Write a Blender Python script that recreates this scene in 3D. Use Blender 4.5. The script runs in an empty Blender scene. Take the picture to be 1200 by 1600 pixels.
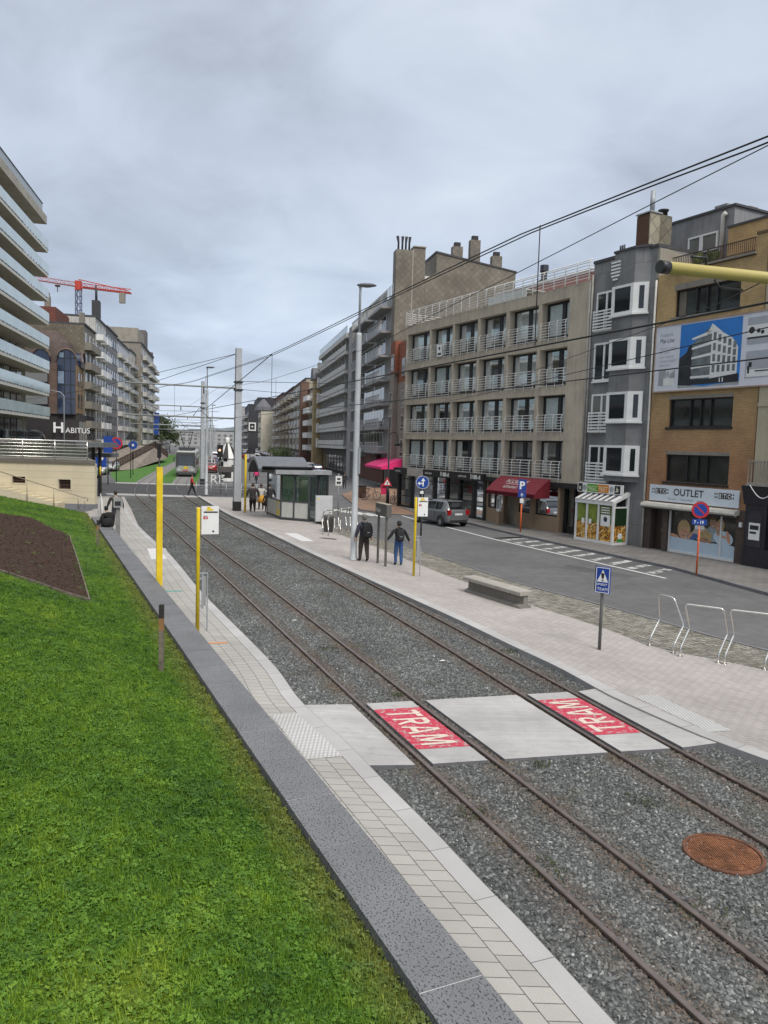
import bpy, bmesh, math, random
import numpy as np
from mathutils import Vector, Matrix, noise

sc = bpy.context.scene
COL = sc.collection
R = math.radians
rnd = random.Random(7)

# ------------------------------------------------------------------ camera
CAM_H = 4.7
_p, _r = R(4.9), R(1.66)
cF = Vector((0, math.cos(_p), -math.sin(_p)))
_R0 = Vector((1, 0, 0)); _U0 = Vector((0, math.sin(_p), math.cos(_p)))
cR = math.cos(_r) * _R0 + math.sin(_r) * _U0
cU = -math.sin(_r) * _R0 + math.cos(_r) * _U0
cd = bpy.data.cameras.new('camera'); cam = bpy.data.objects.new('camera', cd); COL.objects.link(cam)
cd.sensor_fit = 'VERTICAL'; cd.sensor_height = 24.0; cd.lens = 18.0
cd.clip_start = 0.05; cd.clip_end = 6000
M = Matrix.Identity(4)
for i in range(3):
    M[i][0] = cR[i]; M[i][1] = cU[i]; M[i][2] = -cF[i]
M[2][3] = CAM_H
cam.matrix_world = M
sc.camera = cam

# ------------------------------------------------------------------ light
sc.view_settings.view_transform = 'Standard'; sc.view_settings.look = 'None'
sc.view_settings.exposure = 0.42; sc.view_settings.gamma = 1.0
SUN_EL, SUN_AZ = R(52), R(150)       # soft sun behind the cloud, over the viewer's right shoulder
w = bpy.data.worlds.new('World'); sc.world = w; w.use_nodes = True
nt = w.node_tree; nt.nodes.clear()
def N(t, typ, **kw):
    n = t.nodes.new(typ)
    for k, v in kw.items():
        if k in n.inputs: n.inputs[k].default_value = v
        else: setattr(n, k, v)
    return n
def ramp(t, stops, interp='LINEAR'):
    n = t.nodes.new('ShaderNodeValToRGB'); cr = n.color_ramp; cr.interpolation = interp
    while len(cr.elements) < len(stops): cr.elements.new(0.5)
    for e, (p, c) in zip(cr.elements, stops):
        e.position = p; e.color = (*c, 1) if len(c) == 3 else c
    return n
def mathn(t, op, a, b=None, c=None):
    n = t.nodes.new('ShaderNodeMath'); n.operation = op
    for i, v in enumerate((a, b, c)):
        if v is None: continue
        if isinstance(v, (int, float)): n.inputs[i].default_value = v
        else: t.links.new(v, n.inputs[i])
    return n.outputs[0]
def mixc(t, f, a, b, mode='MIX'):
    n = t.nodes.new('ShaderNodeMix'); n.data_type = 'RGBA'; n.blend_type = mode
    for idx, v in ((0, f), (6, a), (7, b)):
        if isinstance(v, (int, float)): n.inputs[idx].default_value = v
        elif isinstance(v, tuple): n.inputs[idx].default_value = (*v, 1) if len(v) == 3 else v
        else: t.links.new(v, n.inputs[idx])
    return n.outputs[2]
def build_world():
    t = nt; L = t.links.new
    sky = N(t, 'ShaderNodeTexSky'); sky.sky_type = 'NISHITA'; sky.sun_disc = False
    sky.sun_elevation = SUN_EL; sky.sun_rotation = SUN_AZ; sky.dust_density = 2.0
    tc = N(t, 'ShaderNodeTexCoord'); sp = N(t, 'ShaderNodeSeparateXYZ'); L(tc.outputs['Generated'], sp.inputs[0])
    z = mathn(t, 'MAXIMUM', sp.outputs[2], 0.0)
    den = mathn(t, 'ADD', z, 0.22)
    u = mathn(t, 'DIVIDE', sp.outputs[0], den); v = mathn(t, 'DIVIDE', sp.outputs[1], den)
    cb = N(t, 'ShaderNodeCombineXYZ'); L(u, cb.inputs[0]); L(v, cb.inputs[1])
    n1 = N(t, 'ShaderNodeTexNoise', Scale=0.75, Detail=5.0, Roughness=0.45, Distortion=0.25); L(cb.outputs[0], n1.inputs['Vector'])
    mp = N(t, 'ShaderNodeMapping'); mp.inputs['Location'].default_value = (3.1, 1.7, 0.0); L(cb.outputs[0], mp.inputs[0])
    n2 = N(t, 'ShaderNodeTexNoise', Scale=2.2, Detail=7.0, Roughness=0.55, Distortion=0.6); L(mp.outputs[0], n2.inputs['Vector'])
    a = mathn(t, 'MULTIPLY_ADD', n2.outputs[0], 0.3, mathn(t, 'MULTIPLY', n1.outputs[0], 0.7))
    cr = ramp(t, [(0.34, (2.2, 2.45, 2.95)), (0.43, (3.55, 4.0, 4.8)), (0.52, (4.6, 5.2, 6.15)), (0.64, (5.8, 6.4, 7.2))])
    L(a, cr.inputs[0])
    # an overcast sky is about twice as bright overhead as near the horizon
    g = ramp(t, [(0.0, (1.28, 1.27, 1.26)), (0.09, (1.05, 1.08, 1.12)), (0.28, (0.98, 0.98, 0.98)), (0.62, (1.12, 1.09, 1.05)), (1.0, (3.0, 2.65, 2.2))])
    L(z, g.inputs[0])
    cl = mixc(t, 1.0, cr.outputs[0], g.outputs[0], 'MULTIPLY')
    c = mixc(t, 0.9, sky.outputs[0], cl)
    bg = N(t, 'ShaderNodeBackground', Strength=0.1); L(c, bg.inputs[0])
    out = N(t, 'ShaderNodeOutputWorld'); L(bg.outputs[0], out.inputs[0])
build_world()
sd = bpy.data.lights.new('sun', 'SUN'); sun = bpy.data.objects.new('sun', sd); COL.objects.link(sun)
sd.energy = 1.9; sd.angle = R(22); sd.color = (1.0, 0.94, 0.85)
_sv = Vector((math.sin(SUN_AZ) * math.cos(SUN_EL), math.cos(SUN_AZ) * math.cos(SUN_EL), math.sin(SUN_EL)))
sun.rotation_euler = _sv.to_track_quat('Z', 'Y').to_euler()

# ------------------------------------------------------------------ helpers
class Fr:                       # a frame: a along, b outward, c up
    def __init__(s, o, d=(1, 0), n=None, z=0.0):
        s.o = Vector((o[0], o[1], z)); s.d = Vector((d[0], d[1], 0)).normalized()
        s.n = Vector((n[0], n[1], 0)).normalized() if n else Vector((-s.d.y, s.d.x, 0))
    def __call__(s, a, b, c): return s.o + s.d * a + s.n * b + Vector((0, 0, c))
    def inv(s, v):
        q = v - s.o; return Vector((q.dot(s.d), q.dot(s.n), q.z))
WORLD = Fr((0, 0), (1, 0))
def wloc(o):
    v = Vector((0, 0, 0))
    while o is not None: v = v + o.location; o = o.parent
    return v
class MB:
    def __init__(s, F=WORLD): s.F = F; s.v = []; s.f = []; s.m = []; s.sm = []
    def face(s, pts, m=0, world=False, smooth=False):
        i = len(s.v)
        s.v += [Vector(p) if world else s.F(*p) for p in pts]
        s.f.append(tuple(range(i, i + len(pts)))); s.m.append(m); s.sm.append(smooth)
    def box(s, a0, a1, b0, b1, c0, c1, m=0):
        i = len(s.v); F = s.F
        s.v += [F(a, b, c) for c in (c0, c1) for b in (b0, b1) for a in (a0, a1)]
        for q in ((0, 1, 3, 2), (4, 6, 7, 5), (0, 4, 5, 1), (2, 3, 7, 6), (0, 2, 6, 4), (1, 5, 7, 3)):
            s.f.append(tuple(i + k for k in q)); s.m.append(m); s.sm.append(False)
        return s
    def bar(s, p, q, w, h=None, m=0, up=Vector((0, 0, 1))):
        h = h or w; p = s.F(*p); q = s.F(*q); d = (q - p).normalized()
        x = d.cross(up)
        if x.length < 1e-4: x = Vector((1, 0, 0))
        x.normalize(); y = x.cross(d)
        i = len(s.v)
        for e in (p, q):
            s.v += [e + x * (sx * w / 2) + y * (sy * h / 2) for sx, sy in ((-1, -1), (1, -1), (1, 1), (-1, 1))]
        for k in ((0, 3, 2, 1), (4, 5, 6, 7), (0, 1, 5, 4), (1, 2, 6, 5), (2, 3, 7, 6), (3, 0, 4, 7)):
            s.f.append(tuple(i + j for j in k)); s.m.append(m); s.sm.append(False)
        return s
    def tube(s, pts, r, n=8, m=0, closed=False, cap=True, world=False):
        P = [Vector(p) if world else s.F(*p) for p in pts]
        rs = r if isinstance(r, (list, tuple)) else [r] * len(P)
        t0 = (P[1] - P[0]).normalized()
        x = t0.cross(Vector((0, 0, 1)))
        if x.length < 1e-3: x = t0.cross(Vector((0, 1, 0)))
        x.normalize(); base = len(s.v); K = len(P)
        for k in range(K):
            if closed: t = (P[(k + 1) % K] - P[k - 1]).normalized()
            elif k == 0: t = t0
            elif k == K - 1: t = (P[k] - P[k - 1]).normalized()
            else:
                t = (P[k + 1] - P[k]).normalized() + (P[k] - P[k - 1]).normalized()
                t = t.normalized() if t.length > 1e-6 else (P[k + 1] - P[k]).normalized()
            x = x - t * x.dot(t)
            if x.length < 1e-5: x = t.orthogonal()
            x.normalize(); y = t.cross(x)
            for j in range(n):
                a = 2 * math.pi * j / n
                s.v.append(P[k] + (x * math.cos(a) + y * math.sin(a)) * rs[k])
        for k in range(K if closed else K - 1):
            k2 = (k + 1) % K
            for j in range(n):
                j2 = (j + 1) % n
                s.f.append((base + k * n + j, base + k * n + j2, base + k2 * n + j2, base + k2 * n + j)); s.m.append(m); s.sm.append(True)
        if cap and not closed:
            s.f.append(tuple(base + j for j in range(n))[::-1]); s.m.append(m); s.sm.append(False)
            s.f.append(tuple(base + (K - 1) * n + j for j in range(n))); s.m.append(m); s.sm.append(False)
        return s
    def prism(s, poly, c0, c1, m=0, axis='c', mtop=None):   # poly in (a,b) extruded along c, or (a,c) along b, or (b,c) along a
        def pt(u, v, w):
            return s.F(u, v, w) if axis == 'c' else (s.F(u, w, v) if axis == 'b' else s.F(w, u, v))
        i = len(s.v); n = len(poly)
        s.v += [pt(u, v, c0) for u, v in poly] + [pt(u, v, c1) for u, v in poly]
        s.f.append(tuple(range(i, i + n))[::-1]); s.m.append(m); s.sm.append(False)
        s.f.append(tuple(range(i + n, i + 2 * n))); s.m.append(m if mtop is None else mtop); s.sm.append(False)
        for k in range(n):
            k2 = (k + 1) % n
            s.f.append((i + k, i + k2, i + n + k2, i + n + k)); s.m.append(m); s.sm.append(False)
        return s
    def lathe(s, cx, cy, prof, n=16, m=0, smooth=True):
        i = len(s.v)
        for r, z in prof:
            for j in range(n):
                a = 2 * math.pi * j / n; s.v.append(s.F(cx + r * math.cos(a), cy + r * math.sin(a), z))
        for k in range(len(prof) - 1):
            for j in range(n):
                j2 = (j + 1) % n
                s.f.append((i + k * n + j, i + k * n + j2, i + (k + 1) * n + j2, i + (k + 1) * n + j)); s.m.append(m); s.sm.append(smooth)
        s.f.append(tuple(i + j for j in range(n))[::-1]); s.m.append(m); s.sm.append(False)
        e = i + (len(prof) - 1) * n
        s.f.append(tuple(e + j for j in range(n))); s.m.append(m); s.sm.append(False)
        return s
    def disc(s, ctr, ax, ay, r, n=24, m=0, r2=None):     # flat disc in the plane of world vectors ax, ay
        c = Vector(ctr); r2 = r2 or r
        s.face([c + ax * (r * math.cos(2 * math.pi * j / n)) + ay * (r2 * math.sin(2 * math.pi * j / n)) for j in range(n)], m, world=True)
        return s
    def text(s, txt, fn, size, m=0, shear=0.0, bold=0.0, align='LEFT', sx=1.0):
        vs, fs, wd = text_mesh(txt, size, shear, bold)
        off = {'LEFT': 0, 'CENTER': -wd / 2, 'RIGHT': -wd}[align]
        i = len(s.v)
        s.v += [Vector(fn((x + off) * sx, y)) for x, y in vs]
        for f in fs:
            s.f.append(tuple(i + k for k in f)); s.m.append(m); s.sm.append(False)
        return s
    def build(s, name, mats, parent=None, fixn=True):
        if not isinstance(mats, (list, tuple)): mats = [mats]
        V = s.v; F = s.F
        if parent is not None: org = wloc(parent)
        else:
            xs = [v.x for v in V]; ys = [v.y for v in V]; zs = [v.z for v in V]
            org = Vector(((min(xs) + max(xs)) / 2, (min(ys) + max(ys)) / 2, min(zs)))
        me = bpy.data.meshes.new(name)
        me.from_pydata([v - org for v in V], [], s.f)
        me.polygons.foreach_set('material_index', s.m)
        me.polygons.foreach_set('use_smooth', s.sm)
        uv = me.uv_layers.new(name='UVMap').data
        loc = [F.inv(v) for v in V]
        k = 0
        for f in s.f:
            a = loc[f[0]]; nn = Vector((0, 0, 0))
            for q in range(1, len(f) - 1): nn += (loc[f[q]] - a).cross(loc[f[q + 1]] - a)
            ax = max(range(3), key=lambda j: abs(nn[j]))
            for q in f:
                l = loc[q]
                uv[k].uv = (l.x, l.z) if ax == 1 else ((l.y, l.z) if ax == 0 else (l.x, l.y)); k += 1
        if fixn:
            bm = bmesh.new(); bm.from_mesh(me); bmesh.ops.recalc_face_normals(bm, faces=bm.faces); bm.to_mesh(me); bm.free()
        for mm in mats: me.materials.append(mm)
        me.update()
        o = bpy.data.objects.new(name, me); COL.objects.link(o)
        if parent is not None: o.parent = parent
        else: o.location = org
        return o
_tcache = {}
def text_mesh(txt, size, shear=0.0, bold=0.0):
    if any(ch in 'MNWKAVRX' for ch in txt): bold = 0.0     # thickened outlines of these letters cross themselves
    key = (txt, size, shear, bold)
    if key in _tcache: return _tcache[key]
    cu = bpy.data.curves.new('t', 'FONT'); cu.body = txt; cu.size = size; cu.shear = shear; cu.offset = bold; cu.resolution_u = 3
    ob = bpy.data.objects.new('t', cu); COL.objects.link(ob)
    dg = bpy.context.evaluated_depsgraph_get(); dg.update()
    me = bpy.data.meshes.new_from_object(ob.evaluated_get(dg))
    vs = [(v.co.x, v.co.y) for v in me.vertices]; fs = [tuple(p.vertices) for p in me.polygons]
    bpy.data.objects.remove(ob); bpy.data.curves.remove(cu); bpy.data.meshes.remove(me)
    x0 = min(v[0] for v in vs); x1 = max(v[0] for v in vs)
    _tcache[key] = ([(x - x0, y) for x, y in vs], fs, x1 - x0)
    return _tcache[key]
def tag(o, label=None, cat=None, group=None, kind=None):
    if label: o['label'] = label
    if cat: o['category'] = cat
    if group: o['group'] = group
    if kind: o['kind'] = kind
    return o
def thing(name, loc, label, cat, group=None, rz=0.0):
    o = bpy.data.objects.new(name, None); COL.objects.link(o); o.empty_display_size = 0.2
    o.location = loc; o.rotation_euler = (0, 0, rz)
    return tag(o, label, cat, group)
def copy_tree(o, parent=None):
    c = o.copy(); COL.objects.link(c); c.parent = parent
    for ch in list(o.children): copy_tree(ch, c)
    return c
def place(proto, loc, rz, label, group=None, used=set()):
    if proto.name in used: o = copy_tree(proto)
    else: used.add(proto.name); o = proto
    o.location = loc; o.rotation_euler = (0, 0, rz); o['label'] = label
    if group: o['group'] = group
    return o
def shift(o, vec, parent):
    c = o.copy(); COL.objects.link(c); c.parent = parent; c.location = o.location + vec
    for ch in list(o.children): copy_tree(ch, c)
    return c
def px(x, y, z=0.0):             # where a ray of this camera meets the level z (used to survey ground points)
    d = cF + (x - 600) / 1200 * cR + (800 - y) / 1200 * cU
    t = (z - CAM_H) / d.z; return (t * d.x, t * d.y)

# ------------------------------------------------------------------ materials
MATS = {}
def newmat(name):
    m = bpy.data.materials.new(name); m.use_nodes = True; t = m.node_tree; t.nodes.clear()
    b = N(t, 'ShaderNodeBsdfPrincipled'); o = N(t, 'ShaderNodeOutputMaterial'); t.links.new(b.outputs[0], o.inputs[0])
    return m, t, b
def bump(t, b, h, strength=0.3, dist=0.02):
    n = N(t, 'ShaderNodeBump', Strength=strength, Distance=dist); t.links.new(h, n.inputs['Height']); t.links.new(n.outputs[0], b.inputs['Normal'])
def coords(t, kind='Object'):
    return N(t, 'ShaderNodeTexCoord').outputs[kind]
def noise_(t, vec, scale, detail=4, rough=0.55):
    n = N(t, 'ShaderNodeTexNoise', Scale=scale, Detail=detail, Roughness=rough); t.links.new(vec, n.inputs['Vector']); return n.outputs[0]
def mul(c, k): return tuple(min(1, x * k) for x in c)
def plain(name, col, rough=0.6, metal=0.0, var=0.18, scale=2.5, bmp=0.0, bs=40, spec=None):
    if name in MATS: return MATS[name]
    m, t, b = newmat(name)
    v = coords(t)
    f = noise_(t, v, scale, 5, 0.6)
    r = ramp(t, [(0.3, mul(col, 1 - var)), (0.7, mul(col, 1 + var))]); t.links.new(f, r.inputs[0])
    t.links.new(r.outputs[0], b.inputs['Base Color'])
    rr = mathn(t, 'MULTIPLY_ADD', f, 0.25, rough - 0.12); t.links.new(rr, b.inputs['Roughness'])
    b.inputs['Metallic'].default_value = metal
    if spec is not None: b.inputs['Specular IOR Level'].default_value = spec
    if bmp: bump(t, b, noise_(t, v, bs, 3), bmp, 0.01)
    MATS[name] = m; return m
def stained(name, col, dirt=(0.1, 0.09, 0.08), amt=0.5, rough=0.85, grain=60):
    """render or concrete with rain streaks running down and blotchy weathering"""
    m, t, b = newmat(name); L = t.links.new
    uv = coords(t, 'UV')
    mp = N(t, 'ShaderNodeMapping'); mp.inputs['Scale'].default_value = (3.0, 0.22, 1); L(uv, mp.inputs[0])
    st = noise_(t, mp.outputs[0], 1.6, 6, 0.65)
    bl = noise_(t, uv, 0.7, 6, 0.62)
    gr = noise_(t, uv, grain, 3, 0.6)
    s1 = ramp(t, [(0.48, (0, 0, 0)), (0.78, (1, 1, 1))]); L(st, s1.inputs[0])
    c0 = ramp(t, [(0.28, mul(col, 0.78)), (0.72, mul(col, 1.15))]); L(bl, c0.inputs[0])
    c1 = mixc(t, mathn(t, 'MULTIPLY', s1.outputs[0], amt), c0.outputs[0], dirt)
    gg = ramp(t, [(0.3, (0.8, 0.8, 0.8)), (0.7, (1.12, 1.12, 1.12))]); L(gr, gg.inputs[0])
    c2 = mixc(t, 1.0, c1, gg.outputs[0], 'MULTIPLY')
    L(c2, b.inputs['Base Color']); b.inputs['Roughness'].default_value = rough
    bump(t, b, gr, 0.25, 0.008)
    MATS[name] = m; return m
def bricks(name, c1, c2, mortar, bw, bh, ms=0.01, offset=0.5, rough=0.85, blot=0.25, bmp=0.4, grad=None, squash=None, speck=None):
    m, t, b = newmat(name); L = t.links.new
    uv = coords(t, 'UV')
    br = N(t, 'ShaderNodeTexBrick'); br.offset = offset
    for k, v in (('Scale', 1.0), ('Mortar Size', ms), ('Mortar Smooth', 0.1), ('Bias', 0.0), ('Brick Width', bw), ('Row Height', bh)): br.inputs[k].default_value = v
    br.inputs['Color1'].default_value = (*c1, 1); br.inputs['Color2'].default_value = (*c2, 1); br.inputs['Mortar'].default_value = (*mortar, 1)
    L(uv, br.inputs['Vector'])
    n1 = noise_(t, uv, 0.6, 6, 0.6); r1 = ramp(t, [(0.3, (1 - blot,) * 3), (0.7, (1 + blot * 0.6,) * 3)]); L(n1, r1.inputs[0])
    c = mixc(t, 1.0, br.outputs[0], r1.outputs[0], 'MULTIPLY')
    if grad:                     # the brick itself changes kind up the wall: two batches of brick
        sp = N(t, 'ShaderNodeSeparateXYZ'); L(uv, sp.inputs[0])
        z = mathn(t, 'MULTIPLY_ADD', n1, 1.5, sp.outputs[1])
        mr = N(t, 'ShaderNodeMapRange'); L(z, mr.inputs[0]); mr.inputs[1].default_value = grad[0]; mr.inputs[2].default_value = grad[1]
        c = mixc(t, 1.0, c, mixc(t, mr.outputs[0], grad[2], grad[3]), 'MULTIPLY')
    gr = noise_(t, uv, 90, 3, 0.7)
    g2 = ramp(t, [(0.25, (0.82,) * 3), (0.75, (1.12,) * 3)]); L(gr, g2.inputs[0])
    c = mixc(t, 1.0, c, g2.outputs[0], 'MULTIPLY')
    L(c, b.inputs['Base Color']); b.inputs['Roughness'].default_value = rough
    inv = mathn(t, 'SUBTRACT', 1.0, br.outputs['Fac'])
    bump(t, b, mathn(t, 'MULTIPLY_ADD', gr, 0.2, inv), bmp, 0.006)
    MATS[name] = m; return m
def slates(name, col):           # diamond slates
    m, t, b = newmat(name); L = t.links.new
    uv = coords(t, 'UV')
    mp = N(t, 'ShaderNodeMapping'); mp.inputs['Rotation'].default_value = (0, 0, R(45)); L(uv, mp.inputs[0])
    br = N(t, 'ShaderNodeTexBrick'); br.offset = 0.0
    for k, v in (('Scale', 1.0), ('Mortar Size', 0.035), ('Mortar Smooth', 0.3), ('Brick Width', 0.52), ('Row Height', 0.52)): br.inputs[k].default_value = v
    br.inputs['Color1'].default_value = (*mul(col, 0.85), 1); br.inputs['Color2'].default_value = (*mul(col, 1.12), 1); br.inputs['Mortar'].default_value = (*mul(col, 0.74), 1)
    L(mp.outputs[0], br.inputs['Vector'])
    n1 = noise_(t, uv, 0.35, 6, 0.6); r1 = ramp(t, [(0.3, (0.72,) * 3), (0.7, (1.15,) * 3)]); L(n1, r1.inputs[0])
    L(mixc(t, 1.0, br.outputs[0], r1.outputs[0], 'MULTIPLY'), b.inputs['Base Color']); b.inputs['Roughness'].default_value = 0.8
    bump(t, b, mathn(t, 'SUBTRACT', 1.0, br.outputs['Fac']), 0.5, 0.02)
    MATS[name] = m; return m
def seeglass(name, tint=(0.8, 0.85, 0.85), refl=(0.9, 0.95, 1.0), k=1.0, ior=1.5, base=0.0):
    m = bpy.data.materials.new(name); m.use_nodes = True; t = m.node_tree; t.nodes.clear(); L = t.links.new
    tr = N(t, 'ShaderNodeBsdfTransparent', Color=(*tint, 1)); gl = N(t, 'ShaderNodeBsdfGlossy', Color=(*refl, 1), Roughness=0.03)
    fr = N(t, 'ShaderNodeFresnel', IOR=ior)
    f = mathn(t, 'MINIMUM', mathn(t, 'MULTIPLY_ADD', fr.outputs[0], k, base), 1.0)
    mx = N(t, 'ShaderNodeMixShader'); L(f, mx.inputs[0]); L(tr.outputs[0], mx.inputs[1]); L(gl.outputs[0], mx.inputs[2])
    o = N(t, 'ShaderNodeOutputMaterial'); L(mx.outputs[0], o.inputs[0]); MATS[name] = m; return m
def darkglass(name, lo=(0.012, 0.015, 0.02), hi=(0.16, 0.16, 0.15), thr=0.62):
    """window seen from outside: dark room, or a drawn curtain in some of them"""
    m, t, b = newmat(name); L = t.links.new
    oi = N(t, 'ShaderNodeObjectInfo'); v = coords(t)
    n = noise_(t, v, 1.2, 3)
    f = mathn(t, 'GREATER_THAN', mathn(t, 'MULTIPLY_ADD', n, 0.35, oi.outputs['Random']), thr + 0.17)
    L(mixc(t, f, lo, hi), b.inputs['Base Color']); b.inputs['Roughness'].default_value = 0.06; b.inputs['Specular IOR Level'].default_value = 0.7
    MATS[name] = m; return m
WHITE = plain('white_paint', (0.72, 0.72, 0.71), 0.45, var=0.07)
RAILW = plain('white_railing_paint', (0.62, 0.62, 0.60), 0.45, var=0.12)
STEEL = plain('galvanised_steel', (0.33, 0.35, 0.37), 0.5, 0.25, 0.12, 3)
STAINL = plain('stainless_steel', (0.62, 0.61, 0.58), 0.22, 0.9, 0.1, 5)
DARK = plain('dark_frame_paint', (0.022, 0.022, 0.024), 0.4, var=0.2)
BLACK = plain('black_rubber', (0.015, 0.015, 0.015), 0.75, var=0.2)
BLUE = plain('sign_blue', (0.012, 0.055, 0.30), 0.4, var=0.06)
RED = plain('sign_red', (0.50, 0.022, 0.03), 0.45, var=0.1)
SIGNW = plain('sign_white', (0.78, 0.78, 0.77), 0.4, var=0.05)
YEL = plain('stop_pole_yellow', (0.74, 0.53, 0.018), 0.45, var=0.16, scale=3.5)
ORANGE = plain('orange_pole_paint', (0.62, 0.12, 0.03), 0.55, var=0.2, scale=6)
CURT = plain('net_curtain', (0.72, 0.74, 0.73), 0.9, var=0.12, scale=6)
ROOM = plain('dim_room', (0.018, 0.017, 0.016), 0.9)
GLASS = seeglass('window_glass', (0.9, 0.93, 0.93), k=0.55, base=0.02)
SHOPG = seeglass('shop_glass', (0.55, 0.6, 0.6), k=1.2, base=0.06)
FGLASS = darkglass('far_window_glass')
GRAYC = stained('grey_render', (0.24, 0.24, 0.245), (0.06, 0.06, 0.065), 0.5)
# ================================================================== THE GROUND
def crom(P, step=1.0):           # Catmull-Rom through 2-D points, resampled
    P = [Vector((x, y)) for x, y in P]
    Q = [P[0] * 2 - P[1]] + P + [P[-1] * 2 - P[-2]]
    out = []
    for i in range(1, len(Q) - 2):
        n = max(2, int((Q[i + 1] - Q[i]).length / step))
        for k in range(n):
            t = k / n; a, b, c, d = Q[i - 1], Q[i], Q[i + 1], Q[i + 2]
            out.append(0.5 * ((2 * b) + (c - a) * t + (2 * a - 5 * b + 4 * c - d) * t * t + (3 * b - a - 3 * c + d) * t ** 3))
    out.append(P[-1]); return out
def offset(C, d):                # to the right of the travel direction
    o = []
    for i, p in enumerate(C):
        t = (C[min(i + 1, len(C) - 1)] - C[max(i - 1, 0)]).normalized()
        o.append(p + Vector((t.y, -t.x)) * d)
    return o
A_PTS = [(5.2, 0.1), (2.82, 6.0), (-0.35, 13.75), (-2.55, 19.2), (-5.8, 27.25), (-11.55, 41.4), (-16.9, 54.6), (-21.2, 65.3), (-24.6, 76), (-29.4, 95), (-44.6, 163), (-66, 263), (-110, 470)]
KR_ = 0.968                       # rail heads stand 0.15 m up: the surveyed points move in with them
C_PTS = [(7.9, 0.1), (6.4, 4.4), (4.81, 9.01), (3.53, 12.4), (0.75, 20.13), (-2.35, 28.19), (-5.45, 36.0), (-10.7, 49.0), (-16.6, 64.0), (-20.6, 76), (-25.4, 95), (-40.4, 163), (-61.8, 263), (-106, 470)]
A_PTS = [(x * KR_, y * KR_) for x, y in A_PTS]; C_PTS = [(x * KR_, y * KR_) for x, y in C_PTS]
G = 1.03; RZ = 0.15
railA = crom(A_PTS); railB = offset(railA, G)
railC = crom(C_PTS); railD = offset(railC, G)
midL = offset(railA, G / 2); midR = offset(railC, G / 2)
def at_y(L, y):
    for i in range(len(L) - 1):
        if L[i].y <= y <= L[i + 1].y:
            t = (y - L[i].y) / (L[i + 1].y - L[i].y); return L[i].lerp(L[i + 1], t)
    return L[-1] if y > L[-1].y else L[0]
def at_line(L, p, q):            # crossing of a rail with the straight line p-q
    p = Vector(p); q = Vector(q); n = Vector((-(q - p).y, (q - p).x))
    for i in range(len(L) - 1):
        a = (L[i] - p).dot(n); b = (L[i + 1] - p).dot(n)
        if a * b <= 0 and a != b: return L[i].lerp(L[i + 1], a / (a - b))

# materials of the ground
def asphalt(name, col):
    m, t, b = newmat(name); L = t.links.new
    v = coords(t); n1 = noise_(t, v, 0.25, 7, 0.6); n2 = noise_(t, v, 55, 3, 0.7); n3 = noise_(t, v, 2.2, 5, 0.6)
    r1 = ramp(t, [(0.3, mul(col, 0.78)), (0.7, mul(col, 1.2))]); L(n1, r1.inputs[0])
    r2 = ramp(t, [(0.3, (0.75,) * 3), (0.7, (1.25,) * 3)]); L(n2, r2.inputs[0])
    r3 = ramp(t, [(0.35, (0.85,) * 3), (0.6, (1.05,) * 3)]); L(n3, r3.inputs[0])
    c = mixc(t, 1.0, mixc(t, 1.0, r1.outputs[0], r2.outputs[0], 'MULTIPLY'), r3.outputs[0], 'MULTIPLY')
    L(c, b.inputs['Base Color']); b.inputs['Roughness'].default_value = 0.9; bump(t, b, n2, 0.3, 0.006)
    MATS[name] = m; return m
ASPH = asphalt('asphalt', (0.115, 0.115, 0.118))
ASPH2 = asphalt('crossing_asphalt', (0.055, 0.055, 0.06))
EARTH = plain('bare_ground', (0.13, 0.12, 0.1), 0.95, scale=0.4)
PAVER = bricks('platform_pavers', (0.43, 0.395, 0.375), (0.37, 0.34, 0.325), (0.22, 0.205, 0.195), 0.21, 0.105, 0.006, blot=0.14)
TILE = bricks('platform_tiles', (0.40, 0.385, 0.36), (0.355, 0.342, 0.32), (0.085, 0.08, 0.075), 0.21, 0.27, 0.0055, blot=0.15, bmp=0.3)
KERB = bricks('kerb_stone', (0.44, 0.432, 0.425), (0.39, 0.383, 0.377), (0.17, 0.17, 0.17), 1.0, 6.0, 0.006, blot=0.15)
def brushed():
    m, t, b = newmat('brushed_concrete'); L = t.links.new
    v = coords(t); mp = N(t, 'ShaderNodeMapping'); mp.inputs['Rotation'].default_value = (0, 0, R(-13)); mp.inputs['Scale'].default_value = (0.6, 26, 1); L(v, mp.inputs[0])
    n1 = noise_(t, v, 0.9, 7, 0.65); n2 = noise_(t, mp.outputs[0], 1.5, 3, 0.6); n3 = noise_(t, v, 5, 5, 0.7); n4 = noise_(t, v, 80, 2)
    c = ramp(t, [(0.3, (0.31, 0.30, 0.295)), (0.68, (0.455, 0.445, 0.44))]); L(n1, c.inputs[0])
    s = ramp(t, [(0.3, (0.86,) * 3), (0.7, (1.07,) * 3)]); L(n2, s.inputs[0])
    d = ramp(t, [(0.57, (0, 0, 0)), (0.72, (0.5, 0.5, 0.5))]); L(n3, d.inputs[0])
    x = mixc(t, 1.0, c.outputs[0], s.outputs[0], 'MULTIPLY'); x = mixc(t, d.outputs[0], x, (0.24, 0.215, 0.19))
    L(x, b.inputs['Base Color']); b.inputs['Roughness'].default_value = 0.9; bump(t, b, n2, 0.35, 0.006); return m
CONC = brushed()
EDGEC = stained('platform_edge_concrete', (0.33, 0.325, 0.325), (0.12, 0.115, 0.11), 0.5)
CONCD = stained('kerb_concrete', (0.17, 0.17, 0.18), (0.05, 0.05, 0.05), 0.6)
SIDEW = bricks('sidewalk_slabs', (0.21, 0.20, 0.19), (0.175, 0.165, 0.16), (0.09, 0.085, 0.08), 0.4, 0.4, 0.012, blot=0.2)
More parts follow.
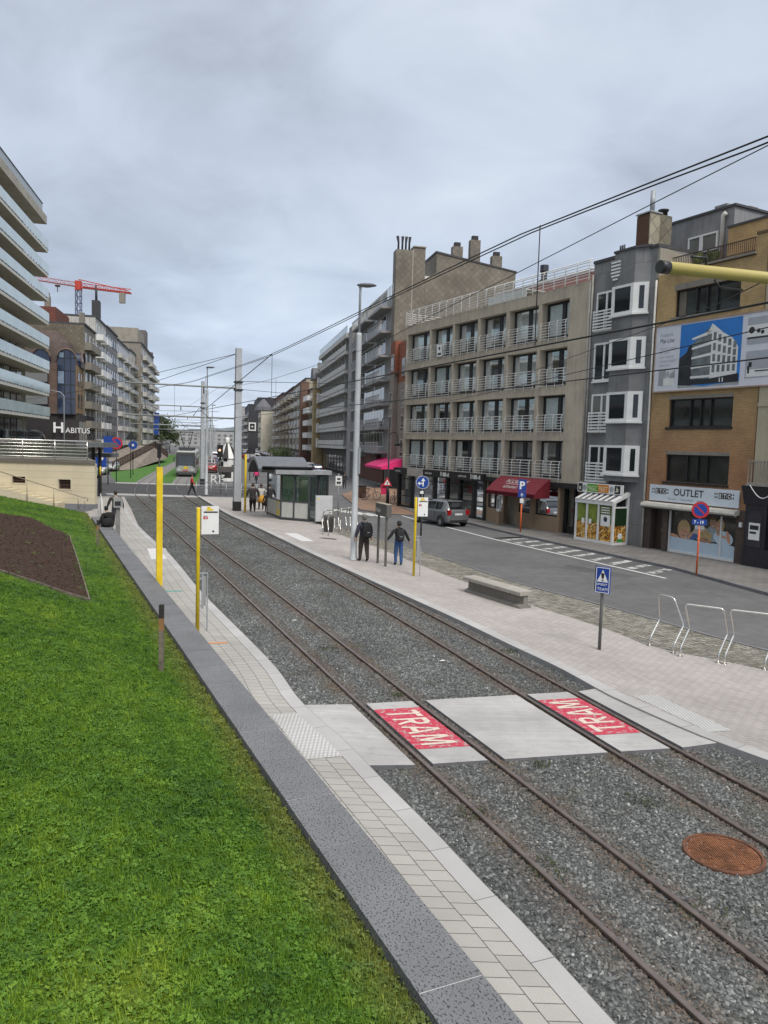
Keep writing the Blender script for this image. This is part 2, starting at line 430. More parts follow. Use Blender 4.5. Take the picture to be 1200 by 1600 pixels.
BROWNP = bricks('brown_plaza_bricks', (0.31, 0.19, 0.125), (0.245, 0.145, 0.095), (0.12, 0.085, 0.06), 0.22, 0.11, 0.008, blot=0.25)
MARK = plain('road_paint', (0.62, 0.62, 0.61), 0.75, var=0.14, scale=8)
def worn_paint(name, col, under, thr=0.5, scale=6.0):
    m, t, b = newmat(name); L = t.links.new
    v = coords(t); n = noise_(t, v, scale, 7, 0.7); r = ramp(t, [(thr - 0.05, (1, 1, 1)), (thr + 0.05, (0, 0, 0))]); L(n, r.inputs[0])
    n2 = noise_(t, v, 60, 2); r2 = ramp(t, [(0.3, mul(under, 0.8)), (0.7, mul(under, 1.25))]); L(n2, r2.inputs[0])
    L(mixc(t, r.outputs[0], r2.outputs[0], col), b.inputs['Base Color']); b.inputs['Roughness'].default_value = 0.85
    MATS[name] = m; return m
WORN = worn_paint('worn_road_paint', (0.5, 0.5, 0.49), (0.1, 0.1, 0.1), 0.52, 2.6)
def ballast_mat(name, stones):
    m, t, b = newmat(name); L = t.links.new
    v = coords(t)
    if stones:
        g = N(t, 'ShaderNodeAttribute'); g.attribute_type = 'INSTANCER'; g.attribute_name = 'rv'
        f = g.outputs['Fac']
    else:
        vo = N(t, 'ShaderNodeTexVoronoi', Scale=22.0); L(v, vo.inputs['Vector']); sp = N(t, 'ShaderNodeSeparateColor'); L(vo.outputs['Color'], sp.inputs[0]); f = sp.outputs[0]
        bump(t, b, mathn(t, 'SUBTRACT', 1.0, vo.outputs['Distance']), 0.9, 0.04)
    r = ramp(t, [(0.0, (0.055, 0.059, 0.058)), (0.45, (0.115, 0.121, 0.119)), (0.8, (0.18, 0.187, 0.184)), (0.97, (0.24, 0.247, 0.243)), (1.0, (0.45, 0.45, 0.43))]); L(f, r.inputs[0])
    geo = N(t, 'ShaderNodeNewGeometry'); n = noise_(t, geo.outputs['Position'], 0.5, 6, 0.6); n4 = noise_(t, geo.outputs['Position'], 1.3, 6, 0.65)
    r2 = ramp(t, [(0.32, (0.72, 0.72, 0.72)), (0.66, (1.12, 1.12, 1.12))]); L(n, r2.inputs[0])
    c = mixc(t, 1.0, r.outputs[0], r2.outputs[0], 'MULTIPLY')
    r3 = ramp(t, [(0.56, (0, 0, 0)), (0.72, (0.7, 0.7, 0.7))]); L(n4, r3.inputs[0])
    c = mixc(t, r3.outputs[0], c, (0.085, 0.082, 0.05))          # moss and dirt in patches
    if not stones: c = mixc(t, 1.0, c, (0.62, 0.62, 0.62), 'MULTIPLY')
    if stones:                   # rust and brake dust on the stones beside the rails
        g2 = N(t, 'ShaderNodeAttribute'); g2.attribute_type = 'INSTANCER'; g2.attribute_name = 'near'
        c = mixc(t, mathn(t, 'MULTIPLY', g2.outputs['Fac'], mathn(t, 'MULTIPLY_ADD', n4, 1.6, -0.25)), c, (0.125, 0.082, 0.055))
    L(c, b.inputs['Base Color']); b.inputs['Roughness'].default_value = 0.85
    MATS[name] = m; return m
BALL = ballast_mat('ballast_bed', False); STONE = ballast_mat('ballast_stone', True)

def sheet(name, poly, z, mat, kind='structure', F=WORLD):
    mb = MB(F); mb.face([(x, y, z) for x, y in poly]); o = mb.build(name, mat)
    me = o.data; bm = bmesh.new(); bm.from_mesh(me); bmesh.ops.triangulate(bm, faces=bm.faces)
    for f in bm.faces:
        if f.normal.z < 0: f.normal_flip()
    bm.to_mesh(me); bm.free()
    return tag(o, kind=kind)
def slab(name, poly, z0, z1, mat_top, mat_side, kind='structure'):
    mb = MB(); mb.prism(poly, z0, z1, 1, 'c', mtop=0); return tag(mb.build(name, [mat_top, mat_side]), kind=kind)
def strip_sheet(name, L1, L2, z, mat, kind='structure', side=None, zside=0.0, uo=0.0):
    """surface between two curves with u along and v across, in metres; optional skirt down from L1"""
    n = len(L1); vs = []; fs = []; uv = []; d = 0; mi = []
    org = Vector((L1[0].x, L1[0].y, 0))
    zz = z if callable(z) else (lambda i: z)
    us = []
    for i in range(n):
        if i: d += (L1[i] - L1[i - 1]).length
        us.append(d)
        vs += [Vector((L1[i].x, L1[i].y, zz(i))) - org, Vector((L2[i].x, L2[i].y, zz(i))) - org]
    for i in range(n - 1):
        fs.append((2 * i, 2 * i + 2, 2 * i + 3, 2 * i + 1)); mi.append(0)
        w0 = (L2[i] - L1[i]).length; w1 = (L2[i + 1] - L1[i + 1]).length
        uv += [(us[i], uo), (us[i + 1], uo), (us[i + 1], uo + w1), (us[i], uo + w0)]
    if side:
        b = len(vs)
        for i in range(n): vs += [Vector((L1[i].x, L1[i].y, zside)) - org]
        for i in range(n - 1):
            fs.append((2 * i, b + i, b + i + 1, 2 * i + 2)); mi.append(1)
            uv += [(us[i], zz(i)), (us[i], zside), (us[i + 1], zside), (us[i + 1], zz(i))]
    me = bpy.data.meshes.new(name); me.from_pydata(vs, [], fs); me.polygons.foreach_set('material_index', mi)
    l = me.uv_layers.new(name='UVMap').data
    for k, q in enumerate(uv): l[k].uv = q
    me.materials.append(mat)
    if side: me.materials.append(side)
    me.update(); o = bpy.data.objects.new(name, me); COL.objects.link(o); o.location = org
    return tag(o, kind=kind)
def resample(P, ys): return [at_y(P, y) for y in ys]

sheet('ground', [(-3000, -300), (3000, -300), (3000, 5000), (-3000, 5000)], -0.4, EARTH)
# ---- curves that bound the strips
PL = crom([(5.9, -3.5), (3.5, 2.0), (1.95, 5.71), (1.51, 6.83), (1.11, 7.71), (0.75, 8.59), (0.32, 9.55), (-0.02, 10.3), (-0.45, 11.3), (-1.37, 13.16), (-2.32, 15.71), (-5.26, 22.38), (-7.23, 27.22), (-8.85, 31.1), (-10.2, 34.0), (-12.57, 39.34), (-15.43, 46.34), (-18.8, 55.3), (-20.2, 59.0)], 0.5)
def WR(y): return Vector((1.12 - 0.4525 * (y - 5.25), y))       # wall, track side
def WL(y): return Vector((0.50 - 0.4560 * (y - 5.25), y))       # wall, lawn side
PRL = crom([(9.9, 2.0), (8.3, 6.0), (6.75, 9.5), (5.83, 11.11), (5.25, 11.95), (4.5, 13.5), (4.18, 14.31), (3.76, 15.67), (3.0, 17.5), (1.81, 20.46), (-0.95, 26.79), (-2.8, 31.1), (-5.3, 37.2), (-8.04, 43.75), (-10.08, 48.59), (-15.26, 62.6)], 0.5)
PRR = crom([(20.0, 5.0), (12.4, 11.2), (8.22, 15.93), (6.79, 17.25), (6.3, 17.8), (5.8, 19.28), (4.31, 22.25), (3.01, 25.29), (2.32, 26.82), (1.15, 30.0), (-0.3, 34.0), (-1.74, 37.26), (-3.4, 42.5), (-5.0, 46.5), (-7.0, 51.5), (-11.2, 62.5)], 0.5)
CBR = crom([(22.0, 8.0), (13.0, 13.0), (9.13, 17.75), (6.96, 21.93), (4.85, 25.6), (3.6, 28.6), (2.5, 31.4), (1.1, 34.8), (-0.67, 38.4), (-2.6, 42.7), (-4.95, 46.7)], 0.5)
# ---- ballast bed
ys = [1 + i for i in range(63)]
bl = sheet('ballast_bed', [(at_y(PL, y).x - 0.15, y) for y in ys] + [(at_y(PRL, y).x + 0.15, y) for y in reversed(ys) if y > 2], 0.092, BALL)
# ---- left platform: kerb strip, tiles
ysl = [0.5 + 0.5 * i for i in range(118)]
PLe = resample(PL, ysl)
PLk = offset(PLe, -0.25); WRl = [WR(y) for y in ysl]
def clampw(P, y):
    return P
strip_sheet('platform_edge_kerb', PLe, PLk, 0.205, KERB, side=EDGEC, zside=-0.3)
strip_sheet('left_platform', PLk, [Vector((min(p.x - 0.05, w_.x), p.y)) for p, w_ in zip(PLk, WRl)], 0.2, TILE)
# ---- right platform
ysr = [2.0 + 0.5 * i for i in range(121)]
PRLe = resample(PRL, ysr); PRk = offset(PRLe, 0.28); PRRe = resample(PRR, ysr)
strip_sheet('platform_edge_kerb', PRLe, PRk, 0.205, KERB, side=EDGEC, zside=-0.3)
strip_sheet('right_platform', PRk, PRRe, 0.2, PAVER)
# ---- road, everything from the right platform to the buildings and on to the horizon
sheet('road', [(at_y(PRL, 3).x + 0.5, 3)] + [(at_y(PRL, y).x + 0.4, y) for y in range(5, 62, 4)] + [(-15.4, 62.9), (-20.3, 59.3), (-16, 49.0), (-18.5, 41.2), (-26, 41.2), (-300, 60), (-700, 1600), (500, 1600), (300, 100), (60, 3)], 0.1, ASPH)
# cobbled verge
def cobbles():
    m, t, b = newmat('cobbles'); L = t.links.new
    uv = coords(t, 'UV'); v = coords(t)
    nz = N(t, 'ShaderNodeTexNoise', Scale=3.0, Detail=3.0); L(uv, nz.inputs['Vector'])
    sc_ = N(t, 'ShaderNodeVectorMath'); sc_.operation = 'SCALE'; L(nz.outputs['Color'], sc_.inputs[0]); sc_.inputs['Scale'].default_value = 0.14
    ad = N(t, 'ShaderNodeVectorMath'); ad.operation = 'ADD'; L(uv, ad.inputs[0]); L(sc_.outputs[0], ad.inputs[1])
    br = N(t, 'ShaderNodeTexBrick'); br.offset = 0.5
    for k, q in (('Scale', 1.0), ('Mortar Size', 0.014), ('Mortar Smooth', 0.6), ('Bias', 0.1), ('Brick Width', 0.13), ('Row Height', 0.17)): br.inputs[k].default_value = q
    br.inputs['Color1'].default_value = (0.15, 0.143, 0.128, 1); br.inputs['Color2'].default_value = (0.33, 0.315, 0.285, 1); br.inputs['Mortar'].default_value = (0.07, 0.066, 0.045, 1); L(ad.outputs[0], br.inputs['Vector'])
    n = noise_(t, v, 1.1, 6, 0.65); r2 = ramp(t, [(0.3, (0.7, 0.67, 0.58)), (0.7, (1.2, 1.2, 1.2))]); L(n, r2.inputs[0])
    n5 = noise_(t, v, 16, 3, 0.7); r5 = ramp(t, [(0.3, (0.7,) * 3), (0.7, (1.25,) * 3)]); L(n5, r5.inputs[0])
    c = mixc(t, 1.0, mixc(t, 1.0, br.outputs[0], r2.outputs[0], 'MULTIPLY'), r5.outputs[0], 'MULTIPLY')
    L(c, b.inputs['Base Color']); b.inputs['Roughness'].default_value = 0.85; bump(t, b, mathn(t, 'SUBTRACT', 1.0, br.outputs['Fac']), 1.0, 0.03)
    return m
COB = cobbles()
ysc = [8 + 0.5 * i for i in range(77)]
def strip_mesh_rough(name, L1, L2, z, mat, kind):
    return strip_sheet(name, L1, L2, z, mat, kind)
strip_sheet('cobbled_verge', [at_y(PRR, y) for y in ysc], [at_y(CBR, y) for y in ysc], 0.165, COB)
mb = MB()
for i in range(len(ysc) - 1):
    p, q = at_y(CBR, ysc[i]), at_y(CBR, ysc[i + 1])
    mb.bar((p.x, p.y, 0.13), (q.x, q.y, 0.13), 0.12, 0.11)
tag(mb.build('verge_kerb', CONCD), kind='structure')
# pavers' white patches (tactile slabs) and small painted marks
def quadpatch(name, pts, z, mat, label=None, kind='structure'):
    mb = MB(); mb.face([(x, y, z) for x, y in pts]); o = mb.build(name, mat)
    return tag(o, kind=kind)
TACT = bricks('tactile_slab', (0.60, 0.595, 0.585), (0.55, 0.545, 0.535), (0.36, 0.355, 0.35), 0.06, 0.06, 0.012, offset=0.0, blot=0.12, bmp=0.6)
TACT2 = plain('pale_slab', (0.56, 0.56, 0.56), 0.85, var=0.08)
quadpatch('tactile_paving', [(-1.79, 12.42), (-1.14, 12.6), (-0.36, 10.86), (-1.01, 10.64)], 0.2045, TACT)
quadpatch('tactile_paving', [(4.72, 13.98), (5.2, 14.06), (5.84, 12.3), (5.42, 12.2)], 0.2045, TACT)
quadpatch('tactile_paving', [(-9.75, 31.48), (-9.05, 31.68), (-8.0, 28.93), (-8.7, 28.64)], 0.2045, TACT2)
quadpatch('tactile_paving', [(-5.0, 38.34), (-4.35, 38.4), (-3.2, 35.4), (-3.75, 35.3)], 0.2045, TACT2)
quadpatch('teal_platform_line', [(-6.45, 22.55), (-5.98, 22.65), (-5.99, 22.78), (-6.47, 22.68)], 0.2045, plain('teal_paint', (0.03, 0.33, 0.30), 0.7))
quadpatch('orange_platform_line', [(-3.83, 16.80), (-3.41, 16.88), (-3.43, 16.98), (-3.85, 16.9)], 0.2045, plain('orange_paint', (0.62, 0.24, 0.07), 0.7))
# ---- low granite wall beside the lawn
def granite():
    m, t, b = newmat('pitted_granite'); L = t.links.new
    uv = coords(t, 'UV'); mp = N(t, 'ShaderNodeMapping'); mp.inputs['Scale'].default_value = (0.8, 1.25, 1); L(uv, mp.inputs[0])
    ns = N(t, 'ShaderNodeTexNoise', Scale=44.0, Detail=2.0, Roughness=0.5); L(mp.outputs[0], ns.inputs['Vector'])
    pit = ramp(t, [(0.36, (0, 0, 0)), (0.41, (1, 1, 1))]); L(ns.outputs[0], pit.inputs[0])
    g = noise_(t, uv, 130, 2, 0.6); bl = noise_(t, uv, 0.9, 6, 0.6)
    r = ramp(t, [(0.3, (0.125, 0.127, 0.134)), (0.7, (0.205, 0.208, 0.218))]); L(g, r.inputs[0])
    r2 = ramp(t, [(0.3, (0.8,) * 3), (0.7, (1.15,) * 3)]); L(bl, r2.inputs[0])
    c = mixc(t, 1.0, r.outputs[0], r2.outputs[0], 'MULTIPLY')
    L(mixc(t, pit.outputs[0], (0.05, 0.05, 0.058), c), b.inputs['Base Color']); b.inputs['Roughness'].default_value = 0.75
    bump(t, b, pit.outputs[0], 0.8, 0.012)
    return m
GRAN = granite(); JOINT = plain('wall_joint', (0.42, 0.42, 0.42), 0.9)
wdir = (WR(30) - WR(10)).normalized(); wn = Vector((-wdir.y, wdir.x))   # wn points to the lawn
WF = Fr((WR(5.25).x, 5.25), (wdir.x, wdir.y), (wn.x, wn.y))             # a along the wall, b toward the lawn
WTOP = 0.55
lw = thing('low_granite_wall', (WR(5.25).x, 5.25, 0.0), 'long low wall of pitted grey granite blocks between lawn and platform', 'wall')
a = -4.0; k = 0
while a < 38.6:
    ln = 1.14
    e = min(a + ln, 38.7); 
    j = rnd.uniform(-0.004, 0.004)
    mb = MB(WF); mb.prism([(a + 0.006, 0), (e - 0.006, 0), (e - 0.006, 0.57 + 0.0016 * e), (a + 0.006, 0.57 + 0.0016 * a)], -0.1, WTOP + j)
    o = mb.build('granite_block', GRAN, lw); k += 1
    mb = MB(WF); mb.box(e - 0.006, e + 0.006, 0.008, 0.56 + 0.0016 * e, 0, WTOP - 0.006)
    mb.build('mortar_joint', JOINT, lw)
    a = e
# ---- lawn on the slope
def lawn_z(b):                   # height above datum at b metres from the wall's lawn face
    return 0.42 + 0.205 * b + 0.006 * b * b + 0.03 * math.sin(b * 1.1)
def lawn_pt(a, b):
    z = lawn_z(b)
    if a > 33: z = max(0.42, z - 0.0)
    w_ = 0.585 + 0.0016 * a
    p = WF(a, w_ + b, 0); n = noise.noise(Vector((a * 0.5, b * 0.5, 0))) * 0.05 * min(1, b)
    return Vector((p.x, p.y, z + n))
def grass_col(t, blade):
    L = t.links.new
    geo = N(t, 'ShaderNodeNewGeometry'); P = geo.outputs['Position']
    n1 = noise_(t, P, 0.55, 6, 0.6); n2 = noise_(t, P, 2.3, 5, 0.65); n3 = noise_(t, P, 14, 3, 0.6)
    f = mathn(t, 'MULTIPLY_ADD', n2, 0.4, mathn(t, 'MULTIPLY', n1, 0.6))
    r = ramp(t, [(0.34, (0.042, 0.102, 0.009)), (0.46, (0.07, 0.158, 0.011)), (0.56, (0.10, 0.20, 0.014)), (0.68, (0.16, 0.255, 0.022))]); L(f, r.inputs[0])
    c = r.outputs[0]
    # dry, yellowish turf along the wall
    sx = N(t, 'ShaderNodeSeparateXYZ'); L(P, sx.inputs[0])
    d = mathn(t, 'ADD', mathn(t, 'MULTIPLY_ADD', sx.outputs[0], 0.909, -0.50 * 0.909), mathn(t, 'MULTIPLY', mathn(t, 'SUBTRACT', sx.outputs[1], 5.25), 0.909 * 0.456))
    d2 = mathn(t, 'MULTIPLY_ADD', n2, 0.5, d)
    mr = N(t, 'ShaderNodeMapRange'); L(d2, mr.inputs[0]); mr.inputs[1].default_value = -0.32; mr.inputs[2].default_value = 0.2
    c = mixc(t, mathn(t, 'MULTIPLY', mr.outputs[0], 0.7), c, (0.16, 0.17, 0.04))
    return c, n3, n2
def lawn_base():
    m, t, b = newmat('lawn_turf'); L = t.links.new
    c, n3, n2 = grass_col(t, False)
    r = ramp(t, [(0.3, (0.35, 0.35, 0.35)), (0.7, (1.0, 1.0, 1.0))]); L(n3, r.inputs[0])
    c = mixc(t, 1.0, c, r.outputs[0], 'MULTIPLY')
    br = ramp(t, [(0.64, (0, 0, 0)), (0.72, (0.8, 0.8, 0.8))]); L(n2, br.inputs[0])
    L(mixc(t, br.outputs[0], c, (0.06, 0.042, 0.022)), b.inputs['Base Color']); b.inputs['Roughness'].default_value = 0.95
    bump(t, b, n3, 0.8, 0.04); return m
LAWNM = lawn_base()
vs = []; fs = []
na, nb = 96, 44
for i in range(na + 1):
    for j in range(nb + 1):
        vs.append(lawn_pt(-9 + 51.2 * i / na, 16.0 * (j / nb) ** 1.25))
for i in range(na):
    for j in range(nb):
        q = i * (nb + 1) + j; fs.append((q, q + 1, q + nb + 2, q + nb + 1))
me = bpy.data.meshes.new('lawn'); me.from_pydata(vs, [], fs); me.materials.append(LAWNM); me.polygons.foreach_set('use_smooth', [True] * len(fs)); me.update()
me.flip_normals() if me.polygons[0].normal.z < 0 else None
lawn = bpy.data.objects.new('lawn', me); COL.objects.link(lawn); tag(lawn, kind='structure')
# planted bed of bare dark soil
def lawn_hit(x, y):
    d = cF + (x - 600) / 1200 * cR + (800 - y) / 1200 * cU
    lo, hi = 0.5, 80
    for _ in range(50):
        mid = (lo + hi) / 2; p = Vector((0, 0, CAM_H)) + d * mid; l = WF.inv(p)
        b_ = l.y - 0.585 - 0.0016 * l.x
        if p.z > lawn_z(max(b_, 0)): lo = mid
        else: hi = mid
    l = WF.inv(p); return (l.x, l.y - 0.585 - 0.0016 * l.x)
bed = [lawn_hit(*q) for q in [(0, 803), (50, 812), (108, 838), (122, 880), (140, 940), (100, 928), (60, 914), (0, 894)]]
l0, l1 = bed[0], bed[-1]
SOIL = plain('bare_soil', (0.034, 0.017, 0.011), 0.95, var=0.5, scale=9, bmp=1.0, bs=26)
def inpoly(p, poly):
    c = False; n = len(poly)
    for i in range(n):
        x1, y1 = poly[i]; x2, y2 = poly[(i + 1) % n]
        if (y1 > p[1]) != (y2 > p[1]) and p[0] < (x2 - x1) * (p[1] - y1) / (y2 - y1) + x1: c = not c
    return c
ext0 = (l0[0] - 2.0, l0[1] + 5.0); ext1 = (l1[0] - 3.5, l1[1] + 5.0)
bedp = bed + [ext1, ext0]
bm = bmesh.new(); vv = [bm.verts.new((x, y, 0)) for x, y in bedp]; bm.faces.new(vv); bmesh.ops.triangulate(bm, faces=bm.faces)
for _ in range(7): 
    bmesh.ops.subdivide_edges(bm, edges=[e for e in bm.edges if e.calc_length() > 0.22], cuts=1); bmesh.ops.triangulate(bm, faces=bm.faces)
for v in bm.verts:
    a_, b_ = v.co.x, v.co.y; p = lawn_pt(a_, max(b_, 0))
    v.co = p + Vector((0, 0, 0.035 + 0.07 * noise.noise(Vector((a_ * 1.7, b_ * 1.7, 3))) + 0.06 * noise.noise(Vector((a_ * 5, b_ * 5, 9)))))
bm.normal_update()
for f in bm.faces:
    if f.normal.z < 0: f.normal_flip()
me = bpy.data.meshes.new('soil_bed'); bm.to_mesh(me); bm.free(); me.materials.append(SOIL)
soil = bpy.data.objects.new('soil_bed', me); COL.objects.link(soil); tag(soil, kind='structure')
mb = MB()
for i in list(range(2, 7)):
    p = lawn_pt(*bed[i]); q = lawn_pt(*bed[i + 1]); mb.bar(p + Vector((0, 0, 0.035)), q + Vector((0, 0, 0.035)), 0.03, 0.07)
tag(mb.build('bed_edging', plain('edging_stone', (0.15, 0.125, 0.10), 0.95, var=0.5, scale=6)), 'thin stone edging strip round the bare soil bed', 'edging')
# ---- grass blades and clover: one scattered object (nobody could count it)
def inst_nodes(obj, surf, dens_near, dens_far, d0, d1, smin, smax, tilt, seed, avoid=None, rails=None):
    ng = bpy.data.node_groups.new(obj.name + '_scatter', 'GeometryNodeTree')
    ng.interface.new_socket('Geometry', in_out='INPUT', socket_type='NodeSocketGeometry')
    ng.interface.new_socket('Geometry', in_out='OUTPUT', socket_type='NodeSocketGeometry')
    L = ng.links.new; n = ng.nodes.new
    gi = n('NodeGroupInput'); go = n('NodeGroupOutput')
    oi = n('GeometryNodeObjectInfo'); oi.transform_space = 'RELATIVE'; oi.inputs['Object'].default_value = surf
    ps = n('GeometryNodeInputPosition')
    dist = n('ShaderNodeVectorMath'); dist.operation = 'DISTANCE'; L(ps.outputs[0], dist.inputs[0])
    dist.inputs[1].default_value = Vector((0, 0, CAM_H)) - obj.location
    mr = n('ShaderNodeMapRange'); L(dist.outputs['Value'], mr.inputs[0])
    for i, v in enumerate((d0, d1, dens_near, dens_far)): mr.inputs[i + 1].default_value = v
    mr.interpolation_type = 'SMOOTHSTEP' if dens_far else 'LINEAR'
    dp = n('GeometryNodeDistributePointsOnFaces'); L(oi.outputs['Geometry'], dp.inputs['Mesh'])
    dens = mr.outputs[0]
    def prox(objs):
        j = n('GeometryNodeJoinGeometry')
        for ob_ in objs:
            q = n('GeometryNodeObjectInfo'); q.transform_space = 'RELATIVE'; q.inputs['Object'].default_value = ob_; L(q.outputs['Geometry'], j.inputs[0])
        p_ = n('GeometryNodeProximity'); p_.target_element = 'FACES'; L(j.outputs[0], p_.inputs[0]); return p_.outputs['Distance']
    if avoid:
        m1 = n('ShaderNodeMapRange'); L(prox(avoid), m1.inputs[0])
        for i, v in enumerate((0.09, 0.14, 0.0, 1.0)): m1.inputs[i + 1].default_value = v
        m2 = n('ShaderNodeMath'); m2.operation = 'MULTIPLY'; L(dens, m2.inputs[0]); L(m1.outputs[0], m2.inputs[1]); dens = m2.outputs[0]
    L(dens, dp.inputs['Density']); dp.inputs['Seed'].default_value = seed
    sp = n('GeometryNodeSplitToInstances'); L(gi.outputs[0], sp.inputs[0])
    mi = n('GeometryNodeInputMeshIsland'); L(mi.outputs[0], sp.inputs['Group ID'])
    at = n('GeometryNodeInputNamedAttribute'); at.data_type = 'INT'; at.inputs[0].default_value = 'gid'; L(at.outputs[0], sp.inputs['Group ID'])
    ip = n('GeometryNodeInstanceOnPoints'); L(dp.outputs['Points'], ip.inputs['Points']); L(sp.outputs[0], ip.inputs['Instance']); ip.inputs['Pick Instance'].default_value = True
    rv = n('FunctionNodeRandomValue'); rv.data_type = 'FLOAT_VECTOR'
    rv.inputs[0].default_value = (-tilt, -tilt, 0); rv.inputs[1].default_value = (tilt, tilt, 6.283); rv.inputs['Seed'].default_value = seed + 1
    L(rv.outputs[0], ip.inputs['Rotation'])
    rs = n('FunctionNodeRandomValue'); rs.data_type = 'FLOAT'; rs.inputs[2].default_value = smin; rs.inputs[3].default_value = smax; rs.inputs['Seed'].default_value = seed + 2
    L(rs.outputs[1], ip.inputs['Scale'])
    rc = n('FunctionNodeRandomValue'); rc.data_type = 'FLOAT'; rc.inputs['Seed'].default_value = seed + 3
    st = n('GeometryNodeStoreNamedAttribute'); st.data_type = 'FLOAT'; st.domain = 'INSTANCE'; st.inputs['Name'].default_value = 'rv'
    L(ip.outputs[0], st.inputs['Geometry']); L(rc.outputs[1], st.inputs['Value'])
    end = st.outputs[0]
    if rails:
        m1 = n('ShaderNodeMapRange'); L(prox(rails), m1.inputs[0])
        for i, v in enumerate((0.06, 0.34, 1.0, 0.0)): m1.inputs[i + 1].default_value = v
        s2 = n('GeometryNodeStoreNamedAttribute'); s2.data_type = 'FLOAT'; s2.domain = 'INSTANCE'; s2.inputs['Name'].default_value = 'near'
        L(end, s2.inputs['Geometry']); L(m1.outputs[0], s2.inputs['Value']); end = s2.outputs[0]
    L(end, go.inputs[0])
    md = obj.modifiers.new('scatter', 'NODES'); md.node_group = ng
def islands(name, groups, mats):
    vs, fs, gid, mi = [], [], [], []
    for g, (v, f, m) in enumerate(groups):
        b = len(vs); vs += v; fs += [tuple(b + k for k in q) for q in f]; gid += [g] * len(v); mi += [m] * len(f)
    me = bpy.data.meshes.new(name); me.from_pydata([tuple(v) for v in vs], [], fs)
    at = me.attributes.new('gid', 'INT', 'POINT'); at.data.foreach_set('value', gid)
    me.polygons.foreach_set('material_index', mi)
    for m in mats: me.materials.append(m)
    me.update(); o = bpy.data.objects.new(name, me); COL.objects.link(o); return o
def blade_tuft(n, h, spread, w_):
    v, f = [], []
    for _ in range(n):
        x, y = rnd.gauss(0, spread), rnd.gauss(0, spread); a = rnd.uniform(0, 6.28); hh = h * rnd.uniform(0.55, 1.25); ln = hh * rnd.uniform(0.15, 0.9); wd = w_ * rnd.uniform(0.7, 1.3)
        dx, dy = math.cos(a), math.sin(a); b = len(v)
        v += [(x - dy * wd, y + dx * wd, -0.01), (x + dy * wd, y - dx * wd, -0.01), (x + dy * wd * 0.8 + dx * ln * 0.35, y - dx * wd * 0.8 + dy * ln * 0.35, hh * 0.6), (x - dy * wd * 0.8 + dx * ln * 0.35, y + dx * wd * 0.8 + dy * ln * 0.35, hh * 0.6), (x + dx * ln, y + dy * ln, hh)]
        f += [(b, b + 1, b + 2, b + 3), (b + 3, b + 2, b + 4)]
    return v, f, 0
def clover(n, r, spread, h):
    v, f = [], []
    for _ in range(n):
        x, y, z = rnd.gauss(0, spread), rnd.gauss(0, spread), h * rnd.uniform(0.4, 1.2)
        a0 = rnd.uniform(0, 6.28); tx, ty = rnd.uniform(-0.5, 0.5), rnd.uniform(-0.5, 0.5)
        for k in range(3):
            a = a0 + k * 2.094; cx, cy = x + math.cos(a) * r * 0.62, y + math.sin(a) * r * 0.62; b = len(v); rr = r * 0.62
            for j in range(6):
                q = a + j * 1.047; X, Y = cx + rr * math.cos(q), cy + rr * math.sin(q); v.append((X, Y, z + (X - x) * tx + (Y - y) * ty + 0.003 * (j % 2)))
            f.append(tuple(range(b, b + 6)))
    return v, f, 1
def blade_mat(name, k, rough):
    m, t, b = newmat(name); L = t.links.new
    c, n3, n2 = grass_col(t, True)
    g = N(t, 'ShaderNodeAttribute'); g.attribute_type = 'INSTANCER'; g.attribute_name = 'rv'
    r = ramp(t, [(0, (0.6, 0.62, 0.6)), (0.6, (1.05, 1.0, 1.0)), (1, (1.75, 1.4, 1.5))]); L(g.outputs['Fac'], r.inputs[0])
    L(mixc(t, 1.0, mixc(t, 1.0, c, r.outputs[0], 'MULTIPLY'), k, 'MULTIPLY'), b.inputs['Base Color']); b.inputs['Roughness'].default_value = rough; b.inputs['Specular IOR Level'].default_value = 0.25
    return m
GBL = blade_mat('grass_blade', (1.2, 1.17, 1.0), 0.6); CLV = blade_mat('clover_leaf', (0.74, 0.84, 1.0), 0.5)
grp = [blade_tuft(13, 0.06, 0.035, 0.0022) for _ in range(4)] + [clover(9, 0.0125, 0.035, 0.03) for _ in range(3)]
grass = islands('lawn_grass', grp, [GBL, CLV]); tag(grass, kind='stuff')
inst_nodes(grass, lawn, 700, 90, 4.5, 32, 0.5, 1.3, 0.35, 5, avoid=[soil])
# ballast stones
def stone(seed):
    r_ = random.Random(seed); bm = bmesh.new(); bmesh.ops.create_icosphere(bm, subdivisions=1, radius=1.0)
    sx, sy, sz = r_.uniform(0.8, 1.25), r_.uniform(0.55, 0.9), r_.uniform(0.42, 0.75)
    for v in bm.verts:
        k = r_.uniform(0.72, 1.15); v.co = Vector((v.co.x * sx * k, v.co.y * sy * k, v.co.z * sz * k)) * 0.027
    vs = [tuple(v.co) for v in bm.verts]; fs = [tuple(v.index for v in f.verts) for f in bm.faces]; bm.free(); return vs, fs, 0
stones = islands('ballast_stones', [stone(i) for i in range(8)], [STONE]); tag(stones, kind='stuff')
SOILC = plain('soil_clod', (0.05, 0.026, 0.016), 0.95, var=0.5, scale=2)
clods = islands('soil_clods', [tuple(list(stone(40 + i)[:2]) + [0]) for i in range(5)], [SOILC]); tag(clods, kind='stuff')
inst_nodes(clods, soil, 130, 60, 8, 40, 0.5, 2.2, 0.9, 61)
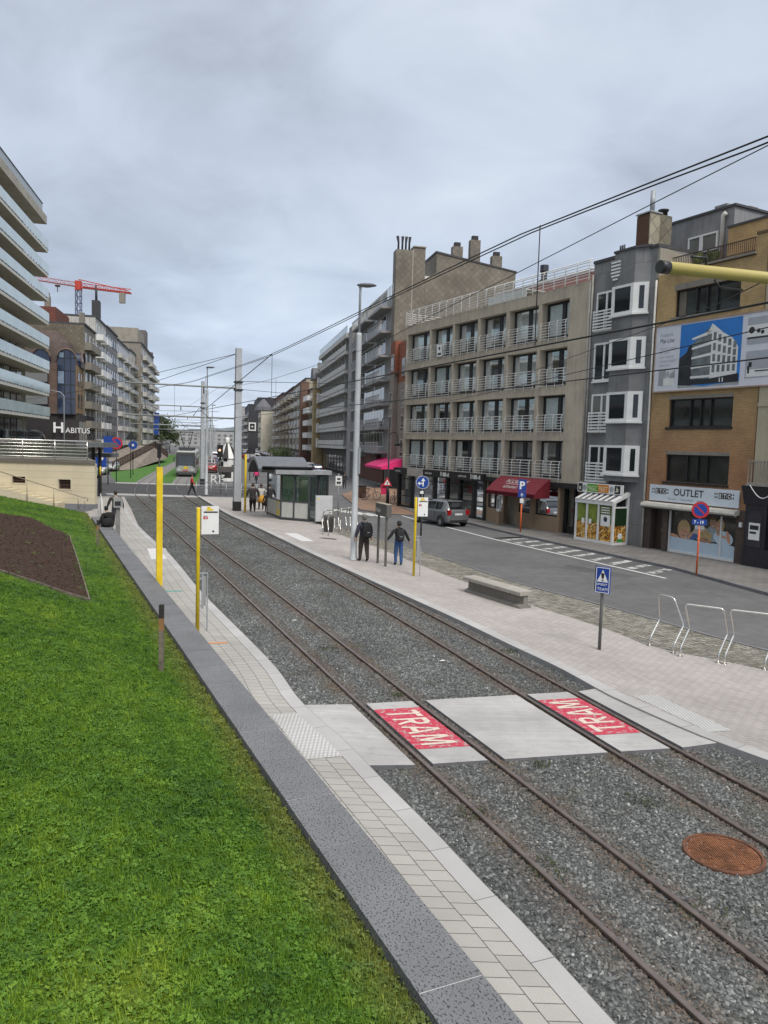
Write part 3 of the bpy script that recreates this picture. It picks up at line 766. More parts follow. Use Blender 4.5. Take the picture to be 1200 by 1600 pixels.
# ---- rails
RUST = plain('rusty_rail', (0.115, 0.078, 0.06), 0.75, 0.1, 0.35, 5); RTOP = plain('worn_rail_head', (0.20, 0.165, 0.15), 0.42, 0.6, 0.2, 4)
RAILS = []
def rail(L, label, y1=240.0):
    prof = [(-0.055, -0.15), (-0.055, -0.135), (-0.012, -0.11), (-0.012, -0.045), (-0.031, -0.035), (-0.031, -0.008), (-0.024, 0.0), (0.024, 0.0), (0.031, -0.008), (0.031, -0.035), (0.012, -0.045), (0.012, -0.11), (0.055, -0.135), (0.055, -0.15)]
    P = [p for p in L if p.y < y1]; vs = []; fs = []; mi = []; k = len(prof)
    for i, p in enumerate(P):
        t = (P[min(i + 1, len(P) - 1)] - P[max(i - 1, 0)]).normalized(); n = Vector((t.y, -t.x)); z0 = RZ
        for x, z in prof: vs.append((p.x + n.x * x, p.y + n.y * x, z + z0))
    for i in range(len(P) - 1):
        for j in range(k - 1):
            fs.append((i * k + j, i * k + j + 1, (i + 1) * k + j + 1, (i + 1) * k + j)); mi.append(1 if 5 <= j <= 7 else 0)
    o0 = Vector((P[0].x, P[0].y, 0))
    me = bpy.data.meshes.new('tram_rail'); me.from_pydata([Vector(v) - o0 for v in vs], [], fs); me.polygons.foreach_set('material_index', mi)
    me.materials.append(RUST); me.materials.append(RTOP); me.update()
    o = bpy.data.objects.new('tram_rail', me); COL.objects.link(o); o.location = o0
    RAILS.append(o); return tag(o, label, 'rail', 'tram rails in the ballast')
rail(railA, 'steel rail nearest the tiled left platform'); rail(railB, 'second brown steel rail from the tiled left platform')
rail(railC, 'third steel rail from the tiled left platform, second from the wide one'); rail(railD, 'steel rail nearest the wide right platform')
inst_nodes(stones, bl, 950, 150, 7, 42, 0.5, 1.25, 0.9, 21, rails=RAILS)
# ---- concrete foot crossing with TRAM boxes
T0, T1 = (-1.21, 13.02), (4.16, 14.42)
B0, B1 = (-0.11, 10.55), (5.32, 11.78)
def seg(L, off):
    return at_line(offset(L, off), T0, T1), at_line(offset(L, off), B0, B1)
eL = (Vector((-1.46, 12.95)), Vector((-0.33, 10.5))); eR = (Vector((4.42, 14.5)), Vector((5.55, 11.83)))
pieces = [(eL, seg(railA, -0.16)), (seg(railA, 0.1), seg(railB, -0.1)), (seg(railB, 0.16), seg(railC, -0.12)), (seg(railC, 0.1), seg(railD, -0.1)), (seg(railD, 0.12), eR)]
mb = MB()
for i, (p, q) in enumerate(pieces):
    zl = 0.197 if i == 0 else RZ - 0.004; zr = 0.197 if i == 4 else RZ - 0.004
    c = [(p[0], zl), (q[0], zr), (q[1], zr), (p[1], zl)]
    mb.face([(v.x, v.y, z) for v, z in c]); 
    for k in range(4):
        (v0, z0), (v1, z1) = c[k], c[(k + 1) % 4]
        mb.face([(v0.x, v0.y, z0), (v1.x, v1.y, z1), (v1.x, v1.y, -0.2), (v0.x, v0.y, -0.2)], 1)
tag(mb.build('foot_crossing', [CONC, CONCD]), kind='structure')
REDP = worn_paint('worn_red_paint', (0.47, 0.035, 0.07), (0.36, 0.30, 0.29), 0.565, 11)
LETT = worn_paint('cream_letter_paint', (0.62, 0.54, 0.46), (0.42, 0.2, 0.19), 0.60, 13)
def tram_box(cs, far_first, label):
    # cs: far-left, far-right, near-right, near-left corners on the slab
    P = [Vector((x, y)) for x, y in cs]
    mb = MB(); mb.face([(p.x, p.y, RZ + 0.0005) for p in P], 0)
    def uvp(u, v):               # u from far to near, v from left to right
        a_ = P[0].lerp(P[3], u); b_ = P[1].lerp(P[2], u); c = a_.lerp(b_, v); return (c.x, c.y, RZ + 0.0045)
    # block letters as painted strokes, in a cell 1 high; each letter is a list of polylines
    glyph = {'T': (0.86, [[(0.0, 0.91), (0.86, 0.91)], [(0.43, 0.82), (0.43, 0.0)]]), 'R': (0.78, [[(0.09, 0.0), (0.09, 1.0)], [(0.18, 0.91), (0.52, 0.91), (0.68, 0.8), (0.68, 0.62), (0.52, 0.5), (0.18, 0.5)], [(0.38, 0.42), (0.7, 0.0)]]),
             'A': (0.92, [[(0.07, 0.0), (0.43, 1.0)], [(0.85, 0.0), (0.49, 1.0)], [(0.26, 0.28), (0.66, 0.28)]]), 'M': (1.12, [[(0.09, 0.0), (0.16, 1.0)], [(1.03, 0.0), (0.96, 1.0)], [(0.24, 0.97), (0.56, 0.12)], [(0.88, 0.97), (0.56, 0.12)]])}
    tot = sum(glyph[c][0] for c in 'TRAM') + 3 * 0.2; x0 = 0.0; e = 0
    for c in 'TRAM':
        for pl in glyph[c][1]:
            for (xa, ya), (xb, yb) in zip(pl[:-1], pl[1:]):
                d = Vector((xb - xa, yb - ya)); d.normalize(); nn = Vector((-d.y, d.x)) * 0.085; e += 1
                ex = d * (0.03 if len(pl) > 2 else 0)
                q = [Vector((xa, ya)) - ex - nn, Vector((xb, yb)) + ex - nn, Vector((xb, yb)) + ex + nn, Vector((xa, ya)) - ex + nn]
                P_ = []
                for w_ in q:
                    u = 0.07 + 0.86 * (x0 + w_.x) / tot; v = 0.15 + 0.7 * min(1, max(0, w_.y))
                    if not far_first: u = 1 - u; v = 1 - v
                    X_, Y_, Z_ = uvp(u, v); P_.append((X_, Y_, Z_ + e * 0.00015))
                mb.face(P_, 1)
        x0 += glyph[c][0] + 0.2
    return tag(mb.build('tram_warning_box', [REDP, LETT]), label, 'road marking', 'red TRAM boxes on the crossing')
def inset(LA, LB, u0, u1):
    a0, a1 = seg(LA, 0.1); b0, b1 = seg(LB, -0.1)
    return [tuple(a0.lerp(a1, u0)), tuple(b0.lerp(b1, u0)), tuple(b0.lerp(b1, u1)), tuple(a0.lerp(a1, u1))]
tram_box(inset(railA, railB, 0.13, 0.80), True, 'worn red box lettered TRAM between the rails beside the tiled left platform')
tram_box(inset(railC, railD, 0.13, 0.76), False, 'worn red box lettered TRAM between the rails beside the wide right platform')
# ---- rusty manhole
MX, MY, MZ = 4.05, 8.55, 0.125
mh = thing('manhole', (MX, MY, 0.0), 'round rusty cast iron manhole cover lying in the ballast', 'manhole')
MH = plain('rust', (0.13, 0.055, 0.03), 0.85, 0.1, 0.5, 7, 0.5, 60)
mb = MB(); mb.lathe(MX, MY, [(0.45, 0.0), (0.45, MZ - 0.008), (0.443, MZ), (0.408, MZ), (0.403, MZ - 0.02)], 44, smooth=False); mb.build('frame', MH, mh)
mb = MB(); mb.lathe(MX, MY, [(0.395, 0.0), (0.395, MZ - 0.016)], 44, smooth=False)
for i in range(-14, 15):
    for j in range(-9, 10):
        x, y = i * 0.026, j * 0.04
        if x * x + y * y < 0.375 ** 2 and rnd.random() > 0.05: mb.box(MX + x - 0.008, MX + x + 0.008, MY + y - 0.016, MY + y + 0.016, MZ - 0.02, MZ - 0.003 + rnd.uniform(-0.003, 0.002))
mb.build('cover', plain('rust_light', (0.20, 0.085, 0.04), 0.8, 0.1, 0.55, 5, 0.5, 70), mh)
# ---- right-hand parking strip, kerb, sidewalk
KR = [(15.6, 15.0), (13.9, 21.5), (12.7, 26.2), (11.73, 30.55), (9.6, 35.4), (7.51, 40.4), (6.3, 43.6), (5.3, 46.6), (3.9, 49.6), (2.6, 50.6)]
FAC_O = Vector((12.5, 36.83)); FD = Vector((-math.sin(R(27.9)), math.cos(R(27.9)), 0)); FN = Vector((-FD.y, FD.x, 0))
FB = Fr(FAC_O, FD, FN)           # the near block: a away along the street, b toward the road
def fb2(a_, b_): v = FB(a_, b_, 0); return (v.x, v.y)
slab('right_sidewalk', KR + [fb2(24.2, 0.05), fb2(24.2, -1), fb2(-22, -1), fb2(-22, 0.5)], 0.0, 0.2, SIDEW, CONCD)
mb = MB()
for i in range(len(KR) - 1): mb.bar((*KR[i], 0.145), (*KR[i + 1], 0.145), 0.14, 0.13)
tag(mb.build('sidewalk_kerb', CONCD), kind='structure')
slab('brown_plaza', [(2.45, 50.75), (0.2, 51.7), (-1.7, 54.3), (-3.9, 70.0), (-2.2, 84.0), (1.4, 84.2), (30, 92), (30, 60), fb2(24.8, -1), fb2(24.25, 0.05)], 0.0, 0.185, BROWNP, CONCD)
mb = MB()
WLN = [(1.2, 51.2), (1.9, 49.0), (3.75, 44.4), (5.6, 39.4), (10.55, 28.3)]
for i in range(len(WLN) - 1): mb.bar((*WLN[i], 0.104), (*WLN[i + 1], 0.104), 0.13, 0.006)
mb.build('white_edge_line', MARK)['kind'] = 'structure'
mb = MB()
for i in range(13):              # worn hatching of the no-parking bay
    y0 = 29.2 + i * 1.05
    ln = Vector((10.55, 28.3)).lerp(Vector((5.6, 39.4)), (y0 - 28.3) / 11.1 if y0 < 39.4 else 1); 
    k = Vector(KR[3]).lerp(Vector(KR[5]), min(1, max(0, (y0 + 1.4 - 30.55) / 9.85)))
    mb.bar((ln.x + 0.2, ln.y + 0.2, 0.104), (k.x - 0.2, k.y, 0.104), 0.34, 0.006)
mb.build('hatched_bay_marking', WORN)['kind'] = 'structure'
mb = MB()
for p, q in (((-1.9, 41.6), (-0.75, 39.3)), ((-4.6, 48.6), (-3.2, 45.3))): mb.bar((*p, 0.104), (*q, 0.104), 0.12, 0.006)
for i in range(5):
    x0, y0 = -2.9 + i * 0.75, 52.3 - i * 0.75; mb.bar((x0, y0 + 0.3, 0.104), (x0 - 1.4, y0 + 3.0, 0.104), 0.42, 0.006)
mb.build('road_markings', MARK)['kind'] = 'structure'
# ---- the street that crosses the tracks, the grassed track beyond it
sheet('crossing_road', [(-60, 66.0), (-21.4, 64.6), (-15.6, 64.0), (-8, 66), (-8, 78.5), (-18.8, 78.9), (-26.6, 78.6), (-70, 82)], 0.104, ASPH2)
for y0, y1, x0, x1 in ((62.2, 64.3, -22.5, -14.9), (78.8, 81.0, -27.6, -18.6)):
    sheet('concrete_track_edge', [(x0, y0), (x1, y0), (x1 - 0.5, y1), (x0 - 0.9, y1)], 0.108, CONC)
GR2 = plain('track_lawn', (0.055, 0.15, 0.018), 0.95, var=0.3, scale=0.8)
yg = [81.2 + 4 * i for i in range(40)]
sheet('track_lawn', [(at_y(railA, y).x - 4.6 - 0.05 * (y - 81) - (0 if y > 100 else (y - 81) * 0.12 - 2.2), y) for y in yg] + [(at_y(railD, y).x + 1.2, y) for y in reversed(yg)], 0.108, GR2)
for mid in (midL, midR):
    P = [at_y(mid, y) for y in yg]
    strip_sheet('track_slab', offset(P, -1.0), offset(P, 1.0), 0.112, plain('track_concrete', (0.2, 0.195, 0.19), 0.9, scale=2))

for q in ([(7.6, 31.0), (9.6, 28.6), (9.0, 28.0), (7.0, 30.2)], [(0.4, 42.5), (1.6, 40.2), (1.1, 39.9), (-0.1, 42.1)]): sheet('asphalt_patch', q, 0.104, asphalt('patch_asphalt', (0.085, 0.085, 0.088)))
# ================================================================== THE NEAR BLOCK ON THE RIGHT
PICC = stained('hotel_render', (0.50, 0.435, 0.345), (0.12, 0.10, 0.08), 0.45)
FG0 = 0.2
def fpos(s, b=0): v = FB(s, b, 0); return (v.x, v.y, FG0)
# ---- five storey balcony building
pb = thing('apartment_building', fpos(14), 'beige concrete five storey block with recessed balconies and white railings above a red awning', 'building', 'buildings of the near right block')
S0, S1 = 4.3, 23.95
EDG = [(23.72, 20.62), (20.38, 17.62), (17.38, 14.68), (14.42, 11.68), (11.38, 8.66), (8.36, 6.06)]
FLO = [(3.15, 5.27), (5.74, 7.80), (8.28, 10.36), (10.88, 12.95)]
mb = MB(FB)
mb.box(S0, S1, -12, -0.55, FG0, 13.1)                       # back of the recesses
bands = [(2.98, 3.15), (5.27, 5.74), (7.80, 8.28), (10.36, 10.88), (12.95, 13.6)]
for z0, z1 in bands: mb.box(S0, S1, -0.55, 0.0, z0, z1)
mb.box(S0, EDG[5][1], -0.55, -0.003, 3.15, 12.95)
mb.box(S0, S0 + 0.2, -12, -0.55, 13.1, 13.6); mb.box(S0, S1, -12, -11.8, 13.1, 13.6); mb.box(S1 - 0.2, S1, -12, -0.55, 13.1, 13.6)
for i in range(6):
    a1 = EDG[i - 1][1] if i else S1
    for z0, z1 in FLO: mb.box(EDG[i][0], a1, -0.55, -0.004, z0, z1)
mb.build('wall', PICC, pb)
def bay_window(e0, e1, z0, z1):
    w0, w1 = e1 + 0.02, e0 - 0.02
    m = MB(FB); o = -0.46
    for a0, a1, c0, c1 in ((w0, w1, z0, z0 + 0.22), (w0, w1, z1 - 0.1, z1 - 0.01), (w0, w0 + 0.12, z0 + 0.22, z1 - 0.1), (w1 - 0.12, w1, z0 + 0.22, z1 - 0.1)):
        m.box(a0, a1, o - 0.04, o + 0.05, c0, c1)
    mid = w0 + (w1 - w0) * rnd.choice((0.38, 0.42, 0.45)); m.box(mid - 0.14, mid + 0.14, o - 0.04, o + 0.06, z0 + 0.22, z1 - 0.1)
    f = m.build('window', DARK, pb)
    g = MB(FB); g.face([(w0 + 0.12, o, z0 + 0.22), (w1 - 0.12, o, z0 + 0.22), (w1 - 0.12, o, z1 - 0.1), (w0 + 0.12, o, z1 - 0.1)]); g.build('pane', GLASS, f)
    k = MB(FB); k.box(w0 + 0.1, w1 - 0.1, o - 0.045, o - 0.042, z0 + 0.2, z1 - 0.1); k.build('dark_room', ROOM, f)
    # curtains as pleated sheets just behind the pane
    spans = []
    u = rnd.random()
    L_, R_ = (mid + 0.16, w1 - 0.14), (w0 + 0.14, mid - 0.16)
    if u < 0.62: spans = [L_, R_]
    elif u < 0.8: spans = [(L_[1] - (L_[1] - L_[0]) * 0.45, L_[1]), R_]
    elif u < 0.93: spans = [(L_[1] - (L_[1] - L_[0]) * 0.3, L_[1])]
    for q0, q1 in spans:
        c = MB(FB); n = max(6, int((q1 - q0) / 0.07))
        for i in range(n):
            a0 = q0 + (q1 - q0) * i / n; a1 = q0 + (q1 - q0) * (i + 1) / n
            d0 = -0.012 - 0.014 * (i % 2); d1 = -0.012 - 0.014 * ((i + 1) % 2)
            c.face([(a0, o + d0, z0 + 0.24), (a1, o + d1, z0 + 0.24), (a1, o + d1, z1 - 0.12), (a0, o + d0, z1 - 0.12)])
        c.build('curtain', CURT, f)
def bay_rail(e0, e1, z):
    m = MB(FB); a0, a1 = e1 + 0.04, e0 + 0.1; top = z + 0.97
    n = 4
    for i in range(n):
        a = a0 + 0.12 + (a1 - a0 - 0.3) * i / (n - 1)
        m.tube([(a, 0.03, z - 0.2), (a, 0.07, z - 0.15), (a, 0.07, top - 0.12), (a, 0.0, top), (a, -0.12, top)], 0.021, 6)
    for k in range(6): m.bar((a0, 0.07, z + 0.03 + k * 0.155), (a1, 0.07, z + 0.03 + k * 0.155), 0.022, 0.034)
    m.tube([(a0, -0.1, top), (a1, -0.1, top)], 0.026, 6)
    return m.build('balcony_railing', RAILW, pb)
for z0, z1 in FLO:
    for e0, e1 in EDG: bay_window(e0, e1, z0, z1); bay_rail(e0, e1, z0)
ts = thing('sale_board', (*FB(19.0, 0.1, 0).xy, 11.0), 'small white notice board hung on a top floor balcony railing', 'notice')
m = MB(FB); m.box(18.75, 19.35, 0.10, 0.115, 10.95, 11.75); m.build('board', SIGNW, ts); m = MB(FB); m.box(18.83, 19.27, 0.115, 0.118, 11.05, 11.2); m.disc(FB(19.05, 0.118, 11.5), FB.d, Vector((0, 0, 1)), 0.12, 12); m.build('print', DARK, ts)
def roof_rail(parent, a0, a1, z, n):
    m = MB(FB)
    for i in range(n):
        a = a0 + (a1 - a0) * i / (n - 1)
        m.tube([(a, 0.04, z - 0.12), (a, 0.09, z), (a, 0.09, z + 0.85), (a, 0.02, z + 1.03), (a, -0.14, z + 1.08)], 0.028, 6)
    for k in range(6): m.bar((a0, 0.09, z + 0.12 + k * 0.155), (a1, 0.09, z + 0.12 + k * 0.155), 0.024, 0.036)
    m.tube([(a0, -0.14, z + 1.09), (a1, -0.14, z + 1.09)], 0.03, 6)
    m.tube([(a0, 0.02, z + 1.03), (a1, 0.02, z + 1.03)], 0.024, 6)
    for k in range(6):
        for aa in (a0, a1): m.bar((aa, 0.09, z + 0.12 + k * 0.155), (aa, -4, z + 0.12 + k * 0.155), 0.024, 0.036)
    return m.build('roof_railing', RAILW, parent)
roof_rail(pb, 4.55, 23.9, 13.62, 22)
mb = MB(FB); mb.prism([(-3.0, 13.6), (-2.2, 13.6), (-2.2, 14.2), (-3.2, 15.1), (-10, 15.1), (-10, 13.6)], 4.6, 17.0, 0, 'a'); mb.build('tiled_attic', plain('dark_red_tiles', (0.12, 0.045, 0.035), 0.8, var=0.3), pb)
mb = MB(FB)
mb.tube([(4.6, -3.0, 15.15), (17.0, -3.0, 15.15)], 0.06, 6); mb.build('gutter', RAILW, pb)
mb = MB(FB); mb.box(10.4, 14.2, -2.0, -0.4, 14.15, 14.19); mb.prism([(10.4, 13.62), (14.2, 13.62), (14.2, 14.15), (10.4, 14.15)], -0.44, -0.4, 0, 'b'); mb.build('terrace_screen', plain('frosted_screen', (0.55, 0.6, 0.6), 0.4), pb)
mb = MB(FB); mb.lathe(14.5, -5, [(0.38, 15.1), (0.38, 15.9), (0.2, 15.95), (0.2, 16.4), (0.28, 16.5), (0.28, 16.9)], 8, smooth=False); mb.build('chimney', plain('dark_metal', (0.03, 0.035, 0.05), 0.5), pb)
mb = MB(FB); mb.box(5.2, 5.8, -3.2, -2.8, 15.1, 15.5)
for q in (5.3, 5.45, 5.6): mb.tube([(q, -3, 15.5), (q, -3, 16.0)], 0.05, 6)
mb.build('chimney', MATS['dark_metal'], pb)
mb = MB(FB); mb.tube([(4.42, 0.06, 3.2), (4.42, 0.06, 13.5)], 0.055, 8); mb.build('downpipe', plain('zinc_pipe', (0.36, 0.34, 0.31), 0.6), pb)
# ---- ground floor
TANW = stained('tan_shop_wall', (0.33, 0.235, 0.155), (0.15, 0.11, 0.08), 0.35)
BLK = plain('black_shop_front', (0.017, 0.017, 0.017), 0.45, var=0.25)
mb = MB(FB); mb.box(S0, 13.1, -0.12, 0.16, 2.70, 2.97); mb.box(13.1, 24.7, -0.12, 0.34, 2.66, 3.13); mb.box(24.35, 24.7, -5, -0.12, 2.66, 3.13); mb.build('black_fascia', BLK, pb)
for lo, hi in (((6.1, 8.2), ((6.1, 6.25),)), ((8.2, 8.55), ((8.2, 8.55),)), ((8.55, 9.9), ((9.75, 9.9),)), ((11.15, 13.08), ((11.15, 11.3), (12.9, 13.08)))):
    mb = MB(FB); o_ = 0.08 if lo[0] == 8.2 else 0.0
    mb.box(lo[0] + 0.001, lo[1] - 0.001, -0.3, o_, FG0, 1.05)
    for a0, a1 in hi: mb.box(a0 + 0.001, a1 - 0.001, -0.3, o_, 1.05, 2.7)
    mb.build('shop_wall', TANW, pb)
for a0, a1 in ((6.25, 8.2), (8.55, 9.75), (11.3, 12.1), (12.2, 12.9)):
    mb = MB(FB)
    for k in ((a0, a0 + 0.07, 1.05, 2.6), (a1 - 0.07, a1, 1.05, 2.6), (a0 + 0.07, a1 - 0.07, 1.05, 1.13), (a0 + 0.07, a1 - 0.07, 2.5, 2.6)): mb.box(k[0], k[1], -0.2, -0.1, k[2], k[3])
    rw = mb.build('window', DARK, pb)
    mb = MB(FB); mb.face([(a0, -0.15, 1.05), (a1, -0.15, 1.05), (a1, -0.15, 2.6), (a0, -0.15, 2.6)]); mb.build('pane', SHOPG, rw)
for k in range(7):
    a = 6.5 + k * 0.26; mb = MB(FB); mb.lathe(a, -0.5, [(0.03, 1.06), (0.09, 1.12), (0.1, 1.28), (0.02, 1.4)], 8); mb.build('display_bowl', plain('crockery', (0.5, 0.48, 0.44), 0.5), pb)
mb = MB(FB)
for a0, a1 in ((4.6, 4.72), (5.25, 5.35), (5.95, 6.1)): mb.box(a0, a1, -0.5, -0.35, FG0, 2.7)
mb.box(4.72, 5.25, -0.47, -0.41, FG0, 0.6); mb.box(5.35, 5.95, -0.47, -0.41, FG0, 0.6)
dr = mb.build('door', BLK, pb)
mb = MB(FB); mb.face([(4.72, -0.44, 0.6), (5.95, -0.44, 0.6), (5.95, -0.44, 2.6), (4.72, -0.44, 2.6)]); mb.build('pane', SHOPG, dr)
mb = MB(FB); mb.box(9.9, 10.5, -0.9, -0.82, FG0, 2.5); mb.box(10.55, 11.15, -0.9, -0.82, FG0, 2.5); d2 = mb.build('door', plain('brown_door', (0.11, 0.06, 0.035), 0.5), pb)
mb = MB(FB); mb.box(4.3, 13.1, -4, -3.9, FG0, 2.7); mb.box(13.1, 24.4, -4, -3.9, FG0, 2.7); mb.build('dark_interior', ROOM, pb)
# dark glazed shop with black posts
mb = MB(FB)
posts = [13.1, 14.35, 16.0, 17.6, 19.2, 21.0, 22.4, 24.4]
for i, p in enumerate(posts): mb.box(p - 0.12, p + 0.12, -0.16, 0.1, FG0, 2.66)
for i in range(7):
    mb.box(posts[i] + 0.12, posts[i + 1] - 0.12, -0.12, 0.04, FG0, FG0 + 0.14); mb.box(posts[i] + 0.12, posts[i + 1] - 0.12, -0.12, 0.04, 2.3, 2.36)
    if i in (0, 4, 6): mb.box(posts[i] + 0.12, posts[i + 1] - 0.12, -0.1, 0.02, 1.02, 1.08)
for b in (-1.4, -2.8): mb.box(24.3, 24.5, b - 0.1, b + 0.1, FG0, 2.66)
sf = mb.build('shop_front', BLK, pb)
mb = MB(FB)
for i in range(7): mb.face([(posts[i] + 0.12, -0.03, FG0 + 0.14), (posts[i + 1] - 0.12, -0.03, FG0 + 0.14), (posts[i + 1] - 0.12, -0.03, 2.66), (posts[i] + 0.12, -0.03, 2.66)])
mb.face([(24.42, -0.1, FG0 + 0.1), (24.42, -3.9, FG0 + 0.1), (24.42, -3.9, 2.66), (24.42, -0.1, 2.66)]); mb.build('pane', SHOPG, sf)
for a0, a1, z1 in ((22.6, 24.2, 1.5), (19.4, 20.8, 1.45), (17.8, 19.0, 1.2), (16.2, 17.4, 1.3)): mb = MB(FB); mb.box(a0, a1, -0.5, -0.42, 0.34, z1); mb.build('window_poster', plain('pale_poster', (0.34, 0.35, 0.33), 0.7, var=0.35, scale=4), sf)
mb = MB(FB); mb.box(13.2, 14.3, -0.4, -0.3, 0.3, 0.9); mb.build('notice_board', TANW, sf)
def onfacade(s_left, z, b): return lambda x, y: FB(s_left - x, b, z + y)
ft = MB(FB); ft.text('ambrosia', onfacade(24.45, 2.84, 0.345), 0.2, 0, 0.2, 0.004, sx=1.1)
ft.text('ambrosia', onfacade(20.05, 2.84, 0.345), 0.22, 0, 0.2, 0.004, sx=1.1); ft.text('ambrosia', onfacade(15.8, 2.84, 0.345), 0.22, 0, 0.2, 0.004, sx=1.2)
for s in (18.0, 14.35):
    for k, (w_, h_) in enumerate([(0.1, 0.3), (0.08, 0.28), (0.42, 0.27), (0.1, 0.16), (0.12, 0.26)]):
        a = s - [0, 0.17, 0.33, 0.82, 0.96][k]; ft.box(a - w_, a, 0.342, 0.346, 2.77 + 0.02 * (k % 2), 2.77 + h_)
fo = ft.build('fascia_lettering', plain('sign_lettering', (0.6, 0.6, 0.58), 0.5, var=0.1), pb)
mb = MB(FB); mb.box(20.35, 22.6, 0.342, 0.36, 2.6, 3.16); mb.build('blank_sign_panel', plain('grey_panel', (0.36, 0.34, 0.32), 0.7), pb)
# burgundy awning
AW = plain('burgundy_awning', (0.165, 0.011, 0.022), 0.7, var=0.14, scale=5)
aw = thing('awning', (*FB(9.3, 0.3, 0).xy, 2.0), 'burgundy fabric awning lettered in white over the restaurant windows', 'awning')
mb = MB(FB)
n = 10; prof = [(0.17, 3.12), (0.5, 2.93), (0.9, 2.62), (1.25, 2.27), (1.25, 2.06)]
for i in range(len(prof) - 1):
    (b0, z0), (b1, z1) = prof[i], prof[i + 1]
    sh = lambda b: 0.75 * max(0, (0.9 - b)) * 0
    mb.face([(6.75, b0, z0), (11.3, b0, z0), (11.3, b1, z1), (6.75, b1, z1)])
    mb.face([(6.75, b0, z0 - 0.01), (11.3, b0, z0 - 0.01), (11.3, b1, z1 - 0.01), (6.75, b1, z1 - 0.01)])
for a in (6.75, 11.3): mb.face([(a, b, z) for b, z in prof] + [(a, 0.17, 2.06)])
mb.build('canopy', AW, aw)
def aw_pt(s_left, d0):           # on the sloping cloth, d from the lower edge upward
    P = [Vector((b, z)) for b, z in prof[:4]][::-1]
    def fn(x, y):
        d = d0 + y; i = 0
        while i < 2 and d > (P[i + 1] - P[i]).length: d -= (P[i + 1] - P[i]).length; i += 1
        q = P[i] + (P[i + 1] - P[i]).normalized() * d; return FB(s_left - x, q.x + 0.012, q.y + 0.012)
    return fn
mb = MB(FB); mb.text('PICCADILLY', aw_pt(10.15, 0.75), 0.40, 0, 0.28, 0.006, sx=0.92); mb.text('RESTAURANT', aw_pt(9.95, 0.3), 0.25, 0, 0.25, 0.004, sx=0.86)
f = aw_pt(9.95, 0.63)
mb.face([f(0, 0), f(1.5, 0), f(1.5, 0.035), f(0, 0.035)], world=True)
mb.build('lettering', plain('awning_lettering', (0.62, 0.58, 0.56), 0.6, var=0.08), aw)
mb = MB(FB)
for a in (6.78, 9.0, 11.27): mb.bar((a, 0.0, 2.5), (a, 1.2, 2.12), 0.03)
mb.build('awning_arm', RAILW, aw)
# menu box and post of the restaurant
mp_ = thing('menu_case', (*FB(10.9, 0.75, 0).xy, FG0), 'white menu case on a tan post before the restaurant porch', 'menu case')
mb = MB(FB); mb.box(10.6, 10.95, 0.5, 0.75, FG0, 1.0); mb.build('post', TANW, mp_); mb = MB(FB); mb.box(10.62, 10.93, 0.56, 0.7, 1.0, 1.9); mb.build('case', SIGNW, mp_)
mb = MB(FB); mb.box(10.67, 10.88, 0.702, 0.706, 1.15, 1.75); mb.build('menu', plain('menu_sheet', (0.3, 0.3, 0.29), 0.6, var=0.4, scale=12), mp_)
mb = MB(FB); mb.box(6.75, 6.95, 0.05, 0.12, 1.15, 1.6)
# ---- grey narrow house
gb = thing('narrow_house', fpos(2.1), 'narrow grey rendered house with white bay windows and a brown chimney', 'building', 'buildings of the near right block')
GREYW = bricks('grey_panels', (0.225, 0.225, 0.228), (0.19, 0.19, 0.193), (0.105, 0.105, 0.11), 0.75, 1.25, 0.009, blot=0.35, bmp=0.2)
mb = MB(FB); mb.box(0.0, 4.28, -10, 0.0, FG0, 14.35)
mb.prism([(2.42, -0.01), (2.42, 0.4), (1.05, 0.4), (0.42, -0.01)], 3.3, 14.45)
mb.build('wall', GREYW, gb)
mb = MB(FB); mb.box(-0.02, 4.3, -10, 0.06, 14.35, 14.5); mb.prism([(2.46, 0.06), (2.46, 0.46), (1.02, 0.46), (0.34, 0.06)], 14.45, 14.56); mb.build('roof', plain('roof_edge', (0.06, 0.06, 0.065), 0.7), gb)
WF_ = [(3.19, 3.66, 5.07), (5.76, 6.24, 7.68), (8.33, 8.83, 10.27), (10.9, 11.42, 12.83)]
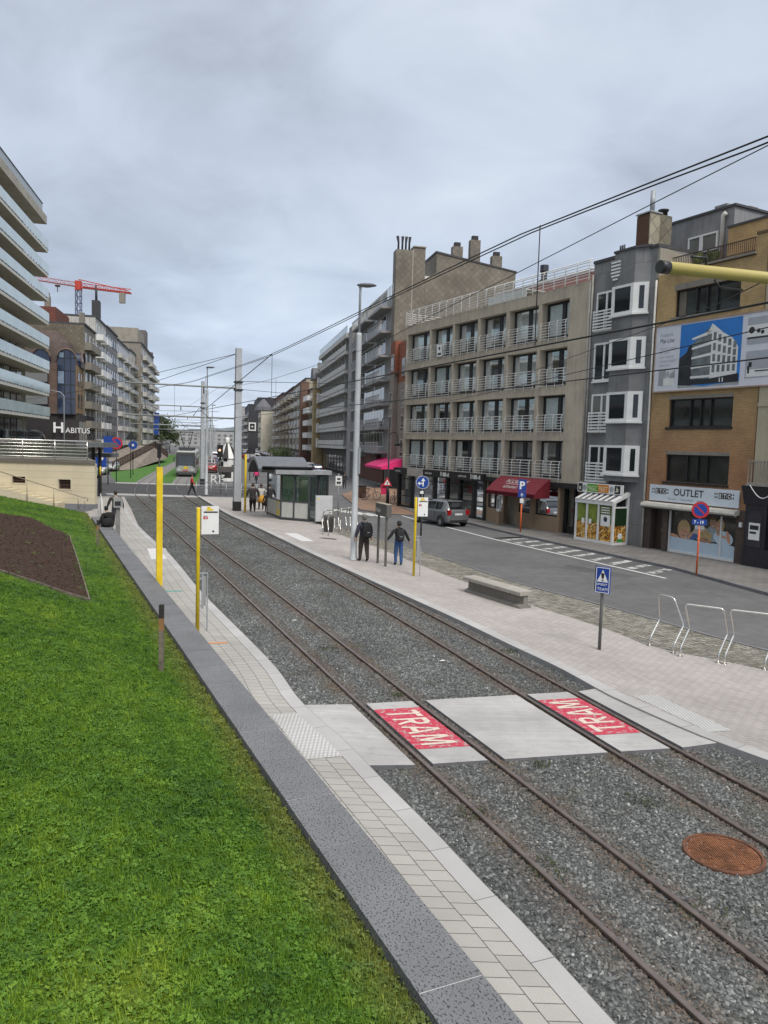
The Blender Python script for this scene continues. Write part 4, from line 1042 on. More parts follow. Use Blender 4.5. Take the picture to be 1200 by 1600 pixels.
for i, (zl, zb, zt) in enumerate(WF_):
    m = MB(FB)                    # french window, left
    full = i == 2
    for a0, a1, c0, c1 in ((2.46, 3.92, zt - 0.1, zt), (2.46, 3.92, zl, zl + 0.1), (3.82, 3.92, zl + 0.1, zt - 0.1), (2.46, 2.56, zl + 0.1, zt - 0.1), (3.13, 3.25, zl + 0.1, zt - 0.1)):
        m.box(a0, a1, -0.02, 0.07, c0, c1)
    m.box(2.44, 3.97, -0.02, 0.12, zl - 0.07, zl - 0.003)
    f = m.build('french_window', WHITE, gb)
    m = MB(FB); m.face([(2.56, 0.03, zl + 0.1), (3.82, 0.03, zl + 0.1), (3.82, 0.03, zt - 0.1), (2.56, 0.03, zt - 0.1)]); m.build('pane', FGLASS, f)
    if not full:
        m = MB(FB)
        for k in range(7): m.bar((2.42, 0.2, zl + 0.02 + k * 0.155), (3.98, 0.2, zl + 0.02 + k * 0.155), 0.03, 0.075)
        for a in (2.45, 3.2, 3.95): m.bar((a, 0.18, zl - 0.05), (a, 0.18, zl + 1.0), 0.05)
        for k in range(7): m.bar((3.98, 0.02, zl + 0.02 + k * 0.155), (3.98, 0.2, zl + 0.02 + k * 0.155), 0.03, 0.075)
        m.build('balcony_railing', WHITE, gb)
    m = MB(FB)                    # bay window: front and slanted side
    m.prism([(2.44, 0.395), (2.44, 0.47), (1.02, 0.47), (1.02, 0.395)], zb, zb + 0.14); m.prism([(2.44, 0.395), (2.44, 0.47), (1.02, 0.47), (1.02, 0.395)], zt - 0.12, zt)
    m.box(2.26, 2.44, 0.395, 0.468, zb + 0.14, zt - 0.12); m.box(1.02, 1.2, 0.395, 0.468, zb + 0.14, zt - 0.12)
    m.prism([(1.04, 0.40), (1.02, 0.47), (0.42, 0.085), (0.46, 0.02)], zb, zt)
    m.prism([(2.5, 0.38), (2.5, 0.54), (0.98, 0.54), (0.34, 0.11), (0.42, 0.0)], zb - 0.09, zb - 0.003)
    f = m.build('bay_window', WHITE, gb)
    m = MB(FB); m.face([(1.2, 0.43, zb + 0.14), (2.26, 0.43, zb + 0.14), (2.26, 0.43, zt - 0.12), (1.2, 0.43, zt - 0.12)])
    p0, p1 = Vector((0.78, 0.322)), Vector((0.58, 0.193)); 
    m.face([(p0.x, p0.y, zb + 0.18), (p1.x, p1.y, zb + 0.18), (p1.x, p1.y, zt - 0.15), (p0.x, p0.y, zt - 0.15)]); m.build('pane', FGLASS, f)
mb = MB(FB)
shield = [(-0.36, 0.55), (0.36, 0.55), (0.36, -0.1), (0.25, -0.38), (0, -0.52), (-0.25, -0.38), (-0.36, -0.1)]
mb.prism([(2.42 + x - 0.75 + 0.62, 13.6 + y) for x, y in shield], 0.395, 0.43, 0, 'b'); sh = mb.build('shield_ornament', GREYW, gb)
mb = MB(FB)
for k in range(6):
    z = 13.15 + k * 0.165; hw = 0.3 if k > 1 else (0.16 if k == 0 else 0.26); mb.box(2.29 - hw, 2.29 + hw, 0.43, 0.46, z, z + 0.085)
mb.build('slats', WHITE, sh)
CH = bricks('chimney_brick', (0.14, 0.065, 0.035), (0.11, 0.05, 0.028), (0.06, 0.04, 0.03), 0.21, 0.065, 0.008)
SLB = slates('pale_slates', (0.36, 0.33, 0.25))
mb = MB(FB); mb.box(0.95, 1.75, -0.9, -0.25, 14.5, 16.15); c = mb.build('chimney', CH, gb)
mb = MB(FB); mb.box(0.9, 0.947, -1.7, -0.25, 14.5, 16.2); mb.box(0.9, 1.75, -1.7, -0.903, 14.5, 16.2); mb.build('slate_cladding', SLB, c)
mb = MB(FB); mb.box(0.85, 1.8, -1.0, -0.2, 16.2, 16.26); mb.tube([(1.15, -0.6, 16.26), (1.15, -0.6, 17.3)], 0.12, 10); mb.build('flue', STEEL, c)
mb = MB(FB); mb.lathe(1.1, -1.3, [(0.2, 16.2), (0.2, 16.42), (0.26, 16.44), (0.26, 16.5)], 10); mb.build('flue_cap', DARK, c)
mb = MB(FB); mb.tube([(4.24, 0.08, 3.3), (4.24, 0.08, 13.8)], 0.05, 8); mb.build('downpipe', MATS['zinc_pipe'], gb)
mb = MB(FB); mb.tube([(-0.02, 0.07, FG0), (-0.02, 0.07, 12.8)], 0.05, 8); mb.build('downpipe', plain('white_pipe', (0.55, 0.54, 0.5), 0.5), gb)
# ---- chip shop porch and its sign
kb = thing('glazed_porch', fpos(2.4, 0.5), 'white framed glazed chip shop porch with pictures of fries before the grey house', 'porch')
KA, KB_, KO = 1.02, 3.62, 1.02
mb = MB(FB); T = 0.11
for a in (KA, 2.0, 2.82, KB_): mb.box(a - T / 2, a + T / 2, KO - T, KO, FG0 + 0.1, 2.12)
mb.box(KA - T / 2, KB_ + T / 2, KO - T, KO + 0.003, FG0, FG0 + 0.13); mb.box(KA - T / 2, KB_ + T / 2, KO - T - 0.05, KO + 0.03, 2.12, 2.34)
mb.box(KA - T / 2, KA + T / 2, 0.02, KO - T, FG0, FG0 + 0.12); mb.box(KA - T / 2, KA + T / 2, 0.0, 0.12, FG0 + 0.12, 2.6); mb.box(KA - 0.05, KA + 0.05, 0.12, KO - T, 2.0, 2.07)
mb.prism([(0.0, 2.6), (KO, 2.2), (KO, 2.34), (0.0, 2.78)], KA - T / 2 - 0.03, KA + T / 2, 0, 'a')
mb.prism([(0.0, 2.6), (KO, 2.2), (KO, 2.34), (0.0, 2.78)], KB_ - T / 2, KB_ + T / 2 + 0.03, 0, 'a')
mb.build('frame', WHITE, kb)
mb = MB(FB)
for i in range(7):
    a = KA + 0.1 + i * (KB_ - KA - 0.2) / 6
    mb.prism([(0.0, 2.745), (KO + 0.08, 2.3), (KO + 0.08, 2.345), (0.0, 2.8)], a - 0.075, a + 0.075, 0, 'a')
mb.build('roof_bars', WHITE, kb)
mb = MB(FB); mb.face([(KA, 0.0, 2.755), (KB_, 0.0, 2.755), (KB_, KO + 0.05, 2.31), (KA, KO + 0.05, 2.31)]); mb.build('roof', plain('dark_roof_sheet', (0.02, 0.022, 0.028), 0.25), kb)
def fries_panel(mb_, mp_fn, w_, h_, n):
    for _ in range(n):
        x, y = rnd.uniform(0.02, w_ - 0.02), rnd.uniform(0.02, h_ - 0.02); L_ = rnd.uniform(0.2, 0.4); a = rnd.gauss(1.0, 0.8); t_ = rnd.uniform(0.016, 0.027)
        dx, dy = math.cos(a) * L_ / 2, math.sin(a) * L_ / 2; nx, ny = -math.sin(a) * t_, math.cos(a) * t_
        P = [(x - dx - nx, y - dy - ny), (x + dx - nx, y + dy - ny), (x + dx + nx, y + dy + ny), (x - dx + nx, y - dy + ny)]
        P = [(min(w_, max(0, u)), min(h_, max(0, v))) for u, v in P]
        e = 0.0005 + 0.00004 * _; k = rnd.choice((0, 0, 1, 1, 2))
        mb_.face([mp_fn(u, v, e) for u, v in P], k, world=True)
FR1 = plain('fries_yellow', (0.66, 0.36, 0.05), 0.6); FR2 = plain('fries_orange', (0.36, 0.14, 0.015), 0.6); FR3 = plain('fries_pale', (0.80, 0.60, 0.26), 0.6); FRB = plain('fries_brown', (0.10, 0.035, 0.008), 0.7)
for a0, a1 in ((KA + T / 2, 2.0 - T / 2), (2.0 + T / 2, 2.82 - T / 2), (2.82 + T / 2, KB_ - T / 2)):
    m = MB(FB); fries_panel(m, lambda u, v, e, a1=a1: FB(a1 - u, KO - 0.045 + e, FG0 + 0.13 + v), a1 - a0, 0.86, 80)
    m.face([(a0, KO - 0.047, FG0 + 0.13), (a1, KO - 0.047, FG0 + 0.13), (a1, KO - 0.047, FG0 + 0.99), (a0, KO - 0.047, FG0 + 0.99)], 3)
    m.build('fries_picture', [FR1, FR2, FR3, FRB], kb)
m = MB(FB); fries_panel(m, lambda u, v, e: FB(KA - 0.03 - e, KO - 0.1 - u, FG0 + 0.12 + v), KO - 0.2, 0.82, 80)
m.face([(KA - 0.028, 0.1, FG0 + 0.12), (KA - 0.028, KO - T, FG0 + 0.12), (KA - 0.028, KO - T, FG0 + 0.94), (KA - 0.028, 0.1, FG0 + 0.94)], 3); m.build('fries_picture', [FR1, FR2, FR3, FRB], kb)
m = MB(FB); m.disc(FB(KA - 0.037, 0.5, 0.62), FN, Vector((0, 0, 1)), 0.16, 20, 0); m.disc(FB(KA - 0.037, 0.5, 0.42), FN, Vector((0, 0, 1)), 0.2, 20, 1, 0.09); m.build('round_emblem', [SIGNW, plain('emblem_green', (0.03, 0.3, 0.06), 0.5)], kb)
LIME = plain('lime_panel', (0.17, 0.215, 0.035), 0.35, var=0.45, scale=2.2)
m = MB(FB)
m.face([(2.0 + T / 2, KO - 0.046, 1.2), (KB_ - T, KO - 0.046, 1.2), (KB_ - T, KO - 0.046, 2.1), (2.0 + T / 2, KO - 0.046, 2.1)], 0)
m.face([(KA + T, KO - 0.046, 1.2), (2.0 - T / 2, KO - 0.046, 1.2), (2.0 - T / 2, KO - 0.046, 2.1), (KA + T, KO - 0.046, 2.1)], 1)
m.build('upper_panes', [LIME, plain('olive_panel', (0.09, 0.12, 0.025), 0.4)], kb)
m = MB(FB)
for k in range(3): m.box(1.25, 1.85, KO - 0.044, KO - 0.04, 1.72 + k * 0.12, 1.77 + k * 0.12)
m.box(1.2, 1.85, KO - 0.04, KO - 0.034, 1.08, 1.64); m.box(3.0, 3.2, KO - 0.04, KO - 0.034, 1.1, 1.35); m.box(2.5, 2.68, KO - 0.04, KO - 0.034, 1.1, 1.35); m.build('notice', SIGNW, kb)
m = MB(FB); m.disc(FB(1.52, KO - 0.03, 1.42), FD, Vector((0, 0, 1)), 0.13, 16); m.build('notice_picture', plain('navy_blob', (0.02, 0.03, 0.06), 0.5), kb)
m = MB(FB); m.face([(KA - 0.03, 0.12, 1.14), (KA - 0.03, KO - T, 1.14), (KA - 0.03, KO - T, 2.0), (KA - 0.03, 0.12, 2.0)]); m.build('side_pane', plain('dark_green_pane', (0.012, 0.035, 0.012), 0.15), kb)
ks = thing('shop_sign', fpos(2.56, 0.15), 'long chip shop sign with MAGIC FRIET in white on green and orange', 'shop sign'); ks.location.z = 2.6
m = MB(FB); m.box(0.95, 4.15, 0.44, 0.5, 2.64, 3.12); m.build('panel', SIGNW, ks)
SGRN = plain('sign_green', (0.10, 0.32, 0.03), 0.5, var=0.15); SORG = plain('sign_orange', (0.62, 0.20, 0.01), 0.5, var=0.15); SBLK = plain('sign_black', (0.02, 0.02, 0.025), 0.5)
m = MB(FB); m.box(2.65, 3.45, 0.5, 0.505, 2.68, 3.08, 0); m.box(1.9, 2.65, 0.5, 0.505, 2.68, 3.08, 1); m.box(3.78, 4.1, 0.5, 0.505, 2.68, 3.08, 2); m.box(1.12, 1.5, 0.5, 0.505, 2.68, 3.08, 2)
m.text('MAGIC', onfacade(3.4, 2.74, 0.509), 0.36, 3, 0.0, 0.006, sx=0.62); m.text('FRIET', onfacade(2.58, 2.74, 0.509), 0.36, 3, 0.0, 0.008, sx=0.72)
for s, r in ((3.62, 0.15), (1.7, 0.15)): m.disc(FB(s, 0.508, 2.88), FD, Vector((0, 0, 1)), r, 18, 4)
m.text('u', onfacade(4.02, 2.78, 0.508), 0.3, 3, 0, 0.01); m.text('.b', onfacade(1.44, 2.78, 0.508), 0.3, 3, 0, 0.01)
m.build('lettering', [SGRN, SORG, SBLK, plain('sign_cream', (0.75, 0.72, 0.55), 0.5), plain('sign_ring_grey', (0.35, 0.36, 0.36), 0.5)], ks)
# ---- yellow brick building
BRK = bricks('yellow_brick', (0.95, 0.95, 0.95), (0.78, 0.78, 0.78), (0.62, 0.58, 0.5), 0.2, 0.068, 0.009, blot=0.28, grad=(4.6, 8.6, (0.43, 0.225, 0.12), (0.52, 0.37, 0.185)))
yb = thing('brick_building', fpos(-2.9), 'yellow brick building with wide dark windows, a big billboard and an outlet shop below', 'building', 'buildings of the near right block')
Y0, Y1 = -5.72, -0.06
mb = MB(FB)
holes = [(-4.55, -1.15, 3.45, 4.70), (-4.55, -1.15, 5.95, 7.22), (-4.58, -1.12, 10.93, 12.15)]
zs = [2.45, 3.45, 4.70, 5.95, 7.22, 10.93, 12.15, 12.95]
for z0, z1 in zip(zs[:-1], zs[1:]):
    if any(abs(h[2] - z0) < 0.01 for h in holes):
        mb.box(Y0, -4.56, -0.5, 0, z0, z1); mb.box(-1.14, Y1, -0.5, 0, z0, z1)
    else: mb.box(Y0, Y1, -0.5, 0, z0, z1)
mb.box(Y0, Y1, -10, -0.5, FG0, 12.94)
mb.box(-5.72, -5.2, -0.5, 0.0, 12.95, 13.75); mb.box(-0.85, Y1, -0.5, 0.0, 12.95, 13.0)
mb.build('wall', BRK, yb)
mb = MB(FB)                       # ground-floor piers in dark brick
for a0, a1 in ((-0.45, -0.06), (-1.45, -1.15), (-5.72, -5.1)): mb.box(a0, a1, -0.5, 0.01, FG0, 2.45)
mb.build('shop_pier', bricks('dark_brick', (0.11, 0.075, 0.06), (0.08, 0.055, 0.045), (0.05, 0.045, 0.04), 0.2, 0.068, 0.009), yb)
STN = stained('lintel_stone', (0.24, 0.22, 0.19), (0.1, 0.09, 0.08), 0.4)
for a0, a1, z0, z1 in holes:
    m = MB(FB); mull = [a1 - 1.12, a1 - 1.68, a1 - 2.2]
    for q in ((a0, a1, z0, z0 + 0.06), (a0, a1, z1 - 0.06, z1), (a0, a0 + 0.06, z0 + 0.06, z1 - 0.06), (a1 - 0.06, a1, z0 + 0.06, z1 - 0.06)): m.box(q[0], q[1], -0.3, -0.1, q[2], q[3])
    for x in mull: m.box(x - 0.035, x + 0.035, -0.28, -0.1, z0 + 0.06, z1 - 0.06)
    f = m.build('window', DARK, yb)
    m = MB(FB); m.face([(a0, -0.2, z0), (a1, -0.2, z0), (a1, -0.2, z1), (a0, -0.2, z1)]); m.build('pane', plain('dark_window_pane', (0.03, 0.032, 0.03), 0.06, var=0.5, scale=0.8, spec=0.75), f)
    m = MB(FB); m.box(a0 - 0.05, a1 + 0.14, -0.15, 0.05, z0 - 0.1, z0 - 0.002); m.build('sill', DARK if z0 < 10 else STN, f)
    m = MB(FB); m.box(a0 - 0.02, a1 + 0.04, -0.1, 0.012, z1 + 0.002, z1 + (0.15 if z0 < 10 else 0.26)); m.build('lintel', STN, f)
m = MB(FB)
for i in range(7):
    a0 = -1.2 - i * 0.06; m.face([(a0, -0.195 + 0.01 * (i % 2), 11.0), (a0 - 0.06, -0.195 + 0.01 * ((i + 1) % 2), 11.0), (a0 - 0.05, -0.195 + 0.01 * ((i + 1) % 2), 12.1), (a0 + 0.01, -0.195 + 0.01 * (i % 2), 12.1)])
m.build('curtain', plain('beige_curtain', (0.17, 0.15, 0.12), 0.9), yb)
m = MB(FB); m.box(-5.2, -0.85, -0.3, 0.12, 12.98, 13.07); m.build('terrace_coping', STN, yb)
RLB = plain('brown_railing', (0.055, 0.032, 0.025), 0.55)
m = MB(FB)
for i in range(44): a = -5.15 + i * 0.098; m.bar((a, 0.08, 13.07), (a, 0.08, 13.62), 0.022)
m.bar((-5.2, 0.08, 13.63), (-0.9, 0.08, 13.63), 0.04); m.bar((-5.2, 0.08, 13.12), (-0.9, 0.08, 13.12), 0.03); m.build('terrace_railing', RLB, yb)
m = MB(FB); m.box(-5.72, -5.18, -0.55, 0.05, 13.75, 13.85); m.build('pier_cap', plain('mossy_cap', (0.12, 0.095, 0.05), 0.9), yb)
m = MB(FB); m.box(-10, -2.1, -9, -2.05, 12.94, 15.02); m.build('brick_penthouse', BRK, yb)
m = MB(FB); m.box(-10, -2.05, -9, -2.0, 15.02, 15.12); m.build('roof', MATS['roof_edge'], yb)
m = MB(FB); m.box(-1.6, 2.9, -9, -3.0, 12.94, 16.3); m.build('grey_penthouse', GRAYC, yb)
m = MB(FB); m.box(-1.7, 2.95, -9, -2.92, 16.3, 16.4); m.build('roof', MATS['roof_edge'], yb)
m = MB(FB); m.box(-0.15, 0.55, -5, -4.2, 16.4, 17.0); m.box(-1.3, -0.4, -5.0, -4.4, 16.4, 16.62); m.build('chimney', GRAYC, yb)
m = MB(FB)
for a0, a1 in ((-0.78, 0.16), (0.08 + 0.1, 0.95)):
    for q in ((a0, a1, 14.5, 14.58), (a0, a1, 15.28, 15.36), (a0, a0 + 0.08, 14.58, 15.28), (a1 - 0.08, a1, 14.58, 15.28)): m.box(q[0], q[1], -3.0, -2.93, q[2], q[3])
f = m.build('penthouse_window', WHITE, yb); m = MB(FB); m.face([(-0.75, -2.97, 14.5), (0.92, -2.97, 14.5), (0.92, -2.97, 15.3), (-0.75, -2.97, 15.3)]); m.build('pane', FGLASS, f)
m = MB(FB); m.tube([(-1.1, -2.85, 13.0), (-1.1, -2.85, 15.95), (-1.25, -2.85, 16.05)], 0.1, 10); m.build('vent_pipe', MATS['white_pipe'], yb)
m = MB(FB); m.prism([(0.02, 12.9), (0.02, 14.25), (-0.45, 14.3), (-3.0, 13.95), (-3.0, 12.9)], -0.1, 0.05, 0, 'a'); m.build('party_wall', stained('party_wall_render', (0.32, 0.30, 0.25), (0.12, 0.11, 0.1), 0.5), yb)
# potted grass on the terrace
pg = thing('potted_plant', (*FB(-0.6, -2.4, 0).xy, 13.05), 'spiky green potted plant on the roof terrace of the brick building', 'plant')
m = MB(FB); m.lathe(-0.6, -2.4, [(0.16, 13.0), (0.22, 13.4)], 10); m.build('pot', plain('terracotta', (0.25, 0.1, 0.05), 0.8), pg)
m = MB(FB)
for _ in range(70):
    a = rnd.uniform(0, 6.28); r_ = rnd.uniform(0.2, 0.75); h = rnd.uniform(0.5, 1.2); c, s_ = math.cos(a), math.sin(a)
    m.face([(-0.6 - s_ * 0.02, -2.4 + c * 0.02, 13.4), (-0.6 + s_ * 0.02, -2.4 - c * 0.02, 13.4), (-0.6 + c * r_ * 0.5, -2.4 + s_ * r_ * 0.5, 13.4 + h * 0.8), (-0.6 + c * r_, -2.4 + s_ * r_, 13.4 + h * 0.75)])
m.build('leaves', plain('plant_green', (0.07, 0.11, 0.02), 0.7, var=0.4), pg)
# billboard
bb = thing('billboard', fpos(-3.2, 0.1), 'wide property billboard with a white corner building against blue sky, hung on the brick building', 'billboard'); bb.location.z = 7.6
m = MB(FB); m.box(-7.6, -0.24, 0.02, 0.10, 7.62, 10.58); m.build('panel', plain('billboard_grey', (0.60, 0.62, 0.68), 0.5, var=0.05), bb)
m = MB(FB)
for q in ((-7.62, -0.22, 10.58, 10.64), (-7.62, -0.22, 7.56, 7.62), (-0.24, -0.20, 7.56, 10.64)): m.box(q[0], q[1], 0.0, 0.13, q[2], q[3])
m.build('frame', plain('billboard_frame', (0.34, 0.25, 0.2), 0.6), bb)
def bbp(u, v, e=0.104): return FB(-0.3 - u, e, 7.68 + v)     # u to the right, v up, metres
def bpoly(mb_, pts, m_, e): mb_.face([bbp(u, v, e) for u, v in pts], m_, world=True)
SKYB = plain('printed_blue_sky', (0.03, 0.19, 0.56), 0.4, var=0.18, scale=0.6); PRW = plain('printed_white', (0.68, 0.69, 0.68), 0.4, var=0.08); PRD = plain('printed_dark', (0.025, 0.027, 0.032), 0.4, var=0.3); PRG = plain('printed_grey', (0.14, 0.16, 0.17), 0.4, var=0.4, scale=4); PRM = plain('printed_mid_grey', (0.30, 0.32, 0.33), 0.4, var=0.15)
m = MB(FB)
U0, U1 = 1.35, 4.55
bpoly(m, [(U0, 0.02), (U1, 0.02), (U1, 2.84), (U0, 2.84)], 0, 0.103)
bpoly(m, [(U0, 0.02), (U1, 0.02), (U1, 0.18), (U0 + 1.4, 0.05), (U0, 0.2)], 4, 0.105)
bpoly(m, [(U0, 0.15), (2.1, 0.1), (2.1, 1.95), (1.85, 1.85), (1.75, 1.6), (U0, 1.35)], 2, 0.106)
bpoly(m, [(2.05, 0.25), (3.05, 0.25), (3.05, 2.65), (2.05, 1.95)], 3, 0.107)       # left face of the corner block
bpoly(m, [(3.05, 0.25), (4.4, 0.4), (4.4, 1.6), (4.1, 2.0), (3.05, 2.6)], 1, 0.107)   # right face
bpoly(m, [(2.75, 2.2), (3.05, 2.72), (3.6, 2.3), (3.1, 2.45)], 1, 0.109)
for k in range(5):
    y0 = 0.42 + k * 0.42; bpoly(m, [(2.02, y0 + 0.0 - 0.0), (3.05, y0 + 0.05 * k), (3.05, y0 + 0.1 + 0.06 * k), (2.02, y0 + 0.09)], 1, 0.109)
for k in range(4):
    for i in range(5):
        u = 3.14 + i * 0.255; sl = -0.075 * (i - 0) * (k * 0.5); y0 = 0.62 + k * 0.47 + sl
        bpoly(m, [(u, y0), (u + 0.15, y0 - 0.01), (u + 0.15, y0 + 0.30 - 0.01 * i), (u, y0 + 0.31 - 0.01 * i)], 3, 0.109)
bpoly(m, [(2.05, 0.14), (4.5, 0.14), (4.5, 0.5), (3.05, 0.36), (2.05, 0.38)], 2, 0.110)
for u in (3.55, 3.7): bpoly(m, [(u, 0.18), (u + 0.05, 0.18), (u + 0.05, 0.36), (u, 0.36)], 1, 0.112)
bpoly(m, [(0.2, 0.2), (0.62, 0.16), (0.62, 0.95), (0.2, 0.95)], 4, 0.105); bpoly(m, [(0.5, 0.18), (1.1, 0.18), (1.1, 0.5), (0.5, 0.52)], 1, 0.107); bpoly(m, [(0.66, 0.55), (0.8, 0.6), (0.8, 0.82), (0.66, 0.8)], 5, 0.107); bpoly(m, [(0.85, 0.5), (1.15, 0.52), (1.15, 0.9), (0.85, 0.7)], 4, 0.106)
bpoly(m, [(4.8, 1.62), (7.0, 1.62), (7.0, 2.72), (4.8, 2.72)], 5, 0.105); bpoly(m, [(4.8, 1.9), (7.0, 1.9), (7.0, 2.4), (4.8, 2.4)], 1, 0.107)
bpoly(m, [(4.8, 0.25), (7.0, 0.25), (7.0, 1.35), (4.8, 1.35)], 5, 0.105); bpoly(m, [(4.85, 0.3), (7.0, 0.3), (7.0, 0.6), (4.85, 0.6)], 1, 0.107)
for u, v, r_ in ((5.0, 2.2, 0.14), (5.32, 2.15, 0.09), (5.5, 2.08, 0.08)): m.disc(bbp(u, v, 0.109), FD, Vector((0, 0, 1)), r_, 12, 2)
bpoly(m, [(4.8, 1.85), (6.0, 1.85), (6.0, 1.92), (4.8, 1.92)], 2, 0.109); bpoly(m, [(4.95, 0.7), (5.1, 0.7), (5.1, 0.9), (4.95, 0.9)], 2, 0.109); bpoly(m, [(4.9, 0.45), (5.0, 0.45), (5.0, 0.75), (4.9, 0.75)], 2, 0.108); bpoly(m, [(5.25, 0.5), (5.9, 0.5), (5.9, 0.55), (5.25, 0.55)], 2, 0.109)
m.text('Residentie', lambda x, y: bbp(0.2 + x, 2.42 + y, 0.106), 0.27, 5, 0, 0, sx=0.66)
m.text('Mai-Line', lambda x, y: bbp(0.2 + x, 2.14 + y, 0.106), 0.30, 6, 0, 0.012, sx=0.8)
for i, tx in enumerate(('STIJLVOL WONEN', 'MET ZICHT', 'INFO VERKOOP', 'WONING PROJECT', 'RESIDENTIE')):
    m.text(tx, lambda x, y, i=i: bbp(0.2 + x, 1.82 - i * 0.19 + y, 0.106), 0.15, 5, 0, 0, sx=0.8)
m.build('printed_picture', [SKYB, PRW, PRD, PRG, PRM, plain('printed_pale_grey', (0.36, 0.38, 0.42), 0.4, var=0.1), plain('printed_navy', (0.06, 0.08, 0.15), 0.4)], bb)
# outlet sign, blind and the family window picture
es = thing('shop_sign', fpos(-2.75, 0.1), 'white shop sign reading OUTLET between square black letter blocks', 'shop sign'); es.location.z = 2.5
m = MB(FB); m.box(-5.22, -0.36, 0.03, 0.09, 2.52, 3.27); m.build('panel', plain('cool_white_panel', (0.60, 0.66, 0.72), 0.5, var=0.04), es)
m = MB(FB)
def etc_block(s):
    for k, ch in enumerate('ETC'):
        a = s - k * 0.205; m.box(a - 0.185, a, 0.09, 0.094, 2.86, 3.12, 0); m.text(ch, onfacade(a - 0.045, 2.9, 0.097), 0.25, 1, 0, 0.008, sx=0.72)
    for sg, bx in ((1, s + 0.06), (-1, s - 0.66)):
        for dx in (0, 0.1):
            for z in (2.88, 3.02): m.box(bx + sg * dx, bx + sg * dx + 0.05, 0.09, 0.094, z, z + 0.08, 0)
etc_block(-0.72); etc_block(-4.22)
m.text('OUTLET', onfacade(-1.78, 2.84, 0.095), 0.44, 0, 0, 0.006, sx=1.02)
m.text('Matrassen', onfacade(-1.45, 2.63, 0.095), 0.13, 2, 0.2, 0); m.text('•', onfacade(-2.1, 2.63, 0.095), 0.13, 0, 0, 0); m.text('Slaapcomfort', onfacade(-2.2, 2.63, 0.095), 0.13, 2, 0.2, 0); m.text('Bedden', onfacade(-3.1, 2.63, 0.095), 0.13, 2, 0.2, 0)
m.build('lettering', [SBLK, SIGNW, plain('script_grey', (0.25, 0.27, 0.3), 0.5)], es)
bx = thing('sun_blind', fpos(-2.6, 0.2), 'rolled cream sun blind cassette under the white outlet sign', 'sun blind'); bx.location.z = 2.3
m = MB(FB); m.prism([(0.02, 2.22), (0.34, 2.2), (0.38, 2.28), (0.34, 2.4), (0.02, 2.46)], -5.25, -0.1, 0, 'a'); m.build('cassette', plain('cream_blind', (0.55, 0.53, 0.47), 0.6), bx)
m = MB(FB); m.box(-5.2, -0.15, 0.3, 0.36, 2.15, 2.2); m.build('bottom_rail', SBLK, bx)
m = MB(FB); m.box(-1.12, -0.5, -0.35, -0.28, FG0, 2.2); d_ = m.build('door', plain('brown_dark_door', (0.035, 0.025, 0.02), 0.4), yb)
m = MB(FB); m.box(-1.0, -0.9, -0.28, -0.24, 1.1, 1.2); m.build('letter_slot', STEEL, d_)
m = MB(FB)
for q in ((-5.1, -1.45, FG0, 0.3), (-5.1, -1.45, 2.12, 2.2), (-5.1, -5.04, 0.3, 2.12), (-1.51, -1.45, 0.3, 2.12), (-4.3, -4.24, 0.3, 2.12)): m.box(q[0], q[1], -0.28, -0.1, q[2], q[3])
sw = m.build('shop_window', WHITE, yb)
m = MB(FB); m.face([(-5.1, -0.18, 0.3), (-1.45, -0.18, 0.3), (-1.45, -0.18, 2.12), (-5.1, -0.18, 2.12)]); m.build('pane', plain('shop_dark_pane', (0.02, 0.02, 0.019), 0.08, spec=0.7), sw)
fp = thing('window_picture', fpos(-3.2), 'picture of a smiling family lying on a pale bed, stuck on the outlet shop window', 'picture')
def wp(u, v, e): return FB(-1.52 - u, -0.176 + e, 0.26 + v)
SK1 = plain('print_skin', (0.52, 0.28, 0.19), 0.5, var=0.1, scale=6); SK2 = plain('print_skin_tan', (0.36, 0.21, 0.14), 0.5, var=0.12, scale=6); HB = plain('print_blond_hair', (0.42, 0.30, 0.15), 0.5, var=0.25, scale=9); HD = plain('print_brown_hair', (0.09, 0.055, 0.035), 0.5); CLB = plain('print_blue_cloth', (0.06, 0.12, 0.32), 0.5, var=0.3, scale=8); CLG = plain('print_grey_cloth', (0.27, 0.33, 0.36), 0.5, var=0.2, scale=8); SHT = plain('print_pale_bed', (0.48, 0.58, 0.68), 0.5, var=0.05); CRM = plain('print_cream_cloth', (0.5, 0.42, 0.36), 0.5, var=0.15, scale=6); DKE = plain('print_dark', (0.03, 0.02, 0.02), 0.5)
m = MB(FB); X = FD * -1; Zv = Vector((0, 0, 1))
m.face([wp(u, v, 0.002) for u, v in [(0, 0), (3.5, 0), (3.52, 0.55), (3.3, 0.62), (2.2, 0.60), (0, 0.66)]], 6, world=True)
def el(u, v, ru, rv, mi, e, rot=0.0): 
    ax = X * math.cos(rot) + Zv * math.sin(rot); ay = Zv * math.cos(rot) - X * math.sin(rot); m.disc(wp(u, v, e), ax, ay, ru, 22, mi, rv)
el(0.75, 1.06, 0.36, 0.44, 2, 0.003); el(0.72, 0.93, 0.24, 0.31, 0, 0.005); el(0.62, 1.2, 0.2, 0.2, 2, 0.006, 0.6)     # girl in front
el(0.64, 0.98, 0.03, 0.02, 8, 0.007); el(0.83, 0.97, 0.03, 0.02, 8, 0.007); el(0.73, 0.78, 0.08, 0.03, 8, 0.007); el(0.73, 0.79, 0.06, 0.014, 7, 0.008)
el(0.2, 0.72, 0.3, 0.07, 0, 0.004, -0.1); el(1.12, 0.82, 0.24, 0.07, 0, 0.006, 0.9); el(1.25, 0.78, 0.32, 0.14, 4, 0.005, 0.2); el(1.0, 0.68, 0.25, 0.07, 7, 0.004)
